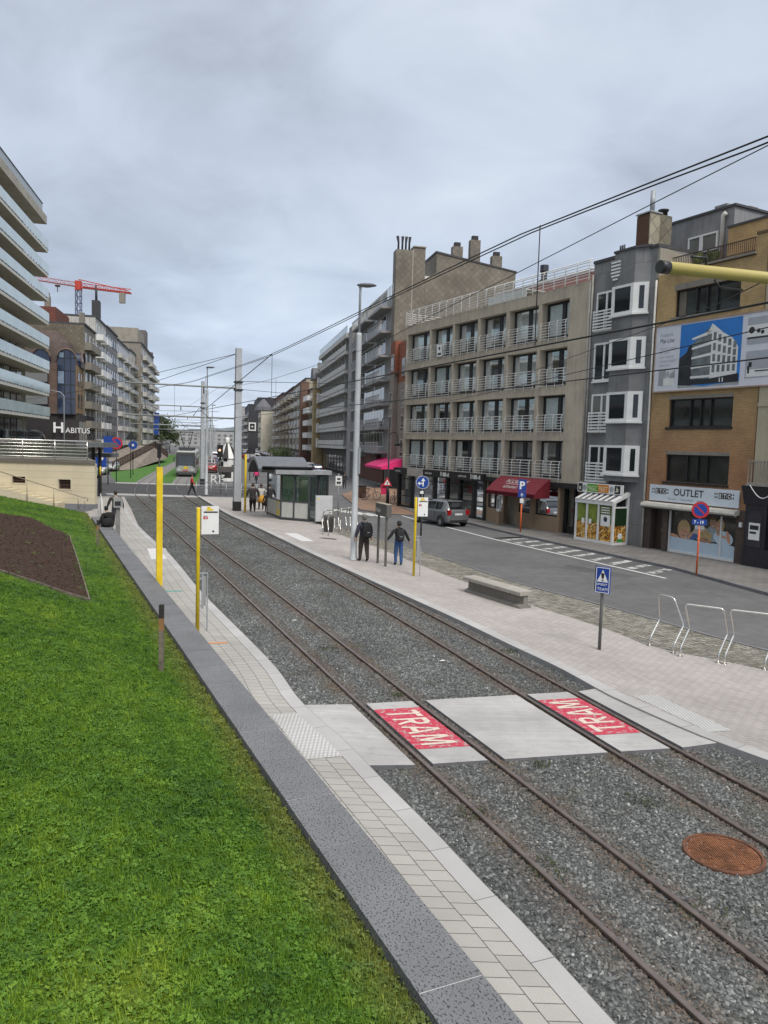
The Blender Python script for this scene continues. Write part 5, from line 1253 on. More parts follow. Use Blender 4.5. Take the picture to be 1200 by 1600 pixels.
el(1.65, 0.98, 0.42, 0.30, 7, 0.004, 0.25); el(1.95, 0.86, 0.33, 0.28, 2, 0.006, 0.2); el(1.85, 0.7, 0.2, 0.12, 1, 0.007, 0.1); el(2.1, 0.68, 0.2, 0.06, 1, 0.007, -0.5)
el(2.32, 1.02, 0.36, 0.36, 5, 0.004, -0.2); el(2.3, 1.52, 0.17, 0.27, 1, 0.006, 0.1); el(2.3, 1.73, 0.18, 0.1, 3, 0.007, 0.1); el(2.3, 1.36, 0.07, 0.03, 7, 0.008); el(2.24, 1.56, 0.02, 0.015, 8, 0.008); el(2.38, 1.56, 0.02, 0.015, 8, 0.008)
el(2.66, 1.38, 0.22, 0.33, 2, 0.005, -0.2); el(2.62, 1.36, 0.15, 0.23, 0, 0.007, -0.1); el(2.56, 1.28, 0.05, 0.02, 7, 0.008); el(2.57, 1.42, 0.018, 0.014, 8, 0.008); el(2.68, 1.42, 0.018, 0.014, 8, 0.008)
el(2.85, 0.88, 0.5, 0.32, 6, 0.005, -0.1); el(3.1, 0.95, 0.1, 0.28, 0, 0.007, 0.3); el(2.75, 0.98, 0.3, 0.06, 0, 0.006, -0.3)
m.build('printed_family', [SK1, SK2, HB, HD, CLB, CLG, SHT, CRM, DKE], fp)
m = MB(FB); m.box(-5.42, -5.3, 0.012, 0.1, 1.75, 1.95); m.build('alarm_box', SIGNW, yb)
# ---- cream house with a dark shop front at the frame's edge
rb = thing('corner_pub_house', fpos(-9.5), 'cream house with a black shop front and balcony beside the yellow brick building', 'building', 'buildings of the near right block')
CRMW = stained('cream_render', (0.42, 0.37, 0.27), (0.2, 0.17, 0.13), 0.35)
m = MB(FB); m.box(-14, -5.76, -10, -0.02, FG0, 13.2); m.box(-6.6, -5.8, -0.02, 0.06, 3.6, 13.0); m.box(-14, -5.8, -0.02, 0.1, 6.75, 6.9); m.box(-14, -5.8, -0.02, 0.12, 13.2, 13.5); m.build('wall', CRMW, rb)
NAVY = plain('black_shopfront_paint', (0.022, 0.02, 0.028), 0.45, var=0.2)
m = MB(FB); m.box(-14, -5.62, -0.02, 0.22, FG0, 0.95); m.box(-6.6, -5.62, -0.02, 0.16, 0.95, 2.75); m.box(-14, -6.6, -0.3, -0.02 + 0.04, 0.95, 2.75); m.prism([(0.0, 2.75), (0.2, 2.75), (0.35, 3.3), (0.42, 3.42), (0.42, 3.52), (0, 3.52)], -14, -5.55, 0, 'a'); m.build('shop_front', NAVY, rb)
m = MB(FB); m.prism([(-0.0 - 6.08 + 0.34 * math.cos(t), 2.15 + 0.34 * math.sin(t)) for t in [math.pi * k / 10 for k in range(11)]] + [(-6.42, 1.0), (-5.74, 1.0)], 0.16, 0.175, 0, 'b'); m.build('arched_panel', plain('black_panel', (0.035, 0.032, 0.042), 0.4), rb)
m = MB(FB); m.box(-6.35, -5.85, 0.175, 0.19, 1.3, 2.0); m.build('menu_frame', SIGNW, rb)
m = MB(FB); m.box(-6.3, -5.9, 0.19, 0.193, 1.72, 1.9); m.box(-6.2, -5.9, 0.19, 0.193, 1.55, 1.64); m.build('menu_print', SBLK, rb)
m = MB(FB); m.box(-14, -5.8, 0.0, 0.5, 3.52, 3.64)
for i in range(34): a = -5.85 - i * 0.14; m.bar((a, 0.45, 3.64), (a, 0.45, 4.5), 0.035)
m.bar((-14, 0.45, 4.52), (-5.8, 0.45, 4.52), 0.06); m.build('balcony', plain('weathered_rail', (0.28, 0.26, 0.23), 0.6), rb)
for z0 in (3.9, 7.3, 10.3):
    for a in (-8.2, -11):
        m = MB(FB); m.box(a - 0.7, a + 0.7, -0.02, 0.05, z0, z0 + 1.9); f = m.build('window', DARK, rb); m = MB(FB); m.face([(a - 0.6, 0.055, z0 + 0.1), (a + 0.6, 0.055, z0 + 0.1), (a + 0.6, 0.055, z0 + 1.8), (a - 0.6, 0.055, z0 + 1.8)]); m.build('pane', FGLASS, f)
m = MB(FB); m.tube([(-6.0 - 0.12 * k, 0.5, 3.55 - 0.5 * math.sin(math.pi * k / 10)) for k in range(11)], 0.02, 5); m.build('hanging_cable', SIGNW, rb)
# ================================================================== BUILDINGS FARTHER DOWN THE STREET
D12 = (-0.208, 0.978)
FR_ = Fr((0.5, 88), D12, (-0.978, -0.208))      # right-hand row: a away, b toward the road
FL_ = Fr((-36.5, 73), D12, (0.978, 0.208))      # left-hand row
def fth(F, s, name, label, group): v = F(s, 0, 0.1); return thing(name, v, label, 'building', group)
GRR, GRL = 'buildings of the far right row', 'buildings of the left row'
def block(F, name, label, group, s0, s1, ztop, wall, floors, nbay, depth=12, win=(1.3, 1.6, 0.8), z0=0.1, frame=None, balc=None, glass=None, roofm=None, edge=0.0, endwall=None, shop=True, door=True):
    """floors: list of floor levels; balc: dict(b, kind, mat, spans, floors)"""
    t = fth(F, (s0 + s1) / 2, name, label, group)
    m = MB(F); m.box(s0, s1, -depth, edge, z0, ztop); m.build('wall', wall, t)
    if endwall: m = MB(F); m.box(s0 - 0.06, s0 - 0.004, -depth, edge - 0.05, endwall[1], ztop - 0.02); m.build('end_cladding', endwall[0], t)
    m = MB(F); m.box(s0 - 0.08, s1, -depth, edge + 0.22, ztop, ztop + 0.25); m.build('cornice', roofm or MATS['roof_edge'], t)
    fr = frame or WHITE; gl = glass or FGLASS
    ww, wh, sill = win; pitch = (s1 - s0) / nbay
    m = MB(F); a = s0 + pitch / 2; z = floors[0] + sill
    m.box(a - ww / 2, a + ww / 2, edge - 0.02, edge + 0.05, z, z + wh, 0)
    for k in range(2): 
        b0 = a - ww / 2 + 0.08 + k * ww / 2 - 0.04 * k; m.box(b0, b0 + ww / 2 - 0.1, edge + 0.05, edge + 0.056, z + 0.08, z + wh - 0.08, 1)
    w0 = m.build('window', [fr, gl], t); first = True
    for f in floors:
        for i in range(nbay):
            if first: first = False; continue
            shift(w0, F.d * (i * pitch) + Vector((0, 0, f - floors[0])), t)
    if shop:
        m = MB(F); m.box(s0 + 0.3, s1 - 0.3, edge, edge + 0.06, z0, floors[0] - 0.5); m.build('shop_front', BLK, t)
        m = MB(F); n = max(2, nbay)
        for i in range(n): q = s0 + (s1 - s0) * (i + 0.15) / n; m.box(q, q + (s1 - s0) * 0.7 / n, edge + 0.06, edge + 0.07, z0 + 0.5, floors[0] - 1.0)
        m.build('shop_window', FGLASS, t)
    if balc: balconies(F, t, floors, **balc, edge=edge)
    return t
def balconies(F, t, floors, spans, b=1.2, kind='solid', mat=None, h=1.0, slab=0.2, skip=0, edge=0.0, railm=None):
    b = b + edge
    first = None
    for (q0, q1) in spans:
        m = MB(F); z = floors[0]
        m.box(q0, q1, edge - 0.05, b, z - slab, z)
        if kind == 'solid':
            m.box(q0, q1, b - 0.12, b, z, z + h); m.box(q0, q0 + 0.12, edge, b - 0.12, z, z + h); m.box(q1 - 0.12, q1, edge, b - 0.12, z, z + h)
        o = m.build('balcony', mat or WHITE, t)
        if kind in ('glass', 'bars'):
            r = MB(F)
            if kind == 'glass':
                r.box(q0, q1, b - 0.05, b - 0.02, z + 0.06, z + h, 0); r.box(q0, q0 + 0.03, edge, b - 0.05, z + 0.06, z + h, 0); r.box(q1 - 0.03, q1, edge, b - 0.05, z + 0.06, z + h, 0)
                n = max(2, int((q1 - q0) / 1.3))
                for i in range(n + 1): a = q0 + (q1 - q0) * i / n; r.bar((a, b, z - 0.1), (a, b, z + h + 0.02), 0.04, m=1)
            else:
                n = max(3, int((q1 - q0) / 0.45))
                for i in range(n + 1): a = q0 + (q1 - q0) * i / n; r.bar((a, b - 0.03, z), (a, b - 0.03, z + h), 0.06, m=1)
            r.bar((q0, b - 0.03, z + h + 0.02), (q1, b - 0.03, z + h + 0.02), 0.07, m=1)
            r.build('railing', [BGL, railm or RAILW], o)
        for f in floors[1:]: shift(o, Vector((0, 0, f - floors[0])), t)
BGL = plain('balcony_glass', (0.48, 0.59, 0.61), 0.08, var=0.12, scale=0.4, spec=0.8)
BEIGE = stained('beige_cladding', (0.44, 0.41, 0.34), (0.2, 0.18, 0.15), 0.3)
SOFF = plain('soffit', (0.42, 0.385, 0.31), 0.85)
# ---------------------------------------------------------------- left: white block with long glass balconies
t = fth(FL_, 0, 'apartment_block', 'tall cream block with long glass balconies at the left edge', GRL)
LV = [7.1, 9.85, 12.6, 15.45, 18.3, 21.1, 23.95, 26.8]
LS0, LS1 = -46.0, 21.4
m = MB(FL_); m.box(LS0, LS1 - 2.2, -14, -2.2, 0.1, 31.0); m.build('wall', BEIGE, t)
m = MB(FL_); m.box(LS0, LS1 - 0.25, -14, -0.1, 29.75, 30.7, 0); m.box(LS0, LS1 - 0.6, -14, -0.5, 30.7, 32.0, 1); m.box(LS0, LS1 - 0.55, -14, -0.44, 32.0, 32.08, 2); m.build('roof', [BEIGE, plain('attic_panel', (0.26, 0.30, 0.32), 0.25, var=0.15), MATS['roof_edge']], t)
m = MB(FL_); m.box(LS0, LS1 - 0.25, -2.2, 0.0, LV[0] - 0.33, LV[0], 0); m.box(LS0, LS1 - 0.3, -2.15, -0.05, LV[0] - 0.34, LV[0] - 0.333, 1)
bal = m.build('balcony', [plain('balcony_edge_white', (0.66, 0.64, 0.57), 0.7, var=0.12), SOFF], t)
m = MB(FL_); n = 54
for i in range(n):
    a0 = LS0 + (LS1 - 0.1 - LS0) * i / n; a1 = LS0 + (LS1 - 0.1 - LS0) * (i + 1) / n - 0.02
    m.box(a0, a1, 0.03, 0.045, LV[0] + 0.06, LV[0] + 1.1, 0)
    m.bar((a0, 0.02, LV[0] - 0.05), (a0, 0.02, LV[0] + 0.1), 0.06, m=1)
for i in range(5):
    m.bar((LS1 - 0.1, 0.0 - 0.5 * i, LV[0]), (LS1 - 0.1, 0.0 - 0.5 * i, LV[0] + 1.1), 0.04, m=1)
m.bar((LS1 - 0.1, 0.03, LV[0] + 1.1), (LS1 - 0.1, -2.1, LV[0] + 1.1), 0.05, m=1)
m.box(LS1 - 0.12, LS1 - 0.1, -2.1, 0.0, LV[0] + 0.06, LV[0] + 1.05, 0)
m.build('glass_railing', [BGL, DARK], bal)
for f in LV[1:]: shift(bal, Vector((0, 0, f - LV[0])), t)
m = MB(FL_); sp_ = 2.6; a = LS0 + 1.0
m.box(a, a + 2.1, -2.2, -2.12, LV[0] + 0.1, LV[0] + 2.3, 0)
for k in range(2): m.box(a + 0.06 + k * 1.02, a + 1.02 + k * 1.02, -2.12, -2.112, LV[0] + 0.16, LV[0] + 2.24, 1)
w0 = m.build('window', [DARK, darkglass('hotel_glass', (0.015, 0.018, 0.022), (0.42, 0.43, 0.42), 0.42)], t)
cnt = 0
for fi, f in enumerate([4.3] + LV):
    for i in range(24):
        if (fi == 1 and i == 0) or LS0 + i * sp_ < -5: continue
        shift(w0, FL_.d * (i * sp_) + Vector((0, 0, f - LV[0])), t)
m = MB(FL_); m.box(-30, 19.0, -2.2, -0.2, 4.05, 4.3); m.build('terrace', plain('terrace_concrete', (0.3, 0.28, 0.24), 0.8), t)
m = MB(FL_)
for i in range(14): m.box(2 + i * 1.2, 3.15 + i * 1.2, -0.3, -0.27, 4.35, 5.3)
m.build('terrace_railing', seeglass('clear_glass', (0.7, 0.8, 0.78), base=0.1), t)
# ---------------------------------------------------------------- left: arched corner building
PURB = bricks('brown_brick', (0.20, 0.125, 0.095), (0.15, 0.095, 0.075), (0.11, 0.085, 0.07), 0.21, 0.07, 0.01, blot=0.3)
t = thing('corner_building', (-46.5, 115, 0.1), 'brown brick corner building with arched blue glass bay and white letters HABITUS', 'building', GRL)
A_ = Vector((-47.6, 111.6)); B_ = Vector((-45.2, 112.5)); dv = Vector(D12).normalized(); C2 = B_ + dv * 13.5
left = Vector((-62, 111.0)); back = C2 + Vector((-16, -3))
plan = [tuple(left), tuple(A_), tuple(B_), tuple(C2), tuple(back), (-62, 122)]
m = MB(); m.prism(plan, 8.0, 15.2); m.build('wall', PURB, t)
m = MB(); m.prism([(x + (0.35 if 0 < i < 4 else 0), y + 0.3) for i, (x, y) in enumerate(plan)], 0.1, 8.0); m.build('ground_floor', plain('dark_ground_floor', (0.035, 0.03, 0.03), 0.7, var=0.3), t)
SLD = slates('brown_slates', (0.085, 0.06, 0.052))
c0 = Vector((-52, 117))
m = MB(); ring0 = [Vector((*p, 15.2)) for p in plan]; ring1 = [Vector((p.x + (c0.x - p.x) * 0.22, p.y + (c0.y - p.y) * 0.22, 18.4)) for p in ring0]; ring2 = [Vector((p.x + (c0.x - p.x) * 0.6, p.y + (c0.y - p.y) * 0.6, 20.3)) for p in ring0]
for r0, r1 in ((ring0, ring1), (ring1, ring2)):
    for i in range(6): m.face([r0[i], r0[(i + 1) % 6], r1[(i + 1) % 6], r1[i]], world=True)
m.face(ring2, world=True); m.build('roof', SLD, t)
def arch_panel(P, Q, z0, zs, name, mats, proud, rim):
    d = (Q - P); w_ = d.length; d.normalize(); F = Fr((P.x, P.y), (d.x, d.y), (d.y, -d.x))
    r = w_ / 2; pts = [(0, z0), (w_, z0)] + [(r + r * math.cos(math.pi * k / 14), zs + r * math.sin(math.pi * k / 14)) for k in range(15)]
    m = MB(F); m.prism(pts, -1.2, proud, 0, 'b'); o = m.build(name, mats[0], t)
    m = MB(F); pp = [(r + (r + 0.1) * math.cos(math.pi * k / 14), proud + 0.05, zs + (r + 0.1) * math.sin(math.pi * k / 14)) for k in range(15)]
    m.tube(pp, rim, 6); m.build('arch_rim', mats[1], o); return F, w_, o
RIM = plain('copper_rim', (0.13, 0.085, 0.07), 0.6)
BLG = plain('blue_bay_glass', (0.012, 0.022, 0.055), 0.06, var=0.5, scale=0.5, spec=0.9)
dAB = (B_ - A_).normalized()
F1, w1, o1 = arch_panel(A_ + dAB * 0.1, B_ - dAB * 0.1, 8.0, 16.0, 'glass_bay', [BLG, RIM], 0.3, 0.14)
m = MB(F1)
for z in (8.0, 10.2, 12.2, 14.2, 16.0): m.bar((0, 0.33, z), (w1, 0.33, z), 0.08)
for a in (0.9, 1.75): m.bar((a, 0.33, 8.0), (a, 0.33, 17.0), 0.07)
m.build('glazing_bars', DARK, o1)
m = MB(F1); m.box(0.08, 0.85, 0.31, 0.32, 12.35, 14.1); m.box(0.25, 0.85, 0.31, 0.32, 16.05, 16.75); m.build('pale_pane', plain('sky_pane', (0.16, 0.22, 0.30), 0.05, spec=0.9), o1)
arch_panel(Vector((-50.9, 111.35)), Vector((-48.5, 111.5)), 15.0, 15.9, 'dormer', [BLG, RIM], 0.2, 0.14)
arch_panel(B_ + dv * 2.4, B_ + dv * 5.6, 15.0, 15.6, 'dormer', [BLG, RIM], 0.3, 0.14)
for z in (9.2, 12.4):
    m = MB(); m.box(-52.5, -48.7, 111.25, 111.35, z, z + 1.9, 0); m.box(-52.4, -48.8, 111.2, 111.25, z + 0.1, z + 1.8, 1); m.build('window', [DARK, FGLASS], t)
FH = Fr((B_.x, B_.y), D12, (0.978, 0.208))
m = MB(FH); m.box(0.05, 12, 0.0, 0.06, 8.2, 15.0); m.build('tan_facing', plain('tan_facing', (0.27, 0.175, 0.10), 0.85, var=0.2), t)
for z in (9.0, 12.2):
    for a in (1.0, 3.4, 5.8, 8.2): m = MB(FH); m.box(a, a + 1.3, 0.06, 0.1, z, z + 2, 0); m.box(a + 0.1, a + 1.2, 0.1, 0.106, z + 0.1, z + 1.9, 1); m.build('window', [DARK, FGLASS], t)
m = MB(FH)
for i in range(9): m.box(0.3 + i * 1.4, 0.5 + i * 1.4, 0.1, 0.5, 0.1, 7.0)
m.build('colonnade', plain('pale_column', (0.3, 0.3, 0.28), 0.7), t)
m = MB(); m.prism([(-50.6 + 1.3 * math.cos(q), 3.9 + 1.3 * math.sin(q)) for q in [math.pi * k / 10 for k in range(11)]] + [(-51.9, 0.2), (-49.3, 0.2)], 110.9, 111.3, 0, 'b'); m.build('doorway', BLK, t)
m = MB(); m.tube([(-50.6 + 1.6 * math.cos(math.pi * k / 10), 110.95, 3.9 + 1.6 * math.sin(math.pi * k / 10)) for k in range(11)], 0.12, 6); m.build('arch_rim', plain('arch_grey', (0.12, 0.11, 0.11), 0.7), t)
hs = thing('shop_letters', (-46.4, 111.4, 5.4), 'white shop letters HABITUS over the dark corner entrance', 'shop sign')
m = MB(); m.text('H', lambda x, y: Vector((-47.9 + x, 111.0 + x * 0.37, 5.35 + y)), 2.0, 0, 0, 0.045); m.text('ABITUS', lambda x, y: Vector((-46.4 + x, 111.55 + x * 0.37, 5.3 + y)), 1.1, 0, 0, 0.03, sx=0.88); m.build('letters', plain('sign_letter_white', (0.85, 0.85, 0.85), 0.5), hs)
# ---------------------------------------------------------------- left: the rest of the row
PALE = stained('pale_cladding', (0.56, 0.55, 0.52), (0.15, 0.14, 0.13), 0.5); TANB = stained('tan_cladding', (0.26, 0.235, 0.20), (0.1, 0.09, 0.08), 0.5)
GREYP = bricks('grey_cladding', (0.25, 0.25, 0.26), (0.19, 0.19, 0.20), (0.1, 0.1, 0.1), 1.5, 0.8, 0.03, blot=0.3); LGREY = stained('light_grey_render', (0.43, 0.43, 0.43), (0.12, 0.12, 0.12), 0.5)
SLT = slates('grey_brown_slates', (0.165, 0.14, 0.105))
fl = lambda z0, n, h: [z0 + i * h for i in range(n)]
tt = block(FL_, 'apartment_building', 'tan building with stacked balconies and a big slate gable wall above the arched corner building', GRL, 45.5, 56, 21.6, TANB, fl(3.4, 6, 2.95), 3, 16, balc=dict(spans=[(46, 50.3), (51, 55.5)], b=1.0, mat=TANB, kind='solid', h=0.9), endwall=(SLT, 8.0))
m = MB(FL_); m.box(45.6, 56, -14, -4, 21.6, 24.0); m.build('attic', plain('red_attic', (0.15, 0.05, 0.035), 0.8), tt)
m = MB(FL_); m.box(48.5, 49.3, -6.2, -5.4, 24, 26); m.box(48.6, 49.2, -6.1, -5.5, 26, 26.6); m.box(46, 52, -10, -9, 24, 25.3); m.box(53, 53.8, -2, -1.2, 21.8, 24.5); m.build('chimney', plain('chimney_render', (0.22, 0.2, 0.17), 0.9), tt)
tt = block(FL_, 'apartment_building', 'narrow white building with balconies, second past the arched corner building', GRL, 56.1, 68, 24.4, PALE, fl(3.6, 7, 2.9), 4, 12, balc=dict(spans=[(57, 61.5), (62.5, 67)], b=1.1, kind='solid', mat=WHITE, h=0.8))
m = MB(FL_); m.box(61.5, 63.5, -1.4, -0.2, 24.6, 28.0, 0); m.tube([(62, -0.8, 28.0), (62, -0.8, 30.6)], 0.14, 6, 0); m.tube([(63, -0.8, 28.0), (63, -0.8, 30.1)], 0.14, 6, 0); m.build('chimney', plain('black_chimney', (0.05, 0.05, 0.055), 0.8), tt)
block(FL_, 'apartment_building', 'dark grey clad building with a sheer front between white neighbours', GRL, 68.2, 83, 24.6, GREYP, fl(3.6, 7, 2.9), 5, 12, win=(1.8, 1.5, 0.8), frame=DARK)
block(FL_, 'apartment_building', 'pale grey building with many small dark windows', GRL, 83.2, 104, 24.2, LGREY, fl(3.6, 7, 2.9), 8, 12, balc=dict(spans=[(84, 92), (94, 103)], b=0.8, kind='solid', mat=PALE, h=0.7))
block(FL_, 'apartment_building', 'cream grey building with strip balconies before the tall brown block', GRL, 104.2, 115.8, 24.6, PALE, fl(3.6, 7, 2.9), 6, 12, balc=dict(spans=[(105, 115)], b=0.9, kind='solid', mat=LGREY, h=0.6))
tt = block(FL_, 'apartment_building', 'tall brown grey block with a blank side wall and penthouse', GRL, 116, 150, 27.6, TANB, fl(3.6, 8, 2.95), 9, 14, edge=1.3, balc=dict(spans=[(120, 131), (136, 149)], b=0.9, kind='solid', mat=PALE, h=0.9))
m = MB(FL_); m.box(118, 134, -9, 0.3, 27.8, 31.4); m.build('penthouse', stained('penthouse_beige', (0.33, 0.30, 0.25)), tt); m = MB(FL_); m.box(134.5, 140, -8, 0.6, 27.8, 33.2); m.build('lift_tower', plain('lift_grey', (0.14, 0.13, 0.13), 0.8), tt)
tt = block(FL_, 'apartment_building', 'brown block with open balconies at the far end of the left row', GRL, 150.5, 200, 29.6, TANB, fl(3.6, 9, 2.9), 11, 14, edge=-2.4, balc=dict(spans=[(152, 174), (177, 199)], b=1.6, kind='bars', mat=PALE, h=0.9, railm=PALE))
m = MB(FL_); m.box(185, 188, -4, -2, 29.8, 33); m.build('chimney', MATS['lift_grey'], tt)
block(FL_, 'apartment_building', 'lower grey building far off behind the tall brown block', GRL, 206.5, 300, 14, LGREY, fl(3.6, 3, 3.1), 14, 12, edge=-4)
m = MB(FL_); v = FL_(126.5, 3.2, 0)
BAN = plain('banner_blue', (0.015, 0.06, 0.28), 0.6)
fbn = thing('banner', FL_(140.5, 2.9, 0), 'tall blue banner flags on the far brown block', 'banner')
m = MB(FL_); m.box(140, 140.1, 2.3, 3.6, 6, 10); m.box(141.5, 141.6, 2.3, 3.6, 9.5, 12); m.build('cloth', BAN, fbn); m = MB(FL_); m.bar((140.05, 2.2, 10), (140.05, 3.6, 10), 0.08); m.bar((141.55, 2.2, 12), (141.55, 3.6, 12), 0.08); m.build('bracket', STEEL, fbn)
# ---------------------------------------------------------------- tower crane
cr = thing('tower_crane', (-80, 201, 0.1), 'red and white tower crane with a dark blue mast above the left row', 'crane')
CRR = plain('crane_red', (0.50, 0.06, 0.035), 0.5); CRN = plain('crane_mast_blue', (0.03, 0.045, 0.11), 0.5)
def lattice(m, P, Q, w_, n, r, mm=0, tri=False):
    P = Vector(P); Q = Vector(Q); d = (Q - P).normalized(); x = d.cross(Vector((0, 0, 1)));
    if x.length < 0.1: x = Vector((1, 0, 0))
    x.normalize(); y = x.cross(d)
    cs = [x * -w_ / 2, x * w_ / 2, y * w_] if tri else [(x + y) * w_ / 2, (x - y) * w_ / 2, (-x - y) * w_ / 2, (y - x) * w_ / 2]
    for c in cs: m.tube([P + c, Q + c], r, 5, mm, world=True)
    for i in range(n):
        a = P.lerp(Q, i / n); b = P.lerp(Q, (i + 1) / n)
        for k in range(len(cs)): m.tube([a + cs[k], b + cs[(k + 1) % len(cs)]], r * 0.6, 4, mm, world=True)
        for k in range(len(cs)): m.tube([a + cs[k], a + cs[(k + 1) % len(cs)]], r * 0.6, 4, mm, world=True)
m = MB(); lattice(m, (-80, 201, 0), (-80, 201, 42.5), 1.2, 24, 0.10); m.build('mast', CRN, cr)
m = MB(); lattice(m, (-80.8, 200.7, 43.2), (-116, 186, 45.6), 1.0, 22, 0.085, tri=True); m.build('jib', plain('crane_jib', (0.5, 0.16, 0.14), 0.5), cr)
m = MB(); lattice(m, (-79, 201.3, 43.2), (-68.2, 205.8, 42.9), 0.9, 7, 0.09, tri=True); m.bar((-80, 201, 43), (-68, 205.9, 42.7), 0.9, 0.25); m.build('counter_jib', CRR, cr)
m = MB(); m.box(-70.8, -69.4, 204.4, 205.4, 40.0, 42.6); m.build('counterweight', plain('counterweight', (0.25, 0.24, 0.2), 0.9), cr)
m = MB(); m.box(-80.7, -79.3, 200.3, 201.7, 42.3, 44.6); m.tube([(-80, 201, 45), (-69, 205.4, 43.4)], 0.12, 5, world=True); m.build('slewing_head', CRR, cr)
m = MB(); m.box(-84.9, -83.9, 198.2, 199.2, 42.6, 43); m.tube([(-84.4, 198.7, 42.6), (-84.4, 198.7, 41.3)], 0.1, 5, world=True); m.build('trolley', plain('crane_dark', (0.08, 0.03, 0.03), 0.6), cr)
# ---------------------------------------------------------------- right row
ORT = plain('orange_roof_tiles', (0.24, 0.075, 0.035), 0.8, var=0.35, scale=3)
PINKW = stained('grey_pink_render', (0.26, 0.225, 0.20), (0.1, 0.09, 0.085), 0.45)
t = fth(FR_, -3.5, 'old_house', 'small old house with steep orange mansard roof, squeezed beside the tall slate gable', GRR)
m = MB(FR_); m.box(-8, -0.1, -9, 0, 0.1, 11.6); m.box(-2.9, -0.9, 0, 0.5, 3.2, 12.6); m.build('wall', PINKW, t)
m = MB(FR_); m.prism([(-8, 11.6), (-0.1, 11.6), (-0.5, 15.9), (-7.6, 15.9)], -8.5, -0.02, 0, 'b'); m.build('roof', ORT, t)
m = MB(FR_); m.prism([(-3.3, 12.6), (-0.5, 12.6), (-0.9, 16.2), (-2.9, 16.2)], -2, 0.4, 0, 'b'); m.build('roof', plain('dark_orange_tiles', (0.2, 0.06, 0.03), 0.8, var=0.3), t)
for a in (-1.9, -5.6):
    for z in (3.6, 6.2, 8.8, 12.9 if a > -3 else 12.2):
        b = 0.5 if a > -3 else 0.0
        if z > 12: b = 0.42 if a > -3 else 0.02
        m = MB(FR_); m.box(a - 0.65, a + 0.65, b - 0.05, b + 0.05, z, z + 1.9, 0)
        for k in range(3): m.box(a - 0.55 + k * 0.38, a - 0.23 + k * 0.38, b + 0.05, b + 0.056, z + 0.6, z + 1.8, 1); m.box(a - 0.55 + k * 0.38, a - 0.23 + k * 0.38, b + 0.05, b + 0.056, z + 0.1, z + 0.5, 1)
        m.build('window', [plain('cream_frame', (0.42, 0.38, 0.33), 0.6), FGLASS], t)
m = MB(FR_); m.box(-7.8, -0.3, 0, 0.08, 0.3, 2.9); m.build('shop_front', BLK, t)
pa = thing('awning', FR_(-1, 1, 2.2), 'bright pink shop awning under the old house with the orange roof', 'awning')
PINK = plain('pink_awning', (0.70, 0.02, 0.17), 0.6, var=0.08)
m = MB(FR_)
for q0, q1 in ((-6.6, -2.4), (-2.4, 3.4)):
    m.face([(q0, 0.1, 3.4), (q1, 0.1, 3.4), (q1 - 0.1, 2.3, 2.5), (q0 + 0.1, 2.3, 2.5)]); m.face([(q0 + 0.1, 2.3, 2.5), (q1 - 0.1, 2.3, 2.5), (q1 - 0.1, 2.3, 2.25), (q0 + 0.1, 2.3, 2.25)])
    m.face([(q0, 0.1, 3.38), (q0 + 0.1, 2.3, 2.48), (q0 + 0.1, 2.3, 2.25), (q0, 0.1, 2.3)])
m.build('canopy', PINK, pa); m = MB(FR_)
for a in (-6.4, -2.4, 3.2): m.bar((a, 0.0, 2.7), (a, 2.2, 2.4), 0.05)
m.build('awning_arm', WHITE, pa)
# tall building with the slate gable, chimney stacks and glass balconies
t = fth(FR_, 11, 'apartment_building', 'tall slate gabled building with chimney stacks and metal balconies behind the old house', GRR)
CONG = stained('grey_concrete', (0.34, 0.335, 0.33), (0.1, 0.1, 0.1), 0.4)
m = MB(FR_); m.box(0, 22, -14, 0, 0.1, 21.8); m.build('wall', CONG, t)
GABS = slates('gable_slates', (0.20, 0.18, 0.145))
m = MB(FR_); m.prism([(-14.2, 0.1), (-14.2, 25.1), (-4.7, 26.6), (-4.7, 24.4), (-3.4, 23.6), (-3.4, 0.1)], -0.12, 6, 0, 'a'); m.build('gable_wall', GABS, t)
m = MB(FR_); m.prism([(-14.3, 25.1), (-14.3, 25.25), (-4.6, 26.8), (-4.6, 26.6)], -0.2, 6.1, 0, 'a'); m.build('roof_edge', MATS['roof_edge'], t)
m = MB(FR_); m.box(-0.35, 1.2, -1.9, 0.03, 12, 26.6); m.box(-0.25, 1.2, -3.35, -1.9, 12, 27.0); m.build('chimney_stack', GABS, t)
m = MB(FR_); m.box(-0.36, -0.3, -1.95, -1.85, 12, 26.7); m.box(-0.38, 1.25, -3.4, -1.95, 27.0, 27.12); m.build('chimney_edge', plain('pale_trim', (0.36, 0.33, 0.28), 0.8), t)
m = MB(FR_)
for b in (-0.35, -0.8, -1.2, -1.6): m.tube([(0.4, b, 26.6), (0.4, b, 27.5), (0.4, b + rnd.uniform(-0.15, 0.15), 28.2)], [0.11, 0.11, 0.17], 6)
m.build('chimney_pots', plain('sooty_pots', (0.035, 0.03, 0.035), 0.8), t)
for b, h in ((-7.5, 28.3), (-9.6, 29.2), (-12.3, 27.6)): m = MB(FR_); m.box(1, 1.8, b - 0.6, b + 0.6, 25, h - 0.5, 0); m.box(1.15, 1.65, b - 0.35, b + 0.35, h - 0.5, h, 1); m.build('chimney', [GABS, MATS['sooty_pots']], t)
fz = fl(4.1, 7, 2.75)
m = MB(FR_); m.box(4, 21, -0.02, 0.05, 4.6, 6.4, 0)
for k in range(9): m.box(4.15 + k * 1.87, 5.85 + k * 1.87, 0.05, 0.056, 4.7, 6.3, 1)
w0 = m.build('window', [WHITE, FGLASS], t)
for f in fz[1:]: shift(w0, Vector((0, 0, f - fz[0])), t)
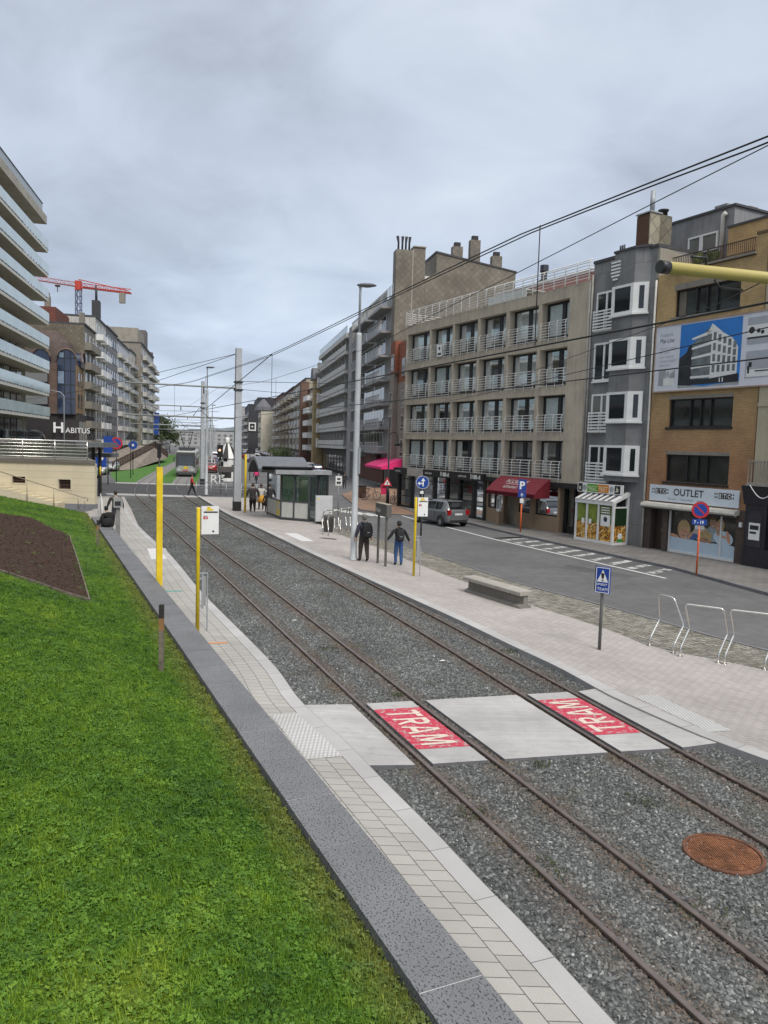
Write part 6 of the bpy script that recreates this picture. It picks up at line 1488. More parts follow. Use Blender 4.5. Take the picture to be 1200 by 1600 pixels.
balconies(FR_, t, fz, spans=[(1.2, 9.8), (11.2, 21.5)], b=1.25, kind='bars', mat=CONG, h=1.0, slab=0.25, railm=plain('grey_railing', (0.42, 0.42, 0.42), 0.5))
m = MB(FR_); m.box(1, 22, -9, -3, 21.8, 24.2); m.build('penthouse', WHITE, t)
m = MB(FR_)
for k in range(5): m.bar((0.2, 0.1, 21.95 + k * 0.24), (21.9, 0.1, 21.95 + k * 0.24), 0.05)
for k in range(12): m.bar((0.2 + k * 1.97, 0.1, 21.8), (0.2 + k * 1.97, 0.1, 23.0), 0.06)
m.build('roof_railing', RAILW, t)
m = MB(FR_); m.box(3, 20, 0, 0.1, 0.3, 3.2); m.box(5, 12, 0.1, 0.6, 2.4, 3.6); m.build('shop_front', plain('brick_red_shop', (0.12, 0.045, 0.035), 0.8, var=0.4), t)
# block with long white solid balconies
t = fth(FR_, 40, 'apartment_block', 'white banded block with long solid balconies on every floor, right of the street lamp mast', GRR)
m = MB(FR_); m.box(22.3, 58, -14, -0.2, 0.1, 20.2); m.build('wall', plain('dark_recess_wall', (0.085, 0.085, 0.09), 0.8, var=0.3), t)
m = MB(FR_); m.box(22.3, 25.5, -14, 1.0, 0.1, 21.5); m.build('end_tower', CONG, t)
WB = stained('white_balcony_concrete', (0.58, 0.57, 0.55), (0.16, 0.15, 0.15), 0.5)
fz = [4.6, 7.35, 10.1, 12.85, 15.6, 18.35]
m = MB(FR_); m.box(25.7, 59.5, -0.2, 1.5, fz[0] - 0.5, fz[0] - 0.02); m.box(25.7, 56, 1.38, 1.5, fz[0] + 0.1, fz[0] + 0.85); m.box(55, 57, 1.4, 1.75, fz[0] - 0.1, fz[0] + 1.2); m.box(57.2, 61, -0.2, 1.3, fz[0] - 0.35, fz[0] + 0.9)
o = m.build('balcony', WB, t)
for f in fz[1:]: shift(o, Vector((0, 0, f - fz[0])), t)
m = MB(FR_); m.box(26.2, 28.6, -0.2, -0.1, fz[0] + 0.1, fz[0] + 2.2, 0); m.box(26.4, 28.4, -0.1, -0.09, fz[0] + 0.2, fz[0] + 2.1, 1)
m.box(28.9, 29.1, -0.2, 1.0, fz[0], fz[0] + 2.2, 2); w0 = m.build('window', [WHITE, FGLASS, WB], t)
for f in fz:
    for i in range(9):
        if f == fz[0] and i == 0: continue
        shift(w0, FR_.d * (i * 3.4) + Vector((0, 0, f - fz[0])), t)
m = MB(FR_); m.box(25.5, 58, -9, 1.4, 20.2, 20.9, 0); m.box(27, 55, -8, -3, 20.9, 23.3, 1); m.build('roof', [WB, MATS['dark_recess_wall']], t)
m = MB(FR_); m.box(25.8, 58, 1.2, 1.24, 20.95, 21.9, 0); m.bar((25.8, 1.22, 21.95), (58, 1.22, 21.95), 0.06, m=1); m.box(27, 55, -3.2, -3.16, 23.3, 24.0, 0)
m.build('roof_railing', [BGL, RAILW], t)
m = MB(FR_); m.box(26, 57, -0.1, 0.3, 0.2, 3.9); m.build('shop_front', BLK, t)
m = MB(FR_)
for k in range(9): m.box(26.5 + k * 3.4, 28.8 + k * 3.4, 0.3, 0.32, 0.6, 3.0)
m.build('shop_window', FGLASS, t)
# farther
OCH = stained('ochre_render', (0.42, 0.32, 0.18), (0.2, 0.16, 0.1), 0.3); BRB = bricks('red_brown_brick', (0.24, 0.12, 0.08), (0.19, 0.09, 0.065), (0.12, 0.1, 0.08), 0.22, 0.07, 0.01); SAND = stained('sand_render', (0.40, 0.36, 0.29), (0.16, 0.14, 0.12), 0.4)
tt = block(FR_, 'apartment_building', 'ochre building with a slender pier and small turret beside the white banded block', GRR, 61.5, 74, 16.6, OCH, fl(3.6, 5, 2.6), 4, 10, balc=dict(spans=[(66, 73)], b=1.2, kind='bars', mat=PALE, h=0.9, railm=RAILW))
m = MB(FR_); m.box(61.4, 63.6, 0, 1.8, 0.1, 17.2); m.build('pier', OCH, tt)
m = MB(FR_); m.prism([(61, 17), (66, 17), (64.6, 19.2), (62.2, 19.2)], -4, 2, 0, 'b'); m.box(66.5, 68, -2, -0.5, 17, 20.6); m.build('roof', plain('slate_grey_roof', (0.12, 0.12, 0.135), 0.7), tt)
block(FR_, 'apartment_building', 'building with white balconies and a red brick pier, second from the white banded block', GRR, 74.3, 92, 16.4, SAND, fl(3.6, 5, 2.6), 5, 10, balc=dict(spans=[(75.5, 84)], b=1.5, kind='solid', mat=WHITE, h=0.9))
m = MB(FR_); m.box(86, 90, 0, 1.7, 0.1, 18.4); tag(m.build('brick_pier', BRB), 'red brick pier running up the front of the far sandy building', 'pier')
block(FR_, 'apartment_building', 'sandy gabled building with bay fronts in the far right row', GRR, 92.3, 122, 19.6, SAND, fl(3.6, 6, 2.6), 7, 10, frame=WHITE, balc=dict(spans=[(94, 100), (104, 110), (114, 120)], b=1.3, kind='solid', mat=PALE, h=0.8))
block(FR_, 'apartment_building', 'red brown brick building with cream balconies in the far right row', GRR, 122.3, 160, 19.8, BRB, fl(3.6, 6, 2.6), 8, 10, balc=dict(spans=[(124, 132), (138, 146), (150, 158)], b=1.4, kind='solid', mat=SAND, h=0.8))
block(FR_, 'apartment_building', 'lower brown brick building beyond the red brown one', GRR, 160.3, 205, 20.5, BRB, fl(3.6, 6, 2.6), 9, 10, balc=dict(spans=[(162, 172), (180, 190)], b=1.4, kind='solid', mat=PALE, h=0.8))
tt = block(FR_, 'old_villa', 'cream villa with a pointed slate turret far down the street', GRR, 209, 232, 16.6, stained('villa_white', (0.60, 0.57, 0.47), (0.2, 0.18, 0.15), 0.25), fl(3.6, 3, 3.9), 5, 10, edge=4.5, win=(1.6, 2.2, 0.9), frame=DARK)
m = MB(FR_); m.lathe(212, 3.5, [(3.4, 16.8), (3.0, 18.2), (0.2, 21.5)], 8, smooth=False); m.build('turret_roof', MATS['slate_grey_roof'], tt)
DKB = plain('dark_cladding', (0.04, 0.04, 0.045), 0.7, var=0.25)
tt = block(FR_, 'apartment_building', 'dark blank walled building carrying a white square sign', GRR, 244, 300, 20.5, DKB, fl(3.6, 5, 2.9), 10, 14, edge=8, balc=dict(spans=[(247, 270), (275, 298)], b=1.4, kind='solid', mat=PALE, h=0.8))
m = MB(FR_); m.box(250, 290, -6, 4, 20.7, 24); m.build('penthouse', DKB, tt)
sq = thing('wall_sign', FR_(243.8, 2, 10), 'white square sign on the dark blank side wall', 'sign')
m = MB(FR_); F0 = 243.7
for q in ((0.6, 3.6, 12.5, 13.0), (0.6, 3.6, 9.5, 10.0), (0.6, 1.1, 10, 12.5), (3.1, 3.6, 10, 12.5), (1.8, 2.4, 11, 11.6)): m.box(F0 - 0.1, F0, q[0] + 4.3, q[1] + 4.3, q[2], q[3])
m.build('panel', SIGNW, sq)
block(FR_, 'apartment_building', 'pale block at the far end of the right row', GRR, 304, 420, 22, LGREY, fl(3.6, 6, 2.9), 12, 14, edge=10)
for i, (X, Y, w_, h, mt, lb) in enumerate([(-88, 560, 22, 22, SAND, 'pale square block closing the far end of the street'), (-72, 570, 12, 20, BRB, 'brown block beside the pale one at the far end of the street'), (-150, 640, 60, 13, LGREY, 'long low grey block at the far end of the tracks'), (-215, 600, 70, 12, GRAYC, 'long pale block far beyond the tram')]):
    tt = thing('distant_building', (X, Y, 0.1), lb, 'building')
    m = MB(); m.box(X - w_ / 2, X + w_ / 2, Y, Y + 15, 0.1, h); m.build('wall', mt, tt)
    m = MB(); nn = int(w_ / 5)
    for r_ in range(int(h / 3.4)):
        for k in range(nn): a = X - w_ / 2 + 1 + k * (w_ - 1) / nn; m.box(a, a + 2.4, Y - 0.05, Y, 2 + r_ * 3.3, 3.8 + r_ * 3.3)
    m.build('windows', FGLASS, tt); m = MB(); m.box(X - w_ / 2 - 0.2, X + w_ / 2 + 0.2, Y - 0.2, Y + 15, h, h + 0.6); m.build('roof', MATS['roof_edge'], tt)
# wooded dunes on the horizon
hm = bpy.data.meshes.new('far_hill'); vs = []; fs = []
for i in range(61):
    x = -520 + i * 10
    for j in range(6):
        y = 760 + j * 40; e = math.sin(math.pi * min(1, j / 5 + 0.12)); vs.append((x, y, -1 + e * (17 + 8 * noise.noise(Vector((x * 0.013, y * 0.01, 1))) + 4 * noise.noise(Vector((x * 0.06, y * 0.05, 5))))))
for i in range(60):
    for j in range(5): q = i * 6 + j; fs.append((q, q + 6, q + 7, q + 1))
hm.from_pydata(vs, [], fs); hm.materials.append(plain('far_trees', (0.13, 0.155, 0.16), 0.95, var=0.4, scale=0.06)); hm.update(); h_ = bpy.data.objects.new('hill', hm); COL.objects.link(h_); tag(h_, kind='structure')
# ---------------------------------------------------------------- cream service building with stairs
t = thing('service_building', (-22.3, 50, 0.1), 'low cream board-marked building with a steel railing on its flat roof', 'building')
CRC = bricks('cream_boards', (0.68, 0.605, 0.44), (0.655, 0.58, 0.42), (0.48, 0.43, 0.31), 9.0, 0.42, 0.012, blot=0.1, bmp=0.15)
m = MB(); hl = [(-20.62, -19.85, 1.42, 2.02), (-23.55, -22.72, 1.72, 2.12)]
m.prism([(-34, 48.9), (-18.35, 48.9), (-22.8, 58), (-38, 58)], 0.1, 3.05)
cols = [(-34, -23.6), (-23.6, -22.7), (-22.7, -20.65), (-20.65, -19.83), (-19.83, -18.35)]
for a0, a1 in cols:
    h = [q for q in hl if q[0] >= a0 - 0.1 and q[1] <= a1 + 0.1]
    if h and a1 - a0 < 1.2: m.box(a0, a1, 48.5, 48.9, 0.5, h[0][2]); m.box(a0, a1, 48.5, 48.9, h[0][3], 3.05)
    else: m.box(a0, a1, 48.5, 48.9, 0.5, 3.05)
m.build('wall', CRC, t)
m = MB(); m.box(-34, -18.3, 48.45, 48.9, 0.0, 0.5); m.build('plinth', plain('grey_plinth', (0.19, 0.2, 0.22), 0.8), t)
m = MB(); m.prism([(-34.1, 48.4), (-18.25, 48.4), (-22.75, 58.1), (-38, 58.1)], 3.05, 3.26); m.build('roof', stained('roof_slab', (0.17, 0.155, 0.135), (0.08, 0.07, 0.06), 0.4), t)
for a0, a1, z0, z1 in hl:
    m = MB(); m.box(a0 - 0.06, a0, 48.47, 48.6, z0 - 0.06, z1 + 0.06, 1); m.box(a1, a1 + 0.06, 48.47, 48.6, z0 - 0.06, z1 + 0.06, 1); m.box(a0, a1, 48.47, 48.6, z0 - 0.06, z0, 1); m.box(a0, a1, 48.47, 48.6, z1, z1 + 0.06, 1)
    m.box(a0, a1, 48.75, 48.8, z0, z1, 0)
    for k in range(3): z = z0 + (z1 - z0) * (k + 0.5) / 3; m.box(a0, a1, 48.6, 48.64, z - 0.07, z - 0.03, 2)
    for k in range(4): a = a0 + (a1 - a0) * (k + 0.5) / 4; m.box(a - 0.012, a + 0.012, 48.6, 48.63, z0, z1, 2)
    m.build('barred_window', [BLK, plain('cream_trim', (0.6, 0.55, 0.42), 0.8), plain('rusty_bars', (0.12, 0.06, 0.04), 0.7)], t)
m = MB()
for k in range(6): z = 3.42 + k * 0.205; m.tube([(-34, 48.75, z), (-18.85, 48.75, z)], 0.03 if k < 5 else 0.05, 6)
for a in (-18.9, -20.95, -23.0, -25.05, -27.1): m.tube([(a, 48.75, 3.26), (a, 48.75, 4.5)], 0.035, 6)
m.build('roof_railing', STAINL, t)
m = MB(); m.box(-33, -20.9, 52.6, 53.6, 3.26, 3.9)
for _ in range(260): x = rnd.gauss(-23.5, 0.7) if rnd.random() < .5 else rnd.uniform(-33, -21); h = rnd.uniform(0.2, 0.6); y = rnd.uniform(52.7, 53.5); m.face([(x - 0.05, y, 3.9), (x + 0.05, y, 3.9), (x + rnd.uniform(-0.3, 0.3), y + 0.1, 3.9 + h)])
m.build('roof_planter', plain('planter_grass', (0.075, 0.085, 0.06), 0.9, var=0.4), t)
st = thing('stairs', (-22.5, 47.7, 0.3), 'cream concrete stairs climbing the lawn along the service building', 'stairs')
m = MB()
for k in range(14): x1 = -20.2 - k * 0.48; m.box(x1 - 0.48 - (0 if k < 13 else 6), x1, 47.3, 48.42, 0.0, 0.62 + k * 0.125)
m.build('steps', CRC, st)
hr = thing('stair_handrail', (-21, 47.2, 0.3), 'slanting steel handrail on posts beside the cream stairs', 'handrail')
p0, p1 = Vector((-18.55, 47.15, 1.02)), Vector((-27.5, 47.15, 3.55))
m = MB(); m.tube([p0 + Vector((0.25, 0, -0.22)), p0 + Vector((0.32, 0, -0.05)), p0 + Vector((0.2, 0, 0.0)), p0, p1], 0.03, 6, world=True); m.build('rail', plain('bronze_rail', (0.36, 0.31, 0.24), 0.4, 0.3), hr)
for x in (-18.45, -18.85, -20.35, -22.0, -23.8, -25.6): 
    zt = p0.z + (p1.z - p0.z) * (x - p0.x) / (p1.x - p0.x); m = MB(); m.tube([(x, 47.15, 0.3), (x, 47.15, zt)], 0.03, 6); m.build('post', MATS['bronze_rail'], hr)
# grey canopy of the underpass beside it
t = thing('underpass_canopy', (-22, 59, 0.1), 'flat grey canopy on dark columns behind the cream service building', 'canopy')
m = MB(); m.box(-22.9, -20.9, 57, 60, 4.0, 4.35); m.box(-23.4, -21.5, 60.2, 62, 3.2, 3.52); m.build('roof', plain('canopy_grey', (0.15, 0.165, 0.17), 0.5), t)
for x in (-22.6, -22.1): m = MB(); m.box(x - 0.1, x + 0.1, 59.4, 59.6, 0.1, 4.0); m.build('column', DARK, t)
# brick-paved embankment with brown railing
e = thing('embankment', (-44, 135, 0.1), 'triangular paved embankment with a brown railing rising beside the track lawn', 'embankment')
m = MB(); P_ = [Vector(q) for q in ((-38.2, 117, 0.1), (-45.3, 160, 1.0), (-45.0, 150, 3.1), (-37.6, 106, 0.25), (-49, 170, 3.3), (-56, 170, 3.3), (-44, 106, 0.2))]
m.face([P_[0], P_[1], P_[2]], world=True); m.face([P_[0], P_[2], P_[3]], world=True); m.face([P_[1], P_[4], P_[2]], world=True); m.face([P_[3], P_[2], P_[4], P_[5], P_[6]], world=True)
m.build('paving', bricks('embankment_paving', (0.32, 0.27, 0.225), (0.27, 0.225, 0.19), (0.17, 0.145, 0.125), 0.6, 0.3, 0.03), e)
m = MB()
for z in (0.25, 0.5, 0.75, 1.0, 1.2): m.bar(P_[3] + Vector((0, 0, z)), P_[2] + Vector((0, 0, z)), 0.1); m.bar(P_[2] + Vector((0, 0, z)), P_[4] + Vector((0, 0, z)), 0.1); m.bar(P_[2] + Vector((0, 0, z)), P_[1] + Vector((0, 0, z)), 0.1)
for k in range(30): q = P_[3].lerp(P_[2], k / 29); m.bar(q, q + Vector((0, 0, 1.2)), 0.1)
for k in range(12): q = P_[2].lerp(P_[1], k / 11); m.bar(q, q + Vector((0, 0, 1.2)), 0.1)
m.build('railing', plain('red_brown_railing', (0.075, 0.035, 0.03), 0.6), e)
# ================================================================== OVERHEAD LINE
PZ = 0.2
MASTG = plain('mast_grey_paint', (0.40, 0.42, 0.44), 0.5, var=0.1)
def mast(x, y, h, label, wmast=0.34, arms=True, ln=7.0):
    t = thing('catenary_mast', (x, y, PZ), label, 'mast', 'catenary masts along the tracks')
    F = Fr((x, y), (-0.925, -0.38), (0.38, -0.925))     # a: out over the tracks
    m = MB(F); w0, w1 = wmast / 2, wmast / 2 * 0.8
    for sx in (0,):
        m.face([(-w0, -w0, PZ), (w0, -w0, PZ), (w0, w0, PZ), (-w0, w0, PZ)])
        a = [(-w0, -w0), (w0, -w0), (w0, w0), (-w0, w0)]; b = [(-w1, -w1), (w1, -w1), (w1, w1), (-w1, w1)]
        for k in range(4): m.face([(*a[k], PZ), (*a[(k + 1) % 4], PZ), (*b[(k + 1) % 4], h), (*b[k], h)])
        m.face([(*q, h) for q in b])
    m.build('mast', MASTG, t)
    m = MB(F); q = w0 + 0.012; m.box(-q, q, -q, q, PZ, PZ + 0.62); m.build('mast_foot', plain('mast_base_black', (0.02, 0.02, 0.022), 0.7), t)
    if arms:
        m = MB(F)
        for z in (8.15, 6.2): m.tube([(w1, 0, z), (ln, 0, z)], 0.055, 8)
        m.build('cross_arm', plain('arm_grey', (0.27, 0.28, 0.27), 0.5), t)
        m = MB(F)
        for a in (2.2, 5.6): m.tube([(a, 0, 8.1), (a, 0, 7.7)], 0.04, 6); m.tube([(a + 0.7, 0, 6.2), (a + 0.3, 0, 6.75), (a - 0.4, 0.05, 6.1)], 0.022, 5); m.tube([(a - 0.4, 0.05, 6.1), (a - 0.4, 0.05, 5.95)], 0.02, 5)
        m.box(-w0 - 0.03, w0 + 0.03, -w0 - 0.03, w0 + 0.03, 8.0, 8.1); m.box(-w0 - 0.03, w0 + 0.03, -w0 - 0.03, w0 + 0.03, 8.5, 8.6)
        m.build('fittings', DARK, t)
    return t
mast(-9.66, 50.2, 10.7, 'tall square grey catenary mast with black foot on the platform by the shelter', 0.46)
mast(-18.8, 79.0, 10.75, 'grey catenary mast beyond the crossing road, right of the tram', 0.4)
mast(-26.6, 112, 10.6, 'third grey catenary mast, just behind the one beyond the crossing road', 0.42)
for k, y in enumerate((150, 190, 232, 276, 324)):
    p = at_y(offset(railD, 1.6), y); mast(p.x, p.y, 10.4, 'small far catenary mast in the row beyond the tram', 0.35)
# near bracket arm reaching in from the right
nm = thing('catenary_mast', (8.6, 8.75, PZ), 'catenary mast at the right edge carrying the thick yellowish tube', 'mast', 'catenary masts along the tracks')
F = Fr((8.6, 8.75), (-0.925, -0.38), (0.38, -0.925))
m = MB(F); m.box(-0.2, 0.2, -0.2, 0.2, PZ, 10.7); m.build('mast', MASTG, nm)
YTUBE = plain('aged_cream_tube', (0.52, 0.43, 0.14), 0.4, var=0.12, scale=1.5)
m = MB(F); m.tube([(0.2, 0, 6.36), (7.02, 0, 6.14)], 0.047, 14); m.build('cross_arm', YTUBE, nm)
m = MB(F); m.tube([(6.98, 0, 6.14), (7.06, 0, 6.14)], 0.05, 14); m.tube([(6.6, 0, 6.2), (6.6, 0.0, 6.26), (6.75, 0, 6.25)], 0.012, 6); m.tube([(6.5, 0, 6.10), (6.45, 0, 6.05), (6.2, 0, 6.05)], 0.01, 6); m.tube([(0.2, 0, 8.3), (5.9, 0, 8.3)], 0.05, 8)
m.build('end_cap', DARK, nm)
WIRE = plain('wire_black', (0.02, 0.02, 0.022), 0.5, 0.3)
def wire(name, pts, r, label, group=None, world=True):
    m = MB(); m.tube(pts, r, 5, world=True); return tag(m.build(name, WIRE, fixn=False), label, 'wire', group)
WG = 'overhead wires of the tramway'
def along(mid, zf, y0, y1, n, dx=0.0):
    o = []
    for k in range(n):
        y = y0 + (y1 - y0) * k / (n - 1); p = at_y(mid, y); o.append(Vector((p.x + dx, y, zf(y))))
    return o
def interp(tab):
    def f(y):
        for (y0, z0), (y1, z1) in zip(tab[:-1], tab[1:]):
            if y <= y1: t = (y - y0) / (y1 - y0); t = t * t * (3 - 2 * t) * 0.4 + t * 0.6; return z0 + (z1 - z0) * t
        return tab[-1][1]
    return f
zL = interp([(1, 7.3), (6, 7.26), (8, 7.34), (9.5, 7.4), (22, 7.2), (35, 7.45), (52, 8.15), (66, 7.6), (82, 8.1), (97, 7.6), (113, 8.1), (132, 7.6), (152, 8.1), (230, 8.0)])
zR = interp([(1, 9.0), (9.6, 8.64), (14, 8.38), (17.5, 8.2), (25, 7.75), (38, 7.7), (50, 8.15), (64, 7.6), (79, 8.1), (95, 7.6), (112, 8.1), (130, 7.6), (150, 8.1), (230, 8.0)])
wire('messenger_wire', along(midL, zL, 1.5, 230, 110), 0.0085, 'upper of the twin carrying cables over the left track, highest wire at the right edge', WG)
wire('messenger_wire', [p + Vector((0.045, 0.015, -0.018)) for p in along(midL, zL, 1.5, 52, 50)], 0.008, 'lower of the twin carrying cables over the left track', WG)
wire('messenger_wire', along(midR, zR, 1.5, 230, 110), 0.008, 'single carrying cable over the right track, below the twin cables', WG)
def stag(y): return 0.2 * math.sin(y / 25 * math.pi)
wire('contact_wire', [p + Vector((0.0, 0, 0)) for p in along(midL, lambda y: 5.93 + 0.003 * min(y, 50), 1.0, 230, 110)], 0.011, 'contact wire over the left track', WG)
wire('contact_wire', [p + Vector((stag(p.y), 0, 0)) for p in along(midR, lambda y: 5.95 + 0.003 * min(y, 50), 2.0, 230, 110)], 0.011, 'thick contact wire over the right track', WG)
for mid, zf, yy, nm_, dx in ((midL, zL, (9.5, 22.0, 33, 43), 'left', 0.0), (midR, zR, (24, 36, 45), 'right', 0.0)):
    for y in yy:
        p = at_y(mid, y); zc = 5.95 + 0.003 * y
        wire('dropper', [Vector((p.x, y, zf(y))), Vector((p.x + dx * 0.5, y, (zf(y) + zc) / 2 + 0.1)), Vector((p.x + dx, y, zc))], 0.007, {9.5: 'nearest long dropper wire hanging in front of the beige balcony block', 22.0: 'dropper wire hanging against the sky left of the street lamp mast'}.get(y, 'short dropper wire between carrying cable and contact wire'), WG)
dsl = [Vector((at_y(midL, 22).x, 22, zL(22))), Vector((at_y(midL, 31).x - 0.3, 31, 6.0))]
wire('stay_wire', [dsl[0], dsl[1]], 0.012, 'slanting stay from carrying cable down to contact wire', WG)
wire('stay_wire', [Vector((-9.66, 50.2, 10.4)), Vector((-24.5, 62, 8.4)), Vector((-43, 92, 9.0))], 0.018, 'guy wire from the platform mast top to the left row', WG)
wire('stay_wire', [Vector((-9.66, 50.2, 10.4)), Vector((-20.6, 60, 8.2))], 0.018, 'second guy wire from the platform mast top', WG)
wire('stay_wire', [Vector((-9.66, 50.2, 8.6)), Vector((-2, 70, 10.2)), Vector((1.2, 86, 13.0))], 0.018, 'guy wire from the platform mast to the old house with orange roof', WG)
wire('stay_wire', [Vector((-9.66, 50.2, 8.1)), Vector((-3, 66, 8.6)), Vector((1.0, 84, 9.5))], 0.016, 'lower guy wire from the platform mast to the old house', WG)
p = FB(9, 0.1, 9.2); wire('stay_wire', [Vector((8.6, 8.75, 9.0)), Vector((9.1, 22, 8.9)), p], 0.014, 'span wire from the near mast to the beige balcony block', WG)
p = FB(23.8, 0.1, 7.4); wire('stay_wire', [Vector((8.6, 8.75, 7.3)), Vector((4.2, 34, 7.1)), p], 0.012, 'low span wire crossing in front of the balcony block', WG)
for y in (84, 120, 160): 
    p = at_y(midR, y); wire('stay_wire', [Vector((p.x + 4, y, 7.9)), Vector((p.x - 9, y + 3, 7.9))], 0.02, 'span wire across the far tracks', WG)
# ================================================================== LAMPS
def lamp(x, y, h, label, head_dir=0.0):
    t = thing('street_lamp', (x, y, PZ), label, 'street lamp', 'tall street lamps')
    m = MB(); m.lathe(x, y, [(0.16, PZ), (0.16, PZ + 0.04), (0.125, PZ + 0.06), (0.12, 4.2), (0.105, 8.9), (0.09, 9.0)], 12); m.build('pole', MASTG, t)
    m = MB(); m.lathe(x, y, [(0.05, 9.0), (0.045, h - 0.1), (0.07, h)], 10); m.build('upper_pole', MASTG, t)
    F = Fr((x, y), (math.cos(head_dir), math.sin(head_dir)))
    m = MB(F); ring = lambda k, z: [(0.24 + 0.38 * k * math.cos(2 * math.pi * j / 20), 0.2 * k * math.sin(2 * math.pi * j / 20), z) for j in range(20)]
    L_ = [ring(0.35, h - 0.03), ring(0.95, h + 0.02), ring(1.0, h + 0.06), ring(0.7, h + 0.11)]
    for a, b in zip(L_[:-1], L_[1:]):
        for j in range(20): m.face([a[j], a[(j + 1) % 20], b[(j + 1) % 20], b[j]], smooth=True)
    m.face(L_[0]); m.face(L_[-1]); m.build('lamp_head', plain('lamp_head_grey', (0.16, 0.17, 0.19), 0.4), t)
    m = MB(); m.box(x + 0.1, x + 0.17, y - 0.12, y + 0.12, 3.6, 4.6); m.build('control_box', STEEL, t)
    return t
lamp(-1.15, 29.96, 10.75, 'tall grey street lamp with a flat oval head, beside the two walkers')
lamp(-15.0, 64.5, 10.75, 'grey street lamp with a flat oval head near the crossing, among the catenary masts')
p = at_y(offset(railD, 2.6), 128); lamp(p.x, p.y, 10.6, 'far grey street lamp with a flat oval head past the third mast')
BLM = plain('black_cast_iron', (0.018, 0.018, 0.018), 0.45)
t = thing('lantern_post', (0.25, 60.0, PZ), 'black double armed lantern post with hanging shades beside the pink awning', 'street lamp')
m = MB(); m.lathe(0.25, 60, [(0.13, PZ), (0.13, 1.2), (0.07, 1.3), (0.055, 6.9)], 10)
for s in (-1, 1):
    top = 6.7 if s < 0 else 5.6
    m.tube([(0.25, 60, top - 1.0)] + [(0.25 + s * (0.32 - 0.32 * math.cos(q)), 60, top - 0.2 + 0.42 * math.sin(q)) for q in [math.pi * k / 8 for k in range(9)]] + [(0.25 + s * 0.64, 60, top - 0.5)], 0.035, 6)
m.build('post', BLM, t)
for s in (-1, 1):
    top = 6.7 if s < 0 else 5.6
    m = MB(); m.lathe(0.25 + s * 0.64, 60, [(0.24, top - 0.85), (0.18, top - 0.68), (0.06, top - 0.5)], 12); m.build('lamp_shade', BLM, t)
t = thing('street_lamp', (-40.5, 97.0, 0.1), 'slim grey lamp with a long side arm before the arched corner building', 'street lamp')
m = MB(); m.tube([(-40.5, 97, 0.1), (-40.5, 97, 9.8), (-40.9, 96.9, 10.25), (-42.3, 96.5, 10.5)], [0.1, 0.07, 0.06, 0.05], 8); m.build('pole', STEEL, t); m = MB(); m.box(-43.4, -42.2, 96.3, 96.6, 10.42, 10.58); m.build('lamp_head', STEEL, t)
# ================================================================== STOP POLES, SIGNS, POSTS
def stop_pole(x, y, top, label, panel=None, r=0.045, square=False, face=(0.37, -0.93), z0=PZ, frame=True):
    t = thing('stop_pole', (x, y, z0), label, 'stop pole', 'yellow poles of the tram stop')
    F = Fr((x, y), (-face[1], face[0]), face)           # a to the viewer's right, b toward the viewer
    m = MB(F)
    if square:
        m.box(-0.085, 0.085, -0.085, 0.085, z0, top); m.box(-0.09, 0.09, -0.09, 0.09, z0, z0 + 0.05)
    else: m.lathe(0, 0, [(r, z0), (r, top), (r * 0.7, top + 0.03)], 12)
    m.build('pole', YEL, t)
    if panel:
        w_, h_, zb, off = panel
        m = MB(F); m.box(off, off + w_, -0.02, 0.02, zb, zb + h_); pn = m.build('panel', SIGNW, t)
        m = MB(F)
        zt = zb + h_
        m.box(off + 0.05, off + w_ - 0.02, 0.02, 0.024, zt - 0.235 * h_, zt - 0.185 * h_, 0)
        m.box(off + 0.10 * w_, off + 0.36 * w_, 0.02, 0.024, zt - 0.46 * h_, zt - 0.37 * h_, 1)
        m.box(off + 0.10 * w_, off + 0.34 * w_, 0.02, 0.024, zt - 0.355 * h_, zt - 0.34 * h_, 0)
        m.text('0', lambda u, v: F(off + 0.19 * w_ + u, 0.026, zt - 0.45 * h_ + v), 0.09, 3)
        c = F(off + w_ * 0.42, 0.024, zt - 0.09 * h_); ax = F.d
        m.face([c + ax * u + Vector((0, 0, v)) for u, v in ((-0.08, -0.045), (0.09, -0.045), (0.11, 0.0), (0.02, 0.0), (0.05, 0.05), (-0.05, 0.05), (-0.03, 0.01))], 2, world=True)
        m.disc(F(off + w_ * 0.68, 0.024, zb + 0.1 * h_), ax, Vector((0, 0, 1)), 0.025, 10, 0)
        m.build('printing', [DARK, RED, YEL, SIGNW], pn)
        m = MB(F)
        for z in (zb + 0.1 * h_, zt - 0.1 * h_): m.box(-0.06, off + 0.02, -0.03, -0.02, z, z + 0.04)
        m.build('clamp', STEEL, t)
    if frame:
        m = MB(F); m.box(0.09, 0.13, -0.02, 0.02, z0 + 0.55, z0 + 1.38); m.box(0.13, 0.19, -0.012, 0.012, z0 + 0.62, z0 + 1.32, 1); m.box(0.21, 0.235, -0.02, 0.02, z0 + 0.0, z0 + 1.38)
        m.box(0.04, 0.235, -0.02, 0.02, z0 + 1.38, z0 + 1.41)
        m.box(0.0, 0.1, -0.03, 0.03, z0 + 0.6, z0 + 0.64); m.box(0.0, 0.1, -0.03, 0.03, z0 + 1.25, z0 + 1.29); m.build('timetable_frame', [STEEL, plain('timetable_back', (0.28, 0.28, 0.27), 0.6)], t)
    return t
stop_pole(-6.62, 22.55, 3.9, 'thick square yellow pole standing behind the granite wall', None, square=True, frame=False)
stop_pole(-4.33, 17.85, 3.12, 'yellow stop pole with white panel on the narrow left platform', (0.40, 0.66, 2.52, 0.07))
stop_pole(1.1, 26.61, 2.93, 'yellow stop pole with white panel in front of the grey parked car', (0.36, 0.66, 2.3, 0.07), face=(0.2, -0.98))
stop_pole(-8.9, 49.0, 3.9, 'yellow stop pole beside the dressed up group near the shelter', None, r=0.07, frame=False)
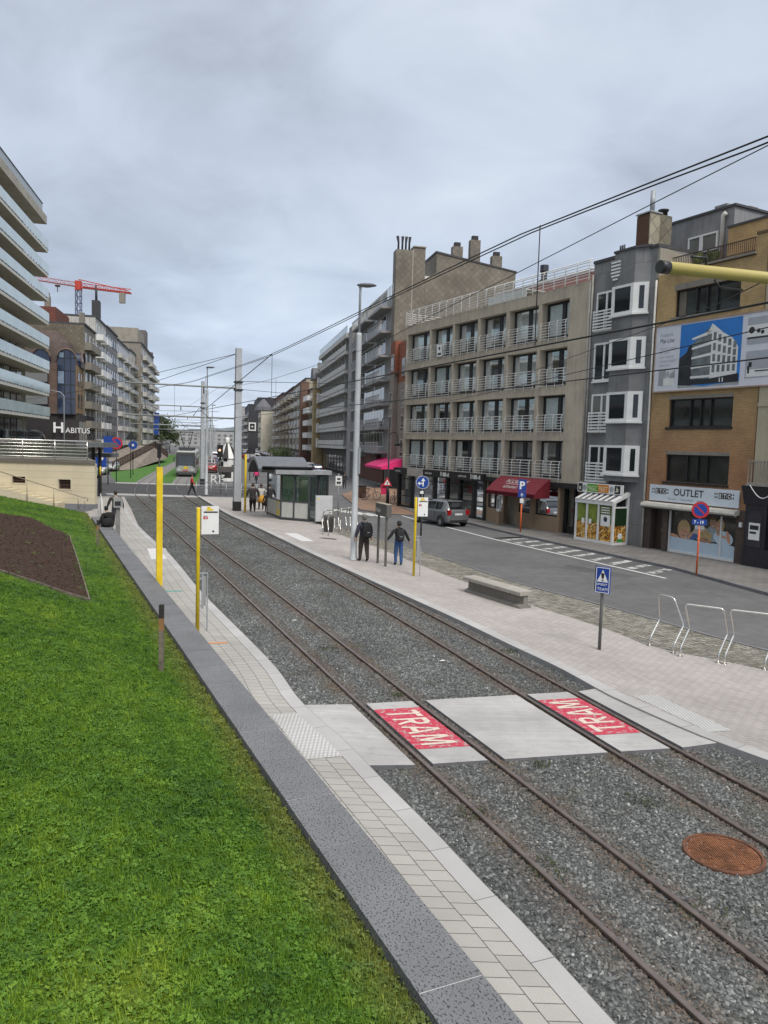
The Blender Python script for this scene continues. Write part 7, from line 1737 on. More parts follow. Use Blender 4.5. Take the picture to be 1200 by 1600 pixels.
# platform name signs: a box on two posts
BRZ = plain('brown_grey_steel', (0.105, 0.098, 0.09), 0.5, var=0.12)
def name_sign(x0, y0, x1, y1, label, txt):
    t = thing('platform_sign', ((x0 + x1) / 2, (y0 + y1) / 2, PZ), label, 'sign', 'name signs on two posts')
    d = Vector((x1 - x0, y1 - y0)); L_ = d.length; d.normalize(); F = Fr((x0, y0), d, (d.y, -d.x))
    for a in (0, L_): m = MB(F); m.box(a - 0.035, a + 0.035, -0.035, 0.035, PZ, 2.06); m.build('post', BRZ, t)
    m = MB(F); m.box(-0.22, L_ + 0.12, -0.14, 0.06, 2.06, 2.52); b = m.build('sign_box', BRZ, t)
    m = MB(F); m.box(-0.22, L_ + 0.12, -0.15, 0.07, 2.52, 2.54); m.build('lid', plain('sign_lid', (0.34, 0.3, 0.23), 0.5), b)
    m = MB(F); m.box(-0.2, L_ + 0.1, 0.061, 0.063, 2.1, 2.5); m.build('face', plain('sign_face_grey', (0.09, 0.085, 0.08), 0.5), b)
    if txt: m = MB(F); m.text(txt, lambda u, v: F(-0.14 + u, 0.066, 2.2 + v), 0.24, 0, sx=0.62); m.build('lettering', SIGNW, b)
    return t
name_sign(-0.19, 29.32, 0.11, 28.58, 'brown name sign on two posts between the two walkers', 'Meiland')
name_sign(-14.2, 66.5, -13.1, 67.2, 'dark name sign on two posts by the striped pavilion', None)
# warning sign TRAM
t = thing('warning_sign', (5.02, 17.27, PZ), 'blue warning sign with white triangle and the word TRAM on a grey post', 'sign')
F = Fr((5.02, 17.27), (0.80, -0.60), (-0.60, -0.80))
m = MB(F); m.lathe(0, 0, [(0.038, PZ), (0.038, 2.1)], 12); m.build('post', plain('post_grey', (0.13, 0.13, 0.125), 0.5), t)
m = MB(F); m.box(-0.15, 0.19, 0.03, 0.075, 1.52, 2.12, 0); pn = m.build('panel', BLUE, t)
m = MB(F)
for q in ((-0.14, 0.18, 2.095, 2.11), (-0.14, 0.18, 1.53, 1.545), (-0.14, -0.125, 1.545, 2.095), (0.165, 0.18, 1.545, 2.095)): m.box(q[0], q[1], 0.075, 0.078, q[2], q[3], 0)
m.face([(-0.11, 0.078, 1.78), (0.15, 0.078, 1.78), (0.02, 0.078, 2.06)], 0)
m.face([(-0.005, 0.081, 1.86), (0.045, 0.081, 1.86), (0.06, 0.081, 1.98), (-0.02, 0.081, 1.98)], 1); m.box(0.0, 0.04, 0.079, 0.081, 1.805, 1.835, 1)
m.text('OPGELET', lambda u, v: F(-0.115 + u, 0.08, 1.70 + v), 0.068, 0, 0, 0.001, sx=0.88); m.text('TRAM', lambda u, v: F(-0.10 + u, 0.08, 1.58 + v), 0.105, 0, 0, 0.002, sx=0.9); m.build('sign_print', [SIGNW, SBLK], pn)
F2 = Fr((5.02, 17.27), (-0.45, 0.89), (0.89, 0.45))
m = MB(F2); m.box(-0.06, 0.3, 0.03, 0.075, 1.52, 2.1); m.box(0.0, 0.22, 0.075, 0.16, 1.56, 2.02); m.build('back_panel', plain('panel_back_black', (0.02, 0.021, 0.024), 0.5), t)
m = MB(F2); m.box(0.08, 0.16, 0.16, 0.163, 1.78, 1.86); m.build('sticker', SIGNW, t)
# round signs on poles
def round_sign(F, z, r, mb_, ring, inner, b=0.05):
    mb_.disc(F(0, b, z), F.d, Vector((0, 0, 1)), r, 28, ring); mb_.disc(F(0, b + 0.003, z), F.d, Vector((0, 0, 1)), r * 0.74, 28, inner)
    mb_.disc(F(0, b - 0.012, z), F.d, Vector((0, 0, 1)), r, 28, 3)
def toward_cam(x, y): v = Vector((-x, -y)).normalized(); return Fr((x, y), (-v.y, v.x), (v.x, v.y))
ax_, ay_ = 11.87, 28.75
t = thing('no_parking_sign', (ax_, ay_, PZ), 'round no parking sign, red ringed blue, on an orange pole before the outlet shop', 'sign')
F = toward_cam(ax_, ay_); 
m = MB(); m.tube([(ax_, ay_, PZ), (ax_, ay_, PZ + 1.95)], 0.035, 10); m.build('pole', ORANGE, t); m = MB(); m.tube([(ax_, ay_, PZ + 1.95), (ax_, ay_, PZ + 2.7)], 0.034, 10); m.build('upper_pole', STEEL, t)
m = MB(F); round_sign(F, 2.66, 0.31, m, 0, 1); a = R(-45)
u = F.d * math.cos(a) + Vector((0, 0, 1)) * math.sin(a); v = F.d * -math.sin(a) + Vector((0, 0, 1)) * math.cos(a); c = F(0, 0.056, 2.66)
m.face([c - u * 0.23 - v * 0.028, c + u * 0.23 - v * 0.028, c + u * 0.23 + v * 0.028, c - u * 0.23 + v * 0.028], 0, world=True); m.build('disc', [RED, BLUE, SIGNW, STEEL], t)
m = MB(F); m.box(-0.27, 0.25, 0.03, 0.05, 2.1, 2.31, 1); m.text('7 - 19', lambda uu, vv: F(-0.2 + uu, 0.053, 2.14 + vv), 0.17, 2, 0, 0.004, sx=0.85); m.build('time_plate', [RED, BLUE, SIGNW], t)
m = MB(F); m.box(-0.16, 0.16, -0.02, 0.03, 1.93, 2.08); m.build('clamp', STEEL, t)
x, y = 7.56, 42.2
t = thing('parking_sign', (x, y, PZ), 'blue P parking sign for disabled drivers on an orange pole before the burgundy awning', 'sign'); F = toward_cam(x, y)
m = MB(); m.tube([(x, y, PZ), (x, y, 1.75)], 0.045, 10); m.build('pole', ORANGE, t); m = MB(); m.tube([(x, y, 1.75), (x, y, 3.0)], 0.042, 10); m.build('upper_pole', STEEL, t)
m = MB(F); m.box(-0.22, 0.22, 0.04, 0.06, 2.45, 3.1, 0); m.box(-0.22, 0.22, 0.04, 0.06, 2.12, 2.42, 0); m.text('P', lambda uu, vv: F(-0.14 + uu, 0.063, 2.58 + vv), 0.58, 1, 0, 0.02, sx=1.0)
m.disc(F(0.0, 0.063, 2.24), F.d, Vector((0, 0, 1)), 0.07, 14, 1); m.disc(F(0.0, 0.066, 2.24), F.d, Vector((0, 0, 1)), 0.045, 14, 0); m.box(-0.03, 0.01, 0.063, 0.067, 2.24, 2.36, 1); m.build('panels', [BLUE, SIGNW], t)
m = MB(F); m.box(-0.1, 0.1, 0.04, 0.055, 1.8, 2.05); m.build('small_plate', SIGNW, t)
x, y = 1.75, 35.6
t = thing('direction_sign', (x, y, 0.12), 'round blue sign with white straight and left arrows above the verge', 'sign'); F = toward_cam(x, y)
m = MB(); m.tube([(x, y, 0.12), (x, y, 3.3)], 0.045, 10); m.build('pole', plain('dark_grey_pole', (0.06, 0.062, 0.065), 0.5), t)
m = MB(F); round_sign(F, 3.08, 0.3, m, 2, 1); m.disc(F(0, 0.051, 3.08), F.d, Vector((0, 0, 1)), 0.285, 28, 1)
m.box(0.0, 0.055, 0.053, 0.058, 2.9, 3.15, 2); m.face([(-0.07, 0.058, 3.14), (0.125, 0.058, 3.14), (0.027, 0.058, 3.29)], 2); m.box(-0.13, 0.0, 0.053, 0.058, 3.0, 3.055, 2); m.face([(-0.12, 0.058, 2.94), (-0.12, 0.058, 3.115), (-0.235, 0.058, 3.027)], 2)
m.build('disc', [RED, BLUE, SIGNW, STEEL], t); m = MB(F); m.box(-0.1, 0.06, 0.03, 0.05, 2.55, 2.68); m.build('plate', SIGNW, t)
x, y = 0.16, 52.6
t = thing('warning_sign', (x, y, PZ), 'red and white triangle sign above a red post box on a thin pole', 'sign'); F = toward_cam(x, y)
m = MB(); m.tube([(x, y, PZ), (x, y, 2.5)], 0.035, 8); m.build('pole', DARK, t)
m = MB(F); m.face([(-0.34, 0.05, 2.0), (0.34, 0.05, 2.0), (0.0, 0.05, 2.62)], 0); m.face([(-0.2, 0.054, 2.07), (0.2, 0.054, 2.07), (0, 0.054, 2.43)], 1); m.face([(-0.03, 0.057, 2.1), (0.03, 0.057, 2.1), (0.04, 0.057, 2.28), (-0.04, 0.057, 2.28)], 2); m.build('triangle', [RED, SIGNW, SBLK], t)
t = thing('post_box', (x - 0.2, y + 0.15, 1.35), 'small red post box hung below the triangle sign', 'post box')
m = MB(F); m.box(-0.42, 0.02, -0.36, -0.06, 1.4, 2.05); m.build('box', plain('post_red', (0.55, 0.015, 0.08), 0.45), t); m = MB(F); m.box(-0.45, 0.05, -0.38, -0.04, 2.05, 2.1); m.box(-0.35, -0.05, -0.06, -0.05, 1.85, 1.9); m.build('lid', plain('post_dark_red', (0.2, 0.01, 0.03), 0.5), t)
t = thing('litter_bin', (-1.95, 66.5, 0.185), 'square brown slatted litter bin on the brown brick plaza', 'litter bin')
m = MB()
for k in range(7): q = -0.32 + k * 0.095; m.box(-1.95 + q, -1.95 + q + 0.07, 66.15, 66.19, 0.25, 1.15); m.box(-1.95 + q, -1.95 + q + 0.07, 66.81, 66.85, 0.25, 1.15); m.box(-2.3, -2.26, 66.5 + q, 66.57 + q, 0.25, 1.15); m.box(-1.64, -1.6, 66.5 + q, 66.57 + q, 0.25, 1.15)
m.build('slats', plain('bin_wood', (0.13, 0.075, 0.045), 0.8), t); m = MB(); m.box(-2.32, -1.58, 66.13, 66.87, 1.15, 1.25); m.box(-2.2, -1.7, 66.25, 66.75, 0.19, 1.1); m.build('bin_body', DARK, t)
t = thing('bus_stop_sign', (-2.9, 48.3, PZ), 'white bus stop flag sign at the end of the shelter roof', 'sign')
F = toward_cam(-2.9, 48.3); m = MB(F); m.tube([(0, 0, PZ), (0, 0, 2.9)], 0.03, 8); m.build('pole', STEEL, t); m = MB(F); m.box(-0.2, 0.2, 0.04, 0.06, 2.15, 2.75, 0); m.box(-0.13, 0.13, 0.06, 0.064, 2.28, 2.4, 1); m.box(-0.1, 0.1, 0.06, 0.064, 2.5, 2.62, 1); m.disc(F(-0.07, 0.066, 2.26), F.d, Vector((0, 0, 1)), 0.04, 10, 1); m.disc(F(0.07, 0.066, 2.26), F.d, Vector((0, 0, 1)), 0.04, 10, 1); m.build('panel', [SIGNW, DARK], t)
# wooden stakes in the lawn
WOOD = plain('weathered_wood', (0.17, 0.145, 0.11), 0.9, var=0.4, scale=8); WDK = plain('charred_wood', (0.03, 0.027, 0.025), 0.9); WOR = plain('fresh_wood', (0.26, 0.14, 0.055), 0.85, var=0.3, scale=6)
for (bx_, by_, top, lab) in ((252, 1050, 1.22, 'weathered square wooden stake with a black top, in the lawn near the wall'), (153, 853, 1.0, 'small wooden stake far up the lawn near the end of the wall')):
    l = lawn_hit(bx_, by_); p = lawn_pt(*l); t = thing('wooden_stake', p, lab, 'stake', 'wooden stakes in the lawn')
    hw = 0.038; z = p.z
    for q0, q1, mt, nm_ in ((-0.15, top * 0.62, WOOD, 'shaft'), (top * 0.62, top * 0.8, WOR, 'worn_band'), (top * 0.8, top, WDK, 'top')):
        m = MB(); m.box(p.x - hw, p.x + hw, p.y - hw, p.y + hw, z + q0, z + q1); m.build(nm_, mt, t)
# grey ticket reader post on the left platform
t = thing('ticket_post', (-11.9, 34.4, PZ), 'grey post with a box head behind the wall at the start of the left platform', 'post')
PGR = plain('post_warm_grey', (0.20, 0.195, 0.19), 0.6)
F = Fr((-11.95, 34.35), (0.9, 0.43), (0.43, -0.9))
m = MB(F); m.box(-0.09, 0.09, -0.07, 0.07, PZ, 1.66); m.build('post', PGR, t); m = MB(F); m.prism([(-0.2, 1.62), (0.2, 1.62), (0.2, 2.0), (0.0, 2.1), (-0.2, 2.05)], -0.16, 0.18, 0, 'b'); h_ = m.build('head', plain('reader_grey', (0.27, 0.27, 0.27), 0.5), t)
m = MB(F); m.box(-0.15, 0.1, 0.18, 0.185, 1.7, 1.9); m.build('screen', DARK, h_)
# ================================================================== BENCH, RACKS, SHELTER
t = thing('bench', (3.5, 22.8, PZ), 'long concrete bench with overhanging seat slab on the right platform', 'bench')
bd = Vector((4.13 - 2.86, 21.6 - 23.92)).normalized(); F = Fr((2.80, 24.05), bd, (bd.y, -bd.x)); BC = stained('bench_concrete', (0.23, 0.215, 0.19), (0.1, 0.09, 0.08), 0.5)
m = MB(F); Lb = 2.75
m.prism([(-0.2, PZ), (0.22, PZ), (0.22, PZ + 0.06), (0.08, PZ + 0.12), (0.07, PZ + 0.36), (-0.07, PZ + 0.36), (-0.08, PZ + 0.12), (-0.2, PZ + 0.06)], 0.0, Lb, 0, 'a'); m.build('support', BC, t)
m = MB(F); m.prism([(-0.26, PZ + 0.38), (0.26, PZ + 0.38), (0.26, PZ + 0.47), (0.24, PZ + 0.49), (-0.24, PZ + 0.49), (-0.26, PZ + 0.47)], -0.05, Lb + 0.05, 0, 'a'); m.build('seat', stained('bench_seat', (0.36, 0.335, 0.30), (0.15, 0.14, 0.12), 0.4), t)
for a in (0.6, 2.1): m = MB(F); m.box(a, a + 0.05, 0.07, 0.09, PZ + 0.3, PZ + 0.345); m.build('bolt', DARK, t)
def fillet(P, r=0.09, n=4):
    P = [Vector(p) for p in P]; o = [P[0]]
    for i in range(1, len(P) - 1):
        a = (P[i - 1] - P[i]).normalized(); b = (P[i + 1] - P[i]).normalized(); p0 = P[i] + a * r; p1 = P[i] + b * r
        for k in range(n + 1): t_ = k / n; o.append(p0 * (1 - t_) ** 2 + P[i] * 2 * t_ * (1 - t_) + p1 * t_ * t_)
    o.append(P[-1]); return o
rl = ['first bent steel bicycle stand, next to the TRAM warning sign', 'middle bent steel bicycle stand of the three on the right platform', 'bent steel bicycle stand cut by the right edge of the photo']
for (x0, y0, x1, y1), lab in zip(((6.34, 17.76, 6.66, 17.13), (6.71, 16.87, 7.38, 16.44), (7.49, 16.37, 8.18, 16.0)), rl):
    t = thing('bicycle_stand', ((x0 + x1) / 2, (y0 + y1) / 2, PZ), lab, 'bicycle stand', 'bent steel bicycle stands by the verge')
    P = Vector((x0, y0, PZ)); Q = Vector((x1, y1, PZ)); d = (Q - P).normalized(); o = Vector((d.y, -d.x, 0)); o = o if o.y > 0 or True else -o
    o = Vector((0.72, 0.55, 0)).normalized()
    z = Vector((0, 0, 1)); ex = d * (0.16 if (Q - P).length < 0.75 else 0.04)
    mid = 0.33; pts = [P, P + z * 0.17, P + z * 0.62 + o * 0.34, P + z * 1.18 + o * 0.1 , Q + z * 1.18 + o * 0.1 + ex * 0, Q + z * 0.62 + o * 0.34, Q + z * 0.17, Q]
    if (Q - P).length < 0.75:
        e = d * 0.45; pts = [P, P + z * 0.17, P + z * 0.60 + o * 0.36, P + z * 1.2 + o * 0.26, P + e + z * 1.2 + o * 0.26, Q + z * 0.60 + o * 0.36, Q + z * 0.17, Q]
    m = MB(); m.tube(fillet(pts, 0.08), 0.024, 10, world=True); m.build('tube', STAINL, t)
    for q in (P, Q): m = MB(); m.lathe(q.x, q.y, [(0.065, PZ), (0.065, PZ + 0.012)], 12); m.build('foot_plate', STAINL, t)
for k, (x, y) in enumerate(((-3.05, 38.35), (-2.72, 37.75), (-2.3, 39.5), (-1.95, 40.1))):
    t = thing('bicycle_stand', (x, y, PZ), ['bent steel stand left of the grey bin beside the shelter', 'front right bent steel stand beside the shelter', 'third bent steel stand from the shelter', 'bent steel stand nearest the street lamp'][k], 'bicycle stand', 'bent steel stands beside the shelter')
    z = Vector((0, 0, 1)); P = Vector((x, y, PZ)); d = Vector((0.75, 0.66, 0)); o = Vector((-0.2, 0.9, 0)) * 0.4
    m = MB(); m.tube(fillet([P, P + z * 0.3, P + z * 0.75 + o, P + z * 1.2 + o * 0.2 + d * 0.1, P + z * 1.2 + o * 0.2 + d * 0.65, P + z * 0.75 + o + d * 0.8, P + z * 0.3 + d * 0.75, P + d * 0.75], 0.1), 0.032, 8, world=True); m.build('tube', STAINL, t)
t = thing('litter_bin', (-2.95, 39.6, PZ), 'dark grey litter bin between the steel stands by the shelter', 'litter bin')
m = MB(); m.lathe(-2.85, 39.5, [(0.24, PZ), (0.25, 0.95), (0.27, 0.98), (0.27, 1.05), (0.2, 1.08)], 14); m.build('body', plain('bin_grey', (0.11, 0.11, 0.11), 0.6), t); m = MB(); m.lathe(-2.85, 39.5, [(0.2, 1.08), (0.18, 1.02)], 14); m.build('mouth', BLACK, t)
t = thing('info_cabinet', (-3.3, 44.4, PZ), 'pale grey information cabinet at the right end of the shelter', 'cabinet')
F = Fr((-3.85, 43.2), (0.97, 0.26), (0.26, -0.97)); PGY = plain('cabinet_grey', (0.50, 0.51, 0.52), 0.5, var=0.06)
m = MB(F); m.box(0, 0.95, -0.3, 0, 0.35, 1.8); m.build('body', PGY, t); m = MB(F); m.box(0.05, 0.9, -0.25, -0.05, PZ, 0.35); m.build('base', DARK, t); m = MB(F); m.box(0.06, 0.89, 0, 0.012, 0.45, 1.72); d_ = m.build('door', PGY, t); m = MB(F); m.box(0.1, 0.22, 0.012, 0.016, 1.58, 1.64); m.build('label', YEL, d_)
# shelter with waved roof
t = thing('tram_shelter', (-5.3, 45.3, PZ), 'glass and panel tram shelter with a waved dark roof on the right platform', 'shelter')
SP = [Vector(q) for q in ((-7.35, 48.3), (-6.08, 45.2), (-4.35, 44.3), (-3.45, 46.4), (-5.6, 49.6))]
SFR = plain('shelter_frame', (0.06, 0.065, 0.07), 0.45); PANW = plain('shelter_panel', (0.50, 0.50, 0.47), 0.55, var=0.08); SGL = seeglass('shelter_glass', (0.45, 0.52, 0.5), base=0.1, k=1.2)
def shf(i, j): d = SP[j] - SP[i]; L_ = d.length; d.normalize(); return Fr(tuple(SP[i]), d, (d.y, -d.x)), L_
fr_ = MB(); gl_ = MB(); pn_ = MB(); yl_ = MB()
for i, j, split in ((0, 1, [0.0, 1.0]), (1, 2, [0.0, 0.47, 1.0]), (2, 3, [0, 0.5, 1.0])):
    F, L_ = shf(i, j)
    fr_.F = F; gl_.F = F; pn_.F = F; yl_.F = F
    for q in split: fr_.box(q * L_ - 0.05, q * L_ + 0.05, -0.05, 0.05, PZ, 2.9)
    fr_.box(0.05, L_ - 0.05, -0.03, 0.04, 1.27, 1.33); fr_.box(0.05, L_ - 0.05, -0.03, 0.04, PZ + 0.08, PZ + 0.16); fr_.box(0.05, L_ - 0.05, -0.03, 0.04, 2.8, 2.9)
    for q0, q1 in zip(split[:-1], split[1:]):
        a0, a1 = q0 * L_ + 0.05, q1 * L_ - 0.05
        gl_.face([(a0, 0.0, 1.33), (a1, 0.0, 1.33), (a1, 0.0, 2.8), (a0, 0.0, 2.8)])
        if i == 2: gl_.face([(a0, 0.0, PZ + 0.16), (a1, 0.0, PZ + 0.16), (a1, 0.0, 1.27), (a0, 0.0, 1.27)])
        elif i == 1 and q0 > 0.3: pn_.box(a0, a1, -0.02, 0.02, PZ + 0.16, 1.27); pn_.box(a0 + 0.02, a1 - 0.02, -0.35, -0.33, 1.33, 2.6)
        else: pn_.box(a0, a1, -0.02, 0.02, PZ + 0.16, 1.27)
    if i == 0: yl_.box(L_ - 0.95, L_ - 0.35, 0.02, 0.024, PZ + 0.2, 0.78); yl_.box(L_ - 0.95, L_ - 0.35, 0.02, 0.024, 1.12, 1.24); yl_.box(L_ - 1.05, L_ - 0.7, 0.02, 0.024, 0.86, 1.0)
fr_.build('frame', SFR, t); gl_.build('glazing', SGL, t); pn_.build('panel', PANW, t); yl_.build('yellow_label', YEL, t)
m = MB()
for i, j in ((3, 4), (4, 0)):
    F, L_ = shf(i, j); m.F = F; m.face([(0.05, 0, 0.5), (L_ - 0.05, 0, 0.5), (L_ - 0.05, 0, 2.8), (0.05, 0, 2.8)])
m.build('back_glazing', SGL, t)
RFG = plain('shelter_roof_grey', (0.12, 0.125, 0.145), 0.45)
FS = Fr((-6.35, 44.3), (0.93, 0.36), (0.36, -0.93))
m = MB(FS); m.box(0.0, 3.35, -1.2, 0.25, 2.92, 3.16); m.build('flat_roof', plain('shelter_fascia', (0.30, 0.31, 0.32), 0.45), t)
m = MB(FS); wave = [(q.x, q.y) for q in crom([(0.0, 3.36), (-0.25, 3.24), (-0.6, 3.18), (-1.0, 3.26), (-1.5, 3.55), (-2.1, 3.8), (-2.8, 3.86), (-3.4, 3.66), (-3.9, 3.3), (-4.2, 3.05)], 0.1)]
for k in range(len(wave) - 1):
    (b0, z0), (b1, z1) = wave[k], wave[k + 1]
    for dz, mt in ((0, 0), (-0.2, 1)): m.face([(-0.75, b0, z0 + dz), (2.3, b0, z0 + dz), (2.3, b1, z1 + dz), (-0.75, b1, z1 + dz)], mt, smooth=True)
    for a in (-0.75, 2.3): m.face([(a, b0, z0), (a, b1, z1), (a, b1, z1 - 0.2), (a, b0, z0 - 0.2)], 2)
m.build('waved_roof', [RFG, SFR, plain('roof_rim', (0.30, 0.31, 0.33), 0.4)], t)
tag(quadpatch('drain_cover', [(-2.9, 37.0), (-2.2, 36.6), (-2.25, 36.2), (-3.1, 36.7)], 0.206, plain('drain_brown', (0.10, 0.07, 0.06), 0.8)), kind='structure')
# railing at the far end of the right platform, pavilion, letters
t = thing('platform_railing', (-13.5, 63, PZ), 'low steel railing at the far end of the right platform', 'railing')
m = MB(); P = [Vector((-15.6, 63.5, 0)), Vector((-9.0, 61.5, 0)), Vector((-4.5, 51.5, 0))]
for a, b in zip(P[:-1], P[1:]):
    n = 5
    for k in range(n + 1): q = a.lerp(b, k / n); m.tube([q + Vector((0, 0, PZ)), q + Vector((0, 0, 1.3))], 0.035, 6, world=True)
    for z in (1.3, 0.85): m.tube([a + Vector((0, 0, z)), b + Vector((0, 0, z))], 0.03, 6, world=True)
m.build('rails', STEEL, t)
t = thing('striped_pavilion', (-18.5, 90, 0.1), 'small round black and white pavilion with a striped conical roof in the road fork', 'pavilion')
cx, cy = -18.5, 90.0; BW = [plain('pavilion_white', (0.75, 0.75, 0.73), 0.6), plain('pavilion_black', (0.02, 0.02, 0.02), 0.6)]
m = MB(); n = 10
for k in range(n):
    a0, a1 = 2 * math.pi * k / n, 2 * math.pi * (k + 1) / n
    m.face([(cx + 1.2 * math.cos(a0), cy + 1.2 * math.sin(a0), 2.75), (cx + 1.2 * math.cos(a1), cy + 1.2 * math.sin(a1), 2.75), (cx + 0.3 * math.cos(a1), cy + 0.3 * math.sin(a1), 4.5), (cx + 0.3 * math.cos(a0), cy + 0.3 * math.sin(a0), 4.5)], k % 2)
m.build('roof', BW, t); m = MB(); m.lathe(cx, cy, [(0.32, 4.5), (0.2, 4.7), (0.3, 4.95), (0.1, 5.2)], 10); m.build('finial', BW[0], t)
m = MB(); r_ = random.Random(3)
for lv in range(7):
    for k in range(14):
        a0, a1 = 2 * math.pi * k / 14, 2 * math.pi * (k + 1) / 14; z0, z1 = 0.1 + lv * 0.38, 0.1 + (lv + 1) * 0.38
        m.face([(cx + 1.05 * math.cos(a0), cy + 1.05 * math.sin(a0), z0), (cx + 1.05 * math.cos(a1), cy + 1.05 * math.sin(a1), z0), (cx + 1.05 * math.cos(a1), cy + 1.05 * math.sin(a1), z1), (cx + 1.05 * math.cos(a0), cy + 1.05 * math.sin(a0), z1)], 1 if r_.random() < 0.45 else 0)
m.build('drum', BW, t)
t = thing('standing_letters', (-17.8, 82, 0.1), 'big white standing letters R E behind the far platform railing', 'letters')
m = MB(); m.text('RE', lambda u, v: Vector((-18.6 + u, 82.0, 0.15 + v)), 1.45, 0, 0, 0.0); m.text('RE', lambda u, v: Vector((-18.6 + u, 82.15, 0.15 + v)), 1.45, 0, 0, 0.0); m.build('letters', WHITE, t)
t = thing('traffic_light', (-18.9, 88, 0.1), 'black traffic light showing amber beside the striped pavilion', 'traffic light')
m = MB(); m.tube([(-18.9, 88, 0.1), (-18.9, 88, 3.0)], 0.12, 8); m.build('post', DARK, t); m = MB(); m.box(-19.2, -18.6, 87.7, 88.1, 2.9, 4.3); hd = m.build('head', DARK, t)
em = bpy.data.materials.new('amber_lamp'); em.use_nodes = True; em.node_tree.nodes['Principled BSDF'].inputs['Emission Color'].default_value = (1, 0.35, 0.05, 1); em.node_tree.nodes['Principled BSDF'].inputs['Emission Strength'].default_value = 0.8
m = MB(); m.disc(Vector((-18.9, 87.69, 3.7)), Vector((1, 0, 0)), Vector((0, 0, 1)), 0.14, 14); m.build('lens', em, hd)
def quick_sign(x, y, h, kind, label):
    t = thing('traffic_sign', (x, y, 0.1), label, 'sign'); F = toward_cam(x, y)
    m = MB(F); m.tube([(0, 0, 0.1), (0, 0, h)], 0.05, 6); m.build('pole', DARK, t)
    m = MB(F)
    if kind == 'P': m.box(-0.45, 0.45, 0.06, 0.1, h - 1.1, h, 1); m.text('P', lambda u, v: F(-0.22 + u, 0.104, h - 0.75 + v), 0.85, 2, 0, 0.02)
    elif kind == 'np': round_sign(F, h - 0.6, 0.62, m, 0, 1, 0.1); c = F(0, 0.11, h - 0.6); u = (F.d - Vector((0, 0, 1))).normalized(); v = (F.d + Vector((0, 0, 1))).normalized(); m.face([c - u * 0.46 - v * 0.06, c + u * 0.46 - v * 0.06, c + u * 0.46 + v * 0.06, c - u * 0.46 + v * 0.06], 0, world=True)
    elif kind == 'round': m.disc(F(0, 0.1, h - 0.5), F.d, Vector((0, 0, 1)), 0.55, 20, 1); m.disc(F(0, 0.104, h - 0.5), F.d, Vector((0, 0, 1)), 0.18, 4, 2)
    elif kind == 'tall': m.box(-0.42, 0.42, 0.06, 0.1, h - 1.9, h, 1); m.box(-0.22, 0.22, 0.1, 0.104, h - 0.9, h - 0.7, 2)
    elif kind == 'tri': m.face([(-0.6, 0.1, h - 1.0), (0.6, 0.1, h - 1.0), (0, 0.1, h)], 4)
    m.build('panel', [RED, BLUE, SIGNW, STEEL, DARK], t); return t
quick_sign(-24.4, 66.0, 3.3, 'P', 'blue P sign just right of the cream service building')
quick_sign(-28.2, 80.6, 4.8, 'np', 'round red ringed blue no parking sign left of the track lawn')
quick_sign(-27.6, 76.5, 4.9, 'tall', 'tall narrow blue sign above the grey canopy')
quick_sign(-32.5, 99.0, 4.4, 'round', 'round blue sign beside the brown embankment railing')
quick_sign(-29.8, 90.0, 5.6, 'tri', 'back of a triangular sign on a dark pole left of the embankment')
quick_sign(-16.2, 92.0, 4.3, 'tri', 'dark back of a triangular sign right of the striped pavilion')
for k, (x, y, top) in enumerate(((-22.0, 58.5, 2.4), (-21.5, 58.0, 2.9))):
    t = thing('bollard_post', (x, y, 0.1), ['plain dark post at the end of the service building lane', 'dark post with yellow band at the end of the service building lane'][k], 'post'); m = MB(); m.tube([(x, y, 0.1), (x, y, top)], 0.05, 8); m.build('post', DARK, t)
    if k: m = MB(); m.tube([(x, y, 1.9), (x, y, 2.55)], 0.065, 8); m.build('band', YEL, t)
t = thing('lane_railing', (-16.0, 44, PZ), 'white tubular railing beside the person at the wall end', 'railing'); m = MB()
for z in (0.7, 1.25): m.tube([(-15.3, 41.5, z), (-17.6, 47.5, z + 0.0)], 0.035, 6)
for k in range(4): q = Vector((-15.3, 41.5, 0)).lerp(Vector((-17.6, 47.5, 0)), k / 3); m.tube([(q.x, q.y, PZ - 0.1), (q.x, q.y, 1.25)], 0.035, 6)
m.build('rails', RAILW, t)
sheet('lane_paving', [(-15.7, 41.2), (-13.0, 40.4), (-16.0, 48.5), (-20.2, 59.5), (-24, 59.5), (-18.2, 48.4), (-18.2, 41.2)], 0.19, PAVER)
t = thing('signal_post', (-20.0, 68.0, 0.1), 'thin black signal post behind the thick yellow pole', 'post'); m = MB(); m.tube([(-20.0, 68.0, 0.1), (-20.0, 68.0, 3.2)], 0.06, 8); m.build('post', DARK, t); m = MB(); m.box(-20.15, -19.85, 67.9, 68.1, 3.1, 4.3); m.build('head', DARK, t)
# ================================================================== PEOPLE
SKIN = plain('skin', (0.42, 0.25, 0.18), 0.6, var=0.06)
def cloth(name, c): return plain(name, c, 0.85, var=0.18, scale=9)
def skin_mesh(name, verts, edges, radii, root):
    me = bpy.data.meshes.new(name); me.from_pydata([tuple(v) for v in verts], edges, [])
    ob = bpy.data.objects.new(name, me); COL.objects.link(ob)
    md = ob.modifiers.new('s', 'SKIN'); md.use_smooth_shade = True; md.branch_smoothing = 0.4
    sv = me.skin_vertices[0].data
    for i, r_ in enumerate(radii): sv[i].radius = r_ if isinstance(r_, tuple) else (r_, r_); sv[i].use_root = (i == root)
    ob.modifiers.new('u', 'SUBSURF').levels = 2; ob.modifiers['u'].render_levels = 2
    dg = bpy.context.evaluated_depsgraph_get(); dg.update()
    m2 = bpy.data.meshes.new_from_object(ob.evaluated_get(dg))
    bpy.data.objects.remove(ob); bpy.data.meshes.remove(me); return m2
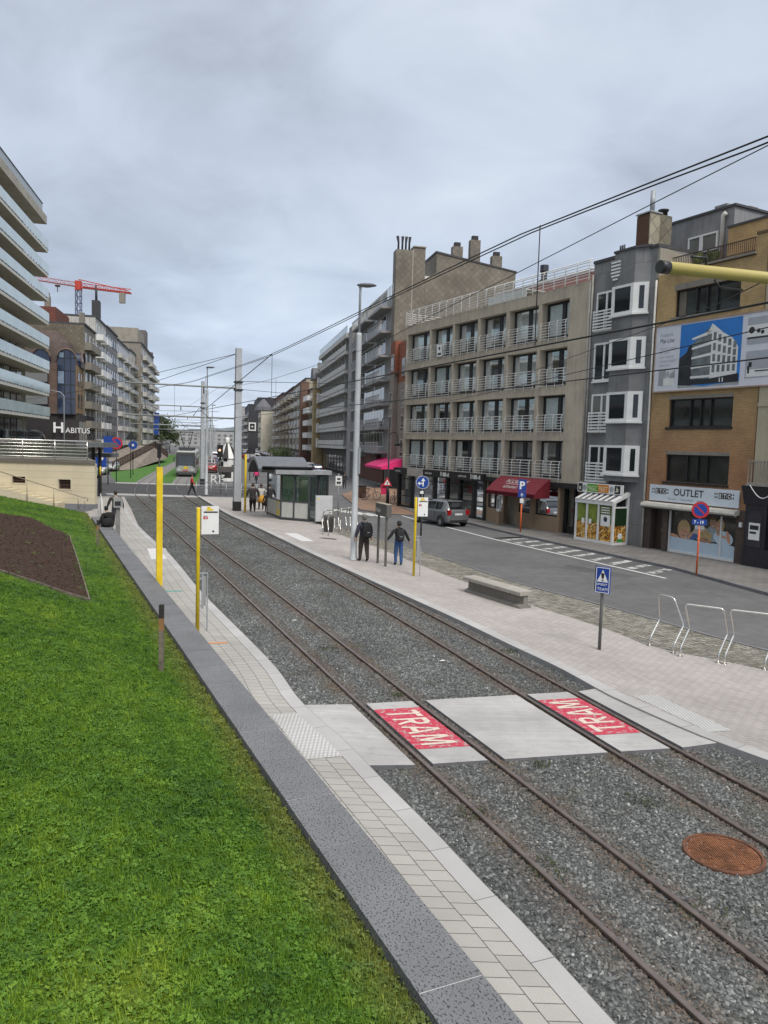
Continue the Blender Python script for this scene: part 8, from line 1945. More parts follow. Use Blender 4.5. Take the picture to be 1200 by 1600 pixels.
def person(loc, rz, label, h=1.72, top=(0.03, 0.03, 0.035), legs=(0.03, 0.03, 0.04), shoes=(0.02, 0.02, 0.02), hair=(0.06, 0.04, 0.03), stride=0.0, arms=(0.06, 0.06, 0.0, 0.0), bulk=1.0, pack=None, hood=None, skirt=None, sit=False, coat=False, lean=0.0, headturn=0.0, bag=None):
    """local frame: faces +Y; stride>0 puts the left leg forward; arms = (out left, out right, swing left, swing right)"""
    k = h / 1.72; V, E, Rr, T = [], [], [], []
    def add(p, r, tagn, parent=None):
        V.append(Vector(p) * k); Rr.append((r[0] * k, r[1] * k) if isinstance(r, tuple) else r * k); T.append(tagn)
        if parent is not None: E.append((parent, len(V) - 1))
        return len(V) - 1
    dz = -0.42 if sit else 0.0; L_ = lean
    pel = add((0, 0, 0.95 + dz), (0.15 * bulk, 0.115 * bulk), 'top' if coat else 'legs'); wa = add((0, 0.01 + L_ * 0.3, 1.10 + dz), (0.145 * bulk, 0.11 * bulk), 'top', pel); ch = add((0, 0.0 + L_ * 0.8, 1.30 + dz), (0.175 * bulk, 0.125 * bulk), 'top', wa)
    nb = add((0, L_ * 1.1, 1.45 + dz), (0.085, 0.075), 'top', ch); nk = add((0, 0.015 + L_ * 1.25, 1.51 + dz), (0.055, 0.055), 'skin', nb)
    hx, hy = math.sin(headturn), math.cos(headturn); hb = Vector((0, 0.02 + L_ * 1.45, 0))
    h0 = add(hb + Vector((0, 0, 1.57 + dz)), (0.068, 0.078), 'skin', nk); h1 = add(hb + Vector((0, 0, 1.645 + dz)), (0.075, 0.09), 'skin', h0); h2 = add(hb + Vector((0, 0, 1.70 + dz)), (0.055, 0.065), 'skin', h1)
    add(hb + Vector((0.105 * hx, 0.105 * hy, 1.605 + dz)), 0.016, 'skin', h0)
    for s in (-1, 1): add(hb + Vector((s * 0.085 * hy, -s * 0.085 * hx, 1.62 + dz)), 0.018, 'skin', h1)
    for s, ao, sw in ((-1, arms[0], arms[2]), (1, arms[1], arms[3])):
        sh = add((s * 0.19 * bulk, L_ * 0.9, 1.40 + dz), 0.068 * bulk, 'top', ch)
        el = add((s * (0.22 * bulk + ao * 0.55), L_ * 0.8 + sw * 0.5, 1.13 + dz + ao * 0.12), 0.062 * bulk, 'top', sh)
        wr = add((s * (0.23 * bulk + ao * 1.1), L_ * 0.7 + sw + 0.06, 0.90 + dz + ao * 0.3), 0.045, 'top', el)
        hd = add((s * (0.235 * bulk + ao * 1.25), L_ * 0.7 + sw + 0.075, 0.825 + dz + ao * 0.33), (0.042, 0.022), 'skin', wr)
        for q, (fx, ln) in enumerate(((-0.03, 0.075), (-0.01, 0.085), (0.012, 0.08), (0.032, 0.065))):
            f1 = add(V[hd] / k + Vector((s * 0.006, fx, -0.055)), 0.009, 'skin', hd); add(V[f1] / k + Vector((-s * 0.012, fx * 0.2, -ln * 0.6)), 0.008, 'skin', f1)
        t1 = add(V[hd] / k + Vector((-s * 0.01, 0.045, -0.01)), 0.01, 'skin', hd); add(V[t1] / k + Vector((-s * 0.01, 0.012, -0.03)), 0.009, 'skin', t1)
    for s in (-1, 1):
        st = stride * (1 if s < 0 else -1); lift = max(0, -st) * 0.12
        hp = add((s * 0.095, 0, 0.86 + dz), 0.108 * bulk, 'legs', pel)
        if sit: kn = add((s * 0.11, 0.40, 0.50), 0.066, 'legs', hp); an = add((s * 0.11, 0.42, 0.10), 0.046, 'legs', kn)
        else: kn = add((s * 0.10, st * 0.5 + 0.03, 0.49 + lift * 0.4), 0.078 * bulk, 'legs', hp); an = add((s * 0.10, st, 0.10 + lift), 0.06, 'legs', kn)
        he = add((s * 0.10, V[an].y / k + 0.02, 0.045 + lift), 0.04, 'shoes', an); add((s * 0.115, V[an].y / k + 0.16, 0.04 + lift * 0.4), (0.042, 0.034), 'shoes', he)
    me = skin_mesh('person', V, E, Rr, pel)
    keys = ['top', 'legs', 'skin', 'shoes']; ck = str(tuple(top) + tuple(legs) + tuple(shoes)).replace(' ', '')
    for m_ in (cloth('cloth_top' + ck, top), cloth('cloth_legs' + ck, legs), SKIN, cloth('shoes' + ck, shoes)): me.materials.append(m_)
    segs = [(V[a], V[b], T[b]) for a, b in E]
    mi = []
    for p in me.polygons:
        c = p.center; best = None
        for a, b, tg in segs:
            ab = b - a; t_ = max(0, min(1, (c - a).dot(ab) / max(ab.length_squared, 1e-9))); d = (a + ab * t_ - c).length
            if best is None or d < best[0]: best = (d, tg)
        mi.append(keys.index(best[1]))
    me.polygons.foreach_set('material_index', mi); me.polygons.foreach_set('use_smooth', [True] * len(mi)); me.update()
    o = bpy.data.objects.new('person', me); COL.objects.link(o); tag(o, label, 'person')
    def child(m, name, mat):
        me_ = m.build(name, mat); d = me_.data
        off = me_.location.copy(); d.transform(Matrix.Translation(off)); me_.location = (0, 0, 0); me_.parent = o; return me_
    hc = hb * k
    if hair:
        m = MB(); prof = [(0.001, 0.135), (0.045, 0.13), (0.078, 0.105), (0.094, 0.06), (0.094, 0.01), (0.08, -0.05), (0.06, -0.075)]
        n = 14; z0 = (1.635 + dz)
        for i in range(len(prof) - 1):
            for j in range(n):
                a0, a1 = 2 * math.pi * j / n, 2 * math.pi * (j + 1) / n
                if i >= 3 and -0.95 < math.atan2(math.sin((a0 + a1) / 2 - math.pi / 2 + headturn), math.cos((a0 + a1) / 2 - math.pi / 2 + headturn)) < 0.95: continue
                P = [(prof[i][0], prof[i][1], a0), (prof[i][0], prof[i][1], a1), (prof[i + 1][0], prof[i + 1][1], a1), (prof[i + 1][0], prof[i + 1][1], a0)]
                m.face([(hb.x * k + r_ * math.cos(a) * k, hb.y * k + r_ * 1.12 * math.sin(a) * k - 0.008, (z0 + z) * k) for r_, z, a in P], smooth=True)
        child(m, 'hair', plain('hair' + str(hair), hair, 0.7, var=0.3, scale=30))
    if hood:
        m = MB(); m.lathe(0, hb.y * k - 0.05, [(0.14, (1.44 + dz) * k), (0.12, (1.5 + dz) * k), (0.07, (1.52 + dz) * k)], 12); child(m, 'hood', cloth('hood' + str(hood), hood))
    if pack:
        col, w_, hh, dp = pack; m = MB(); n = 16
        z1 = 1.46 + dz; z0 = z1 - hh; secs = [(0.75, 0.5, z0), (0.98, 0.95, z0 + 0.06), (1, 1, z0 + hh * 0.4), (0.92, 0.85, z1 - 0.1), (0.6, 0.55, z1)]
        yb = -0.11 * bulk + L_
        for (a0, b0, zz0), (a1, b1, zz1) in zip(secs[:-1], secs[1:]):
            for j in range(n):
                def pt(a_, b_, z, q):
                    c, s_ = math.cos(q), math.sin(q); sx = math.copysign(abs(c) ** 0.6, c); sy = math.copysign(abs(s_) ** 0.6, s_)
                    return (sx * w_ / 2 * a_ * k, (yb - dp / 2 + sy * dp / 2 * b_) * k, z * k)
                q0, q1 = 2 * math.pi * j / n, 2 * math.pi * (j + 1) / n
                m.face([pt(a0, b0, zz0, q0), pt(a0, b0, zz0, q1), pt(a1, b1, zz1, q1), pt(a1, b1, zz1, q0)], smooth=True)
        m.face([(-w_ * 0.3 * k, (yb - dp / 2) * k, z1 * k - 0.01), (w_ * 0.3 * k, (yb - dp / 2) * k, z1 * k - 0.01), (w_ * 0.3 * k, (yb) * k, z1 * k - 0.01), (-w_ * 0.3 * k, (yb) * k, z1 * k - 0.01)])
        m.box(-w_ * 0.33 * k, w_ * 0.33 * k, (yb - dp - 0.045) * k, (yb - dp + 0.02) * k, (z0 + 0.07) * k, (z0 + hh * 0.5) * k)
        pk = child(m, 'backpack', cloth('backpack' + str(col), col))
        m = MB(); m.box(-0.05 * k, 0.05 * k, (yb - dp - 0.05) * k, (yb - dp - 0.046) * k, (z0 + hh * 0.38) * k, (z0 + hh * 0.42) * k); child(m, 'reflector', STEEL)
        m = MB()
        for s in (-1, 1): m.tube([(s * 0.1 * k, (yb) * k, (z1 - 0.03) * k), (s * 0.125 * k, 0.02 * k + L_, (1.475 + dz) * k), (s * 0.13 * k, 0.12 * bulk * k + L_, (1.34 + dz) * k), (s * 0.14 * k, 0.0, (1.12 + dz) * k), (s * 0.1 * k, yb * k, (z0 + 0.1) * k)], 0.018 * k, 6)
        child(m, 'straps', cloth('strap_black', (0.02, 0.02, 0.022)))
    if skirt:
        col, z0, z1, r0, r1 = skirt; m = MB(); m.lathe(0, 0.0, [(r0, (z1 + dz) * k), ((r0 + r1) / 2, (z0 + z1) / 2 * k + dz * k), (r1, (z0 + dz) * k)], 16); child(m, 'coat_skirt', cloth('skirt' + str(col), col))
    if bag:
        col, x, y, z, s_ = bag; m = MB(); m.lathe(x, y, [(0.5 * s_, z - 0.5 * s_), (0.62 * s_, z - 0.2 * s_), (0.5 * s_, z + 0.3 * s_), (0.2 * s_, z + 0.42 * s_)], 10); child(m, 'bag', cloth('bag' + str(col), col))
    o.location = loc; o.rotation_euler = (0, 0, rz); return o
NAVYC = (0.022, 0.024, 0.034)
AW_ = R(22)                         # walking away along the platform
person((-0.74, 29.7, PZ), AW_ + R(4), 'walker in dark jacket and brown trousers with black backpack, beside the street lamp', 1.80, top=(0.03, 0.032, 0.05), legs=(0.045, 0.035, 0.03), stride=0.12, arms=(0.06, 0.07, -0.05, 0.08), bulk=1.18, pack=((0.014, 0.014, 0.017), 0.36, 0.56, 0.2), hair=(0.16, 0.15, 0.14), hood=(0.10, 0.1, 0.11))
person((0.60, 28.95, PZ), AW_ - R(8), 'walker in blue jeans and black jacket with backpack, arms held out', 1.66, top=(0.014, 0.014, 0.017), legs=(0.035, 0.085, 0.22), stride=0.06, arms=(0.25, 0.19, -0.06, 0.05), bulk=1.04, pack=((0.02, 0.02, 0.024), 0.31, 0.48, 0.17), hair=(0.022, 0.02, 0.019))
person((-16.15, 64.2, 0.11), R(-75), 'person in a red jacket and black trousers walking across the tracks', 1.78, top=(0.42, 0.02, 0.035), legs=(0.014, 0.014, 0.016), stride=0.30, arms=(0.03, 0.03, -0.12, 0.15), bulk=1.1, hair=(0.03, 0.025, 0.02))
person((-8.55, 49.8, PZ), AW_, 'adult in a long dark coat behind the thin yellow pole by the shelter', 1.82, top=(0.035, 0.03, 0.03), legs=(0.03, 0.025, 0.025), stride=0.1, arms=(0.08, 0.08, 0, 0), bulk=1.35, coat=True, skirt=((0.035, 0.03, 0.03), 0.62, 1.0, 0.19, 0.25))
person((-8.3, 51.6, PZ), AW_ + R(10), 'adult in a pale jacket and orange skirt in the group by the shelter', 1.70, top=(0.50, 0.49, 0.47), legs=(0.06, 0.05, 0.05), stride=0.1, arms=(0.12, 0.2, 0, 0), bulk=1.1, skirt=((0.5, 0.26, 0.03), 0.5, 0.98, 0.18, 0.28))
person((-7.65, 49.9, PZ), AW_ - R(20), 'child in a black coat holding out an arm, in the group by the shelter', 1.28, top=(0.03, 0.018, 0.018), legs=(0.02, 0.02, 0.02), stride=0.08, arms=(0.1, 0.45, 0, 0), coat=True, skirt=((0.03, 0.018, 0.018), 0.55, 1.0, 0.16, 0.24))
person((-7.0, 50.1, PZ), AW_ + R(30), 'child in an orange brown cape next to the shelter', 1.2, top=(0.42, 0.19, 0.03), legs=(0.03, 0.025, 0.02), stride=0.08, arms=(0.1, 0.1, 0, 0), coat=True, bulk=1.2, skirt=((0.42, 0.19, 0.03), 0.45, 1.2, 0.2, 0.34))
person((-14.0, 39.9, PZ), R(24), 'standing person in a brown black jacket beyond the grey ticket post', 1.74, top=(0.035, 0.03, 0.028), legs=(0.06, 0.06, 0.065), arms=(0.1, 0.1, 0, 0.1), bulk=1.25, hair=(0.03, 0.025, 0.022), pack=((0.03, 0.028, 0.026), 0.36, 0.5, 0.16))
person((-12.95, 36.2, 0.15), R(70), 'person all in black seated on the low wall beside the grey ticket post', 1.72, top=(0.008, 0.008, 0.009), legs=(0.008, 0.008, 0.009), sit=True, bulk=1.6, arms=(0.08, 0.08, 0.1, 0.1), coat=True, lean=0.16, hair=(0.008, 0.008, 0.009), bag=((0.007, 0.007, 0.008), -0.36, -0.1, 0.62, 0.44))
# ================================================================== VEHICLES
TYRE = plain('tyre', (0.018, 0.018, 0.018), 0.8); RIMM = plain('alloy_rim', (0.42, 0.43, 0.44), 0.35, 0.6); CGL = plain('car_glass', (0.012, 0.014, 0.016), 0.05, spec=0.8); REDL = plain('tail_red', (0.30, 0.008, 0.012), 0.25); PLATE = plain('number_plate', (0.62, 0.62, 0.62), 0.5); TRIM = plain('car_trim', (0.02, 0.02, 0.021), 0.6); HEADL = plain('headlight', (0.6, 0.62, 0.64), 0.15)
def paint(name, c):
    m, t, b = newmat(name); b.inputs['Base Color'].default_value = (*c, 1); b.inputs['Roughness'].default_value = 0.38; b.inputs['Metallic'].default_value = 0.35
    b.inputs['Coat Weight'].default_value = 0.7; b.inputs['Coat Roughness'].default_value = 0.06
    n = noise_(t, coords(t), 3, 4); r_ = ramp(t, [(0.3, mul(c, 0.88)), (0.7, mul(c, 1.08))]); t.links.new(n, r_.inputs[0]); t.links.new(r_.outputs[0], b.inputs['Base Color']); return m
HATCH = [(-1.88, .42, .62, .74, .66, .50), (-1.84, .30, .80, .92, .76, .58), (-1.72, .24, .95, 1.16, .82, .60), (-1.50, .22, .97, 1.44, .845, .56), (-1.2, .22, .96, 1.51, .85, .58), (-0.5, .2, .95, 1.53, .85, .60), (0.1, .2, .93, 1.51, .85, .60), (0.55, .2, .92, 1.40, .85, .59), (0.9, .2, .91, 1.18, .845, .62), (1.18, .2, .90, 0.98, .84, .66), (1.5, .22, .82, .88, .82, .64), (1.75, .26, .68, .76, .74, .56), (1.87, .36, .52, .6, .6, .46)]
ESTATE = [(-2.2, .42, .66, .78, .68, .52), (-2.14, .3, .84, .96, .8, .6), (-2.0, .24, .96, 1.2, .86, .62), (-1.8, .22, .97, 1.40, .88, .6), (-1.3, .2, .96, 1.46, .88, .6), (-0.3, .2, .94, 1.47, .88, .61), (0.4, .2, .93, 1.42, .88, .6), (0.85, .2, .92, 1.22, .88, .62), (1.2, .2, .91, 1.0, .87, .66), (1.7, .22, .84, .9, .85, .66), (2.05, .26, .7, .78, .76, .58), (2.2, .36, .52, .6, .62, .48)]
VAN = [(-2.3, .42, 1.0, 1.86, .82, .74), (-2.24, .3, 1.1, 2.0, .88, .78), (-1.5, .24, 1.1, 2.05, .92, .8), (0.3, .2, 1.08, 2.05, .92, .8), (0.8, .2, 1.06, 1.9, .92, .76), (1.3, .2, 1.04, 1.4, .9, .74), (1.6, .22, 1.0, 1.1, .88, .74), (2.15, .26, .8, .88, .8, .64), (2.3, .36, .56, .64, .66, .5)]
def make_car(prof, body, label, wb, detail=True):
    root = thing('car', (0, 0, 0), label, 'car'); st = prof
    def ring(s):
        x, zb, zl, zt, hw, hr = s; 
        half = [(hw * .86, zb), (hw * .97, zb + .09), (hw, zb + (zl - zb) * .45), (hw * .985, zl - .07), (hw * .94, zl), (hr + (hw * .94 - hr) * .45, zl + (zt - zl) * .5), (hr, zt - (zt - zl) * .12), (hr * .82, zt - .012), (hr * .4, zt + .012)]
        return [Vector((x, y, z)) for y, z in half] + [Vector((x, -y, z)) for y, z in reversed(half)]
    rings = [ring(s) for s in st]; n = len(rings[0]); m = MB()
    for a, b in zip(rings[:-1], rings[1:]):
        for j in range(n): m.face([a[j], a[(j + 1) % n], b[(j + 1) % n], b[j]], smooth=True)
    m.face(rings[0]); m.face(rings[-1]); bd = m.build('body', body, root, fixn=True)
    def at(x):
        for a, b in zip(st[:-1], st[1:]):
            if a[0] <= x <= b[0]: t_ = (x - a[0]) / (b[0] - a[0]); return tuple(p + (q - p) * t_ for p, q in zip(a, b))
    def side(x, f, s, e=0.008):                     # f 0 at the belt, 1 near the roof
        r_ = ring(at(x)); P = [r_[4], r_[5], r_[6]]; q = P[0].lerp(P[1], f * 2) if f < .5 else P[1].lerp(P[2], f * 2 - 1); return Vector((q.x, s * (q.y + e), q.z))
    x0, x1 = st[0][0], st[-1][0]
    xr = [s[0] for s in st if s[3] - s[2] > 0.28]; xa, xb = min(xr), max(xr)
    m = MB(); cut = [(xa + .32, (xa + xb) / 2 - .06), ((xa + xb) / 2 + .02, xb + .12)] if prof is not VAN else [(0.1, 1.15)]
    for s in (-1, 1):
        for c0, c1 in cut:
            N_ = 6
            for i in range(N_):
                u0, u1 = c0 + (c1 - c0) * i / N_, c0 + (c1 - c0) * (i + 1) / N_
                m.face([side(u0, .08, s), side(u1, .08, s), side(u1, .9, s), side(u0, .9, s)], smooth=True)
    m.build('side_window', CGL, root)
    def screen(seq, name, w_):
        m = MB(); P = []
        for x in seq: a = at(x); P.append((x, a[5] * w_ , a[3]))
        for (xa_, ya, za), (xb_, yb_, zb_) in zip(P[:-1], P[1:]):
            e = 0.02; m.face([(xa_, -ya, za + e), (xa_, ya, za + e), (xb_, yb_, zb_ + e), (xb_, -yb_, zb_ + e)], smooth=True)
        m.build(name, CGL, root)
    if prof is HATCH: screen([-1.79, -1.72, -1.6, -1.5], 'rear_window', .92); screen([0.6, 0.75, 0.9, 1.05, 1.14], 'windscreen', .9)
    elif prof is ESTATE: screen([-2.1, -2.0, -1.9, -1.82], 'rear_window', .9); screen([0.45, 0.65, 0.85, 1.05, 1.16], 'windscreen', .9)
    else: screen([0.85, 1.05, 1.3, 1.5], 'windscreen', .92); m = MB(); m.box(x0 - .02, x0 + .005, -.62, .62, 1.2, 1.75); m.build('rear_window', CGL, root)
    for s in (-1, 1):
        a = at(x0 + .06); m = MB(); zc = a[2] + .02; m.box(x0 + .0, x0 + .26, s * (a[4] - .13) - .12, s * (a[4] - .13) + .12, zc - .13, zc + .16); tl = m.build('tail_light', REDL, root)
        b_ = at(x1 - .2); m = MB(); m.box(x1 - .36, x1 - .08, s * (b_[4] - .15) - .13, s * (b_[4] - .15) + .13, b_[2] - .1, b_[2] + .04); m.build('headlight', HEADL, root)
        a = at(cut[-1][1] - .05); m = MB(); m.box(cut[-1][1] - .16, cut[-1][1] - .02, s * a[4] + (-.0 if s > 0 else -.16), s * a[4] + (.16 if s > 0 else 0), a[2] + .0, a[2] + .13); m.build('mirror', body, root)
    m = MB(); m.box(x0 - .02, x0 + .1, -.26, .26, .70 if prof is not VAN else .6, .81 if prof is not VAN else .72); m.build('number_plate', PLATE, root)
    m = MB(); m.box(x0 - .005, x0 + .15, -.6, .6, .30, .42); m.box(x1 - .15, x1 + .0, -.45, .45, .3, .44); m.build('bumper_trim', TRIM, root)
    if prof is HATCH:
        m = MB()
        for s in (-1, 1):
            for xx in (-0.62, 0.42): r_ = ring(at(xx)); m.box(xx - .006, xx + .006, s * r_[2].y - .004 * s, s * r_[2].y + .003 * s, .35, .9)
            m.box(-1.55, -0.2, 0, 0, 0, 0)
        m.build('door_gaps', TRIM, root)
        m = MB(); m.prism([(-1.55, 1.475), (-1.35, 1.53), (-1.35, 1.50)], -.5, .5, 0, 'b'); m.build('spoiler', body, root)
    for wx in (-wb / 2, wb / 2):
        for s in (-1, 1):
            y = s * (st[5][4] - .06); F = Fr((wx, y), (1, 0))
            m = MB(); rr = .30; prof_ = [(rr * .62, -.1), (rr * .9, -.1), (rr, -.07), (rr, .07), (rr * .9, .1), (rr * .62, .1)]
            for (r0, b0), (r1, b1) in zip(prof_[:-1], prof_[1:]):
                for j in range(18):
                    a0, a1 = 2 * math.pi * j / 18, 2 * math.pi * (j + 1) / 18
                    m.face([(wx + r0 * math.cos(a0), y + b0, rr + r0 * math.sin(a0)), (wx + r0 * math.cos(a1), y + b0, rr + r0 * math.sin(a1)), (wx + r1 * math.cos(a1), y + b1, rr + r1 * math.sin(a1)), (wx + r1 * math.cos(a0), y + b1, rr + r1 * math.sin(a0))], smooth=True)
            w_ = m.build('wheel', TYRE, root)
            m = MB(); yy = y + s * .085
            for q in range(6):
                a = q * math.pi / 3; m.face([(wx + .04 * math.cos(a - 1), yy, rr + .04 * math.sin(a - 1)), (wx + .19 * math.cos(a - .28), yy, rr + .19 * math.sin(a - .28)), (wx + .19 * math.cos(a + .28), yy, rr + .19 * math.sin(a + .28)), (wx + .04 * math.cos(a + 1), yy, rr + .04 * math.sin(a + 1))])
            m.disc((wx, yy - s * .02, rr), Vector((1, 0, 0)), Vector((0, 0, 1)), .195, 18, 1); m.build('rim', [RIMM, TRIM], w_)
            m = MB(); m.disc((wx, s * (st[5][4] * 1.0 + .004), .34), Vector((1, 0, 0)), Vector((0, 0, 1)), .36, 20); m.build('wheel_arch', TRIM, root)
    return root
GREYP_ = paint('car_grey', (0.16, 0.165, 0.175)); PNT = [paint('car_black', (0.02, 0.02, 0.022)), paint('car_silver', (0.42, 0.43, 0.44)), paint('car_white', (0.62, 0.62, 0.62)), paint('car_blue', (0.03, 0.06, 0.16)), paint('car_red', (0.30, 0.02, 0.025)), paint('car_dark_grey', (0.07, 0.072, 0.078))]
PN = ['black', 'silver', 'white', 'dark blue', 'red', 'dark grey']
yaris = make_car(HATCH, GREYP_, 'grey five door hatchback parked at the kerb by the black shop front', 2.46)
hd_ = Vector((2.40 - 3.34, 46.69 - 45.07)); yaris.rotation_euler = (0, 0, math.atan2(hd_.y, hd_.x)); yaris.location = (3.42, 46.3, 0.1); yaris.name = 'parked_car'
protoH = make_car(HATCH, PNT[0], 'x', 2.46); protoE = make_car(ESTATE, PNT[1], 'x', 2.65); protoV = make_car(VAN, PNT[2], 'x', 2.9)
for p in (protoH, protoE, protoV): p.name = 'parked_car'
used_ = set(); CARG = 'cars along the far street'
def put_car(proto, x, y, rz, ci, label):
    if proto.name in used_: o = copy_tree(proto)
    else: used_.add(proto.name); o = proto
    o.location = (x, y, 0.1); o.rotation_euler = (0, 0, rz); o['label'] = label; o['group'] = CARG
    for ch in o.children:
        if ch.name.startswith(('body', 'mirror', 'spoiler')): ch.material_slots[0].link = 'OBJECT'; ch.material_slots[0].material = PNT[ci]
    return o
st_a = math.atan2(0.978, -0.208); nn = 0
for row, (b, s0, s1, step, da) in enumerate(((4.2, 34, 240, 7.2, 0), (11.0, 40, 230, 4.0, 1.15), (20.5, 30, 240, 8.5, 0))):
    s = s0
    while s < s1:
        if rnd.random() < 0.86:
            v = FR_(s, b + rnd.uniform(-.2, .2), 0); ci = rnd.choice((0, 0, 1, 1, 2, 3, 5, 5, 4)); pr = rnd.choice((protoH, protoE, protoE, protoV if ci in (2, 1) else protoE))
            put_car(pr, v.x, v.y, st_a + da + rnd.choice((0, math.pi)) + rnd.uniform(-.05, .05), ci, '%s %s parked in the %s of the far street' % (PN[ci], 'van' if pr is protoV else 'car', ('row along the right hand buildings', 'slanting middle row', 'row next to the tracks')[row])); nn += 1
        s += step * rnd.uniform(0.95, 1.15)
for x, y, ci, pr, lab in ((-33.3, 86.0, 2, protoV, 'white van in the lane left of the embankment railing'), (-36.0, 97.0, 2, protoE, 'white car in the lane, farther than the white van'), (-38.5, 108, 1, protoE, 'silver car in the lane beside the arched corner building'), (-26.2, 66.0, 0, protoE, 'black car under the grey canopy')):
    put_car(pr, x, y, st_a + math.pi, ci, lab)
# ---- tram
TRW = plain('tram_white', (0.36, 0.37, 0.36), 0.4, var=0.08); TRG = plain('tram_dark_grey', (0.06, 0.062, 0.065), 0.5); TRGL = plain('tram_windscreen', (0.03, 0.033, 0.04), 0.05, spec=0.9, var=0.4, scale=0.6)
ty = 97.0; tp = at_y(midR, ty); tq = at_y(midR, ty + 22); td = (tq - tp).normalized(); Z0 = 0.12
tr = thing('tram', (tp.x, tp.y, Z0), 'white grey tram with yellow emblem coming down the grassed track', 'tram'); F = Fr((tp.x, tp.y), td, (td.y, -td.x))   # a back along the tram, b to the viewer's right
m = MB(F); W_ = 1.26
def trsec(a, w0, z0, z1): return [(a, -w0, z0), (a, w0, z0), (a, w0, z1 - .25), (a, w0 * .8, z1), (a, -w0 * .8, z1), (a, -w0, z1 - .25)]
S_ = [trsec(0.0, 1.05, .75, 1.5), trsec(0.02, 1.1, .62, 1.55)]
sec = [(0.0, 1.08, .8, 1.45), (.12, 1.17, .6, 3.0), (.45, 1.22, .55, 3.35), (.8, W_, .5, 3.42), (22, W_, .5, 3.42)]
rg = [trsec(*q) for q in sec]
for a, b in zip(rg[:-1], rg[1:]):
    for j in range(6): m.face([a[j], a[(j + 1) % 6], b[(j + 1) % 6], b[j]])
m.face(rg[0]); m.face(rg[-1]); m.build('body', TRW, tr)
m = MB(F); m.face([(-.02, -1.0, 1.52), (-.02, 1.0, 1.52), (.10, 1.02, 2.95), (.10, -1.02, 2.95)]); m.build('windscreen', TRGL, tr)
m = MB(F); m.box(.05, .14, -1.15, 1.15, 2.8, 3.2); m.box(-.07, .1, -1.17, -.92, 1.4, 2.95); m.box(-.07, .1, .92, 1.17, 1.4, 2.95); m.build('windscreen_frame', TRG, tr)
m = MB(F); m.box(.1, .13, -.7, .7, 2.9, 3.08); m.build('destination_display', DARK, tr)
m = MB(F); P = [(-.45, 1.12), (.25, 1.12), (.42, 1.25), (.1, 1.28), (.3, 1.45), (-.3, 1.42), (-.1, 1.25)]; m.face([(-.03, b, z) for b, z in P]); m.build('emblem', YEL, tr)
m = MB(F); m.box(-.03, .0, -.35, .35, .85, .95); m.build('red_stripe', RED, tr)
m = MB(F); m.prism([(.1, .75), (1.2, .75), (1.2, .15), (.35, .15)], -1.1, 1.1, 0, 'b'); m.box(1.2, 22, -1.15, 1.15, .18, .5); m.box(-.25, .2, -.9, .9, .4, .62); m.build('underbody', TRG, tr)
for b in (-.8, .8): m = MB(F); m.disc(F(-.035, b, 1.0), F.n, Vector((0, 0, 1)), .12, 12); m.build('headlight', HEADL, tr)
for k in range(7):
    m = MB(F); m.box(1.3 + k * 2.9, 3.8 + k * 2.9, W_, W_ + .012, 1.5, 2.8); m.box(1.3 + k * 2.9, 3.8 + k * 2.9, -W_ - .012, -W_, 1.5, 2.8); m.build('side_window', TRGL, tr)
m = MB(F); m.box(1.0, 6, -.9, .9, 3.42, 3.8); m.box(8, 13, -.9, .9, 3.42, 3.75); m.box(.7, .9, -.8, .8, 3.42, 3.65); m.build('roof_equipment', TRG, tr)
m = MB(F)
for s in (-1, 1): m.tube([(2.4, s * .25, 3.8), (3.2, s * .55, 4.7), (2.6, s * .75, 5.75)], .045, 5); m.tube([(3.2, s * .55, 4.7), (3.2, s * -.55, 4.7)], .03, 5)
m.tube([(2.6, -.9, 5.78), (2.6, .9, 5.78)], .06, 6); m.build('pantograph', DARK, tr)
for s in (-1, 1): m = MB(F); m.bar((.2, s * 1.2, 2.6), (-.1, s * 1.42, 2.5), .05); m.box(-.18, -.06, s * 1.42 - .08, s * 1.42 + .08, 2.0, 2.5); m.build('mirror', TRG, tr)
# ---- bicycles
def bicycle(x, y, rz, label, colr=(0.02, 0.02, 0.02)):
    t = thing('bicycle', (0, 0, 0), label, 'bicycle'); MT = plain('bike_frame' + str(colr), colr, 0.5)
    for wx in (-.53, .53):
        m = MB(); m.tube([(wx + .33 * math.cos(a), 0, .34 + .33 * math.sin(a)) for a in [2 * math.pi * k / 20 for k in range(20)]], .022, 5, closed=True); w_ = m.build('wheel', TYRE, t)
        m = MB()
        for k in range(8): a = math.pi * k / 4; m.bar((wx, 0, .34), (wx + .32 * math.cos(a), 0, .34 + .32 * math.sin(a)), .008)
        m.build('spokes', STEEL, w_)
    m = MB(); A = (-.53, 0, .34); B_ = (-.1, 0, .3); C_ = (-.22, 0, .85); D_ = (.36, 0, .82); E_ = (.53, 0, .34)
    for p, q in ((A, B_), (A, C_), (B_, C_), (B_, D_), (C_, D_), (D_, E_)): m.tube([p, q], .018, 6)
    m.tube([D_, (.34, 0, 1.0)], .016, 6); m.build('frame', MT, t)
    m = MB(); m.tube([(.2, -.28, 1.02), (.36, -.1, 1.03), (.36, .1, 1.03), (.2, .28, 1.02)], .014, 6); m.build('handlebar', DARK, t)
    m = MB(); m.prism([(-.38, -.08), (-.38, .08), (-.05, .02), (-.05, -.02)], .92, .97); m.tube([C_, (-.24, 0, .93)], .014, 5); m.build('saddle', BLACK, t)
    t.location = (x, y, 0.185); t.rotation_euler = (0, 0, rz); return t
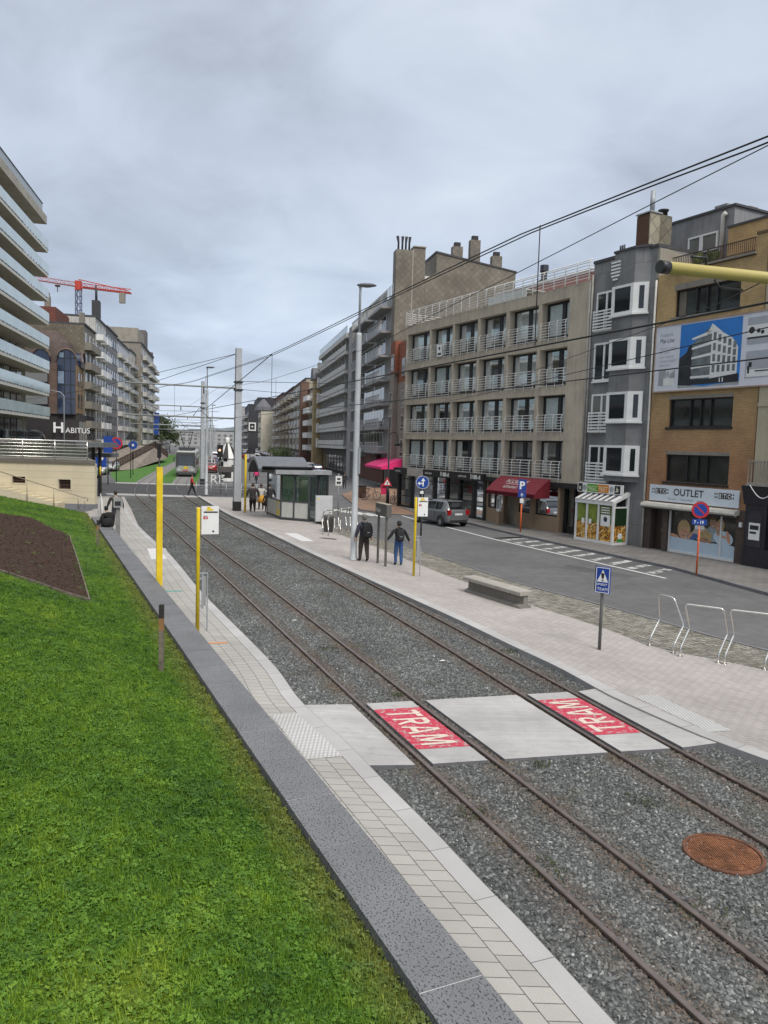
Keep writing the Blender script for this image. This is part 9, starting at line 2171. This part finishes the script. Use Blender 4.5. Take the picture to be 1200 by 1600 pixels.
bicycle(-1.15, 64.0, R(15), 'black bicycle standing beside the litter bin on the brown plaza'); bicycle(0.9, 60.5, R(60), 'black bicycle parked near the corner of the black shop', (0.05, 0.05, 0.055)); bicycle(1.35, 61.2, R(50), 'white bicycle parked behind a black one near the corner of the black shop', (0.5, 0.5, 0.5))
b = bicycle(-14.4, 86.0, st_a, 'bicycle ridden by the cyclist in pink on the far road', (0.08, 0.08, 0.08)); b.location.z = 0.1
person((-14.4, 86.0, 0.42), R(12), 'cyclist in a pink red jacket riding on the far road', 1.7, top=(0.55, 0.03, 0.13), legs=(0.03, 0.03, 0.04), sit=True, arms=(0.06, 0.06, 0.35, 0.35), lean=0.18, bulk=1.1)
for (x, y, lab, c) in ((-4.2, 80.0, 'pedestrian in a dark coat by the far shops', (0.03, 0.03, 0.035)), (-34.5, 92, 'pedestrian in the lane by the embankment railing', (0.06, 0.05, 0.05))): person((x, y, 0.15), R(12), lab, 1.7, top=c, stride=0.15)
# ---- trees and shrubs at the far ends
BARK = plain('bark', (0.05, 0.04, 0.03), 0.95); LEAF = plain('tree_leaf', (0.045, 0.065, 0.022), 0.8, var=0.45, scale=1.2)
def tree(x, y, h, w_, label, n=900, z0=0.1, ls=1.0):
    t = thing('tree', (x, y, z0), label, 'tree'); m = MB(); m.tube([(x, y, z0), (x + .1, y, z0 + h * .35), (x, y, z0 + h * .75)], [.16, .12, .04], 7)
    for k in range(6): a = k * 1.05; m.tube([(x, y, z0 + h * (.3 + .06 * k)), (x + math.cos(a) * w_ * .35, y + math.sin(a) * w_ * .35, z0 + h * (.5 + .06 * k))], [.06, .02], 5)
    m.build('trunk', BARK, t); m = MB()
    cl = [(rnd.gauss(0, w_ * .25), rnd.gauss(0, w_ * .25), h * rnd.uniform(.38, .95), rnd.uniform(.16, .3) * w_) for _ in range(12)]
    for _ in range(n):
        cx_, cy_, cz_, r_ = rnd.choice(cl); p = Vector((x + cx_ + rnd.gauss(0, r_ * .6), y + cy_ + rnd.gauss(0, r_ * .6), z0 + cz_ + rnd.gauss(0, r_ * .5)))
        u = Vector((rnd.gauss(0, 1), rnd.gauss(0, 1), rnd.gauss(0, 1))).normalized(); v = u.orthogonal().normalized(); s_ = rnd.uniform(.1, .2) * ls
        m.face([p - u * s_, p + v * s_ * .7, p + u * s_, p - v * s_ * .7], world=True)
    m.build('crown', LEAF, t, fixn=False)
v = FL_(206, -0.5, 0); tree(v.x, v.y, 13, 7, 'dark tree at the far end of the left row', 1500, ls=2.2); v = FL_(218, 1.5, 0); tree(v.x, v.y, 10, 6, 'lower dark tree beside the far tree of the left row', 1200, ls=2.2)
v = FR_(63, 6.5, 0); tree(v.x, v.y, 3.6, 4.5, 'dark low shrub tree behind the shelter roof', 900); v = FR_(70, 7.5, 0); tree(v.x, v.y, 3.4, 4, 'second dark shrub tree behind the shelter roof', 700)

# ---- weeds and litter in the ballast
WEED = plain('weed_green', (0.055, 0.075, 0.02), 0.8, var=0.4)
for i, (x, y, r_) in enumerate(((3.55, 9.85, 0.22), (3.4, 7.4, 0.3), (1.2, 9.3, 0.18), (1.9, 8.1, 0.2), (0.3, 13.9, 0.14), (2.9, 17.2, 0.2), (-1.2, 17.0, 0.18), (2.4, 10.9, 0.12))):
    t = thing('weed', (x, y, 0.1), 'small green weed clump in the grey ballast between the rails', 'weed', 'weeds in the ballast'); m = MB()
    for _ in range(46):
        a = rnd.uniform(0, 6.28); d = r_ * math.sqrt(rnd.random()); h = rnd.uniform(0.02, 0.07); q = rnd.uniform(0, 6.28); X, Y = x + d * math.cos(a) * 1.3, y + d * math.sin(a); s_ = rnd.uniform(0.012, 0.028)
        m.face([(X, Y, 0.1), (X + s_ * math.cos(q), Y + s_ * math.sin(q), 0.1 + h * .7), (X + s_ * 1.8 * math.cos(q + .3), Y + s_ * 1.8 * math.sin(q + .3), 0.1 + h), (X + s_ * math.cos(q + .9), Y + s_ * math.sin(q + .9), 0.1 + h * .8)])
    m.build('leaves', WEED, t, fixn=False)
for i, (x, y) in enumerate(((-2.3, 19.6), (1.3, 16.2))):
    m = MB(); m.face([(x, y, 0.125), (x + 0.07, y + 0.02, 0.13), (x + 0.08, y + 0.07, 0.14), (x + 0.01, y + 0.06, 0.125)]); m.face([(x + 0.07, y + 0.02, 0.13), (x + 0.12, y, 0.15), (x + 0.08, y + 0.07, 0.14)])
    tag(m.build('paper_scrap', SIGNW, fixn=False), 'white crumpled paper scrap lying on the grey ballast', 'litter', 'paper scraps in the ballast')
